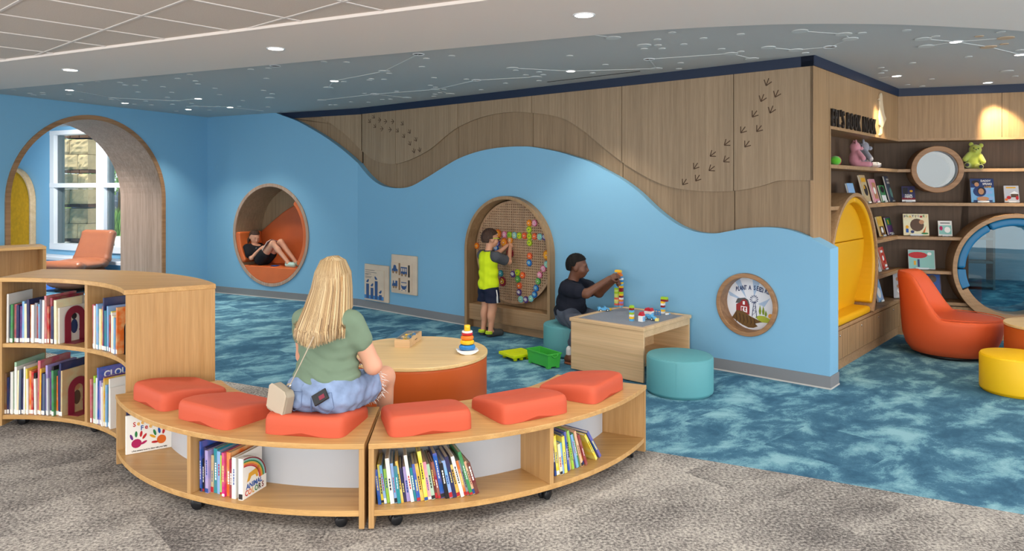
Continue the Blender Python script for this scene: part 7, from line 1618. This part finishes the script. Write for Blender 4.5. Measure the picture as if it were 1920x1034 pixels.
ts = blob('tee_shirt', tor[1:] + [ell((0, -0.03, 0.60), (0.112, 0.09, 0.06)), cap(SR, lerp(SR, ER, 0.62), 0.048, 0.054), cap(SL, lerp(SL, EL, 0.62), 0.048, 0.054)], 'tee_black', gr_, h=0.006, k=0.025, inflate=0.011, warp=lambda X, Y, Z: 0.003 * np.sin(Z * 60 + Y * 40), cut=plane_cut((0, -0.18, 0.778), (0, 0.3, 1)))
for k, (a, w) in enumerate(((0.035, 0.05), (0.0, 0.06), (-0.03, 0.035))): MB().box((0.055 - 0.005 * k, -0.052 + 0.017 * k, 0.718 - 0.026 * k), (w, 0.004, 0.014), mat=euler(-50, 0, -12)).build('shirt_print', 'thread_white', ts)
blob('shorts', [tor[0], cap((0.06, 0.02, 0.548), lerp((0.06, 0.02, 0.548), KR, 0.30), 0.082, 0.082), cap((-0.06, 0.02, 0.548), lerp((-0.06, 0.02, 0.548), KL, 0.30), 0.08, 0.08)], 'tee_black', gr_, h=0.0065, k=0.02, inflate=0.008)
for an in ((0.06, 0.585, 0.49), (-0.055, 0.62, 0.49)):
    cl = blob('clog', [cap((an[0], an[1] - 0.02, 0.494), (an[0], an[1] + 0.115, 0.494), 0.031, 0.034), cap((an[0], an[1] + 0.05, 0.506), (an[0], an[1] + 0.11, 0.50), 0.034, 0.032)], 'clog_mint', gr_, h=0.005, k=0.012)
    MB().tube([(an[0] + 0.034 * math.cos(a), an[1] - 0.005 + 0.038 * math.sin(a), 0.525) for a in np.linspace(math.pi, 2 * math.pi, 10)], 0.008, 6, flat=0.4).build('heel_strap', 'clog_mint', cl)
rbk = thing('open_book', 'open picture book held by the person in the round nook', 'book', wpt(FR2, NX - 0.34 + 0.135, 0.15, 0.765), FR2[1] - R90); rbk.rotation_euler = (math.radians(-38), 0, FR2[1] - R90)
for sx in (-1, 1):
    R = Matrix.Rotation(sx * math.radians(22), 3, 'Z'); c = MB(); c.box(R @ Vector((sx * 0.065, 0, 0.03)), (0.13, 0.004, 0.17), mat=R); cc = c.build('cover', 'book_cover', rbk); cc.color = rgb(176, 150, 156)
    p_ = MB(); p_.box(R @ Vector((sx * 0.064, -0.006, 0.03)), (0.122, 0.008, 0.16), mat=R); p_.build('pages', 'paper', rbk)
lb_ = MB().bb(-0.05, 0.05, -0.05, 0.05, 0, 0.006).build('blue_card', 'ink_blue', loc=wpt(FR2, NX + 0.0, 0.10, 0.468), rz=FR2[1] + 0.3); tag(lb_, 'small blue card lying on the nook seat under the knees', 'card')
# ------------------------------------------------------------------ outside the alcove window
mat('stone_block', rgb(206, 182, 142), 0.95, 0.1, var=0.14, vscale=7, bump=1.0, bscale=26); mat('band_brick', rgb(112, 84, 66), 0.9, 0.1, var=0.1, vscale=9)
mat('grass', rgb(112, 140, 62), 0.95, 0.1, var=0.25, vscale=3); mat('concrete', rgb(206, 204, 198), 0.9, 0.1, var=0.04, vscale=2); mat('asphalt', rgb(128, 128, 130), 0.9, 0.1); mat('leaf', rgb(120, 160, 84), 0.8, 0.2, var=0.3, vscale=1.5); mat('bark', rgb(104, 88, 72), 0.95, 0.1); mat('car_paint', rgb(58, 70, 88), 0.25, 0.6); mat('car_glass', rgb(30, 36, 42), 0.1, 0.6)
lft = alc = downlight(wpt(FR2, CORNER - 1.9, -1.5, 0), ZC, 0.06, 'recessed downlight in the alcove ceiling behind the arch', True, 230, (1, 0.98, 0.95), 150, aim=wpt(FR2, CORNER - 2.0, 0.0, 1.3))
def gnd(name, y0, y1, m, z, label):
    o = MB().bb(-70, 0.0, y0, y1, z - 0.1, z).build(name, m); tag(o, label, kind='structure'); return o
# everything lies beyond the building line, far left
def strip(name, d0, d1, m, z, label):
    o = MB().slab([(-d0 * 1.3, d0), (-d0 * 0.36, d0), (-d1 * 0.36, d1), (-d1 * 1.3, d1)], z - 0.1, z).build(name, m); tag(o, label, kind='structure')
strip('ground_lawn', 16.5, 120, 'grass', -0.16, 'green lawn outside the alcove window'); strip('ground_path', 18, 27.5, 'concrete', -0.15, 'pale concrete path outside'); strip('ground_kerb', 38, 40.5, 'concrete', -0.15, 'pale kerb strip beyond the lawn'); strip('ground_road', 40.5, 50, 'asphalt', -0.15, 'grey road beyond the lawn')
pd = 14.4; px0 = at(113, 400, pd).x; pxw = at(172, 400, pd).x - px0
pil = thing('stone_pillar', 'tan rough block pillar with dark brick bands outside the window', 'pillar', (px0, pd, -0.2), math.radians(-10))
rp = random.Random(4); bands = [0.593 - 0.685, 0.593, 1.277, 1.96, 2.654]
for bi, b in enumerate(bands + [3.34]):
    z0 = b + 0.2
    for k in range(3): w = pxw / 3; MB().bb(k * w + 0.006, (k + 1) * w - 0.006, 0.012, 0.5, z0 - 0.032, z0 + 0.032).build('band_brick', 'band_brick', pil, bevel=0.004)
    for r in range(2):
        za = z0 + 0.04 + r * 0.30; splits = [0, 0.62, 1.0] if (bi + r) % 2 else [0, 0.34, 1.0]
        for u, v in zip(splits[:-1], splits[1:]):
            n = 7; vs, fs = [], []; X0, X1 = u * pxw + 0.004, v * pxw - 0.004
            for i in range(n):
                for j in range(n): e = i in (0, n - 1) or j in (0, n - 1); vs.append((X0 + (X1 - X0) * i / (n - 1), 0.0 if e else -0.012 - rp.random() * 0.03, za + 0.292 * j / (n - 1)))
            for i in range(n - 1):
                for j in range(n - 1): fs.append((i * n + j, (i + 1) * n + j, (i + 1) * n + j + 1, i * n + j + 1))
            mb = MB().add(vs, fs); mb.bb(X0, X1, 0.0, 0.5, za, za + 0.292); mb.build('stone_block', 'stone_block', pil)
def tree(x, y, h, r, label, seed, n=1500):
    t = thing('tree', label, 'tree', (x, y, -0.16)); rt = random.Random(seed)
    MB().tube([(0, 0, 0), (0.05, 0, h * 0.3), (-0.05, 0.05, h * 0.6)], [0.16, 0.13, 0.06], 8).build('trunk', 'bark', t); mb = MB()
    for _ in range(n):
        while True:
            p = Vector((rt.uniform(-1, 1), rt.uniform(-1, 1), rt.uniform(-1, 1)))
            if 0.35 < p.length < 1: break
        c = Vector((p.x * r, p.y * r, h * 0.62 + p.z * h * 0.40)); s = rt.uniform(0.12, 0.26); R = euler(rt.uniform(0, 360), rt.uniform(0, 360), rt.uniform(0, 360))
        mb.add([c + R @ Vector(q) * s for q in ((-0.5, 0, 0), (0, 0.3, 0.06), (0.5, 0, 0), (0, -0.3, 0.06))], [(0, 1, 2, 3)])
    o = mb.build('leaves', 'leaf', t); o['kind'] = 'stuff'
for k, (px, d, h, r, lab) in enumerate(((182, 31, 6.5, 1.5, 'leafy green tree beside the stone pillar'), (226, 34, 6.0, 2.0, 'leafy tree at the right of the alcove window'), (150, 55, 9.0, 4.0, 'large tree far behind the pillar'), (205, 60, 8.5, 4.5, 'large tree across the road'), (240, 62, 8.0, 4.5, 'large tree across the road on the right'))):
    p = at(px, 351, d); tree(p.x, p.y, h, r, lab, k + 2, 750 if d < 40 else 900)
def shrub(px, d, label, seed):
    p = at(px, 351, d); t = thing('shrub', label, 'shrub', (p.x, p.y, -0.16)); mb = MB(); rt = random.Random(seed)
    for _ in range(260):
        a = rt.uniform(0, 2 * math.pi); q = rt.uniform(0, 0.45); b = Vector((q * math.cos(a), q * math.sin(a), 0)); tip = b + Vector((rt.uniform(-0.3, 0.3), rt.uniform(-0.3, 0.3), rt.uniform(0.6, 1.1))); w = Vector((0.02, 0.0, 0))
        mb.add([b - w, b + w, (b + tip) / 2 + w, tip, (b + tip) / 2 - w], [(0, 1, 2, 3, 4)])
    o = mb.build('blades', 'leaf', t); o['kind'] = 'stuff'
shrub(176, 26.5, 'tuft of tall green grass beside the pillar', 8); shrub(203, 26.8, 'tuft of tall green grass near the path', 9); shrub(222, 27.0, 'tuft of tall green grass at the right of the path', 10)
cp = at(205, 351, 45); car = thing('car', 'dark blue car parked on the road outside', 'car', (cp.x, cp.y, -0.15), math.radians(-20))
prof = [(-2.2, 0.35), (2.2, 0.35), (2.25, 0.7), (2.0, 0.9), (1.2, 1.0), (0.6, 1.5), (-0.9, 1.55), (-1.7, 1.05), (-2.2, 0.95)]
MB().prism(prof, -0.85, 0.85).build('car_body', 'car_paint', car, bevel=0.05); MB().prism([(1.05, 1.02), (0.55, 1.42), (-0.85, 1.46), (-1.45, 1.06)], -0.86, 0.86).build('windows', 'car_glass', car)
for x in (-1.4, 1.4):
    for y in (-0.8, 0.8): MB().lathe([(0.0001, -0.1), (0.33, -0.1), (0.33, 0.1), (0.0001, 0.1)], 20, (x, y, 0.33), Matrix.Rotation(R90, 3, 'X')).build('wheel', 'tyre', car)
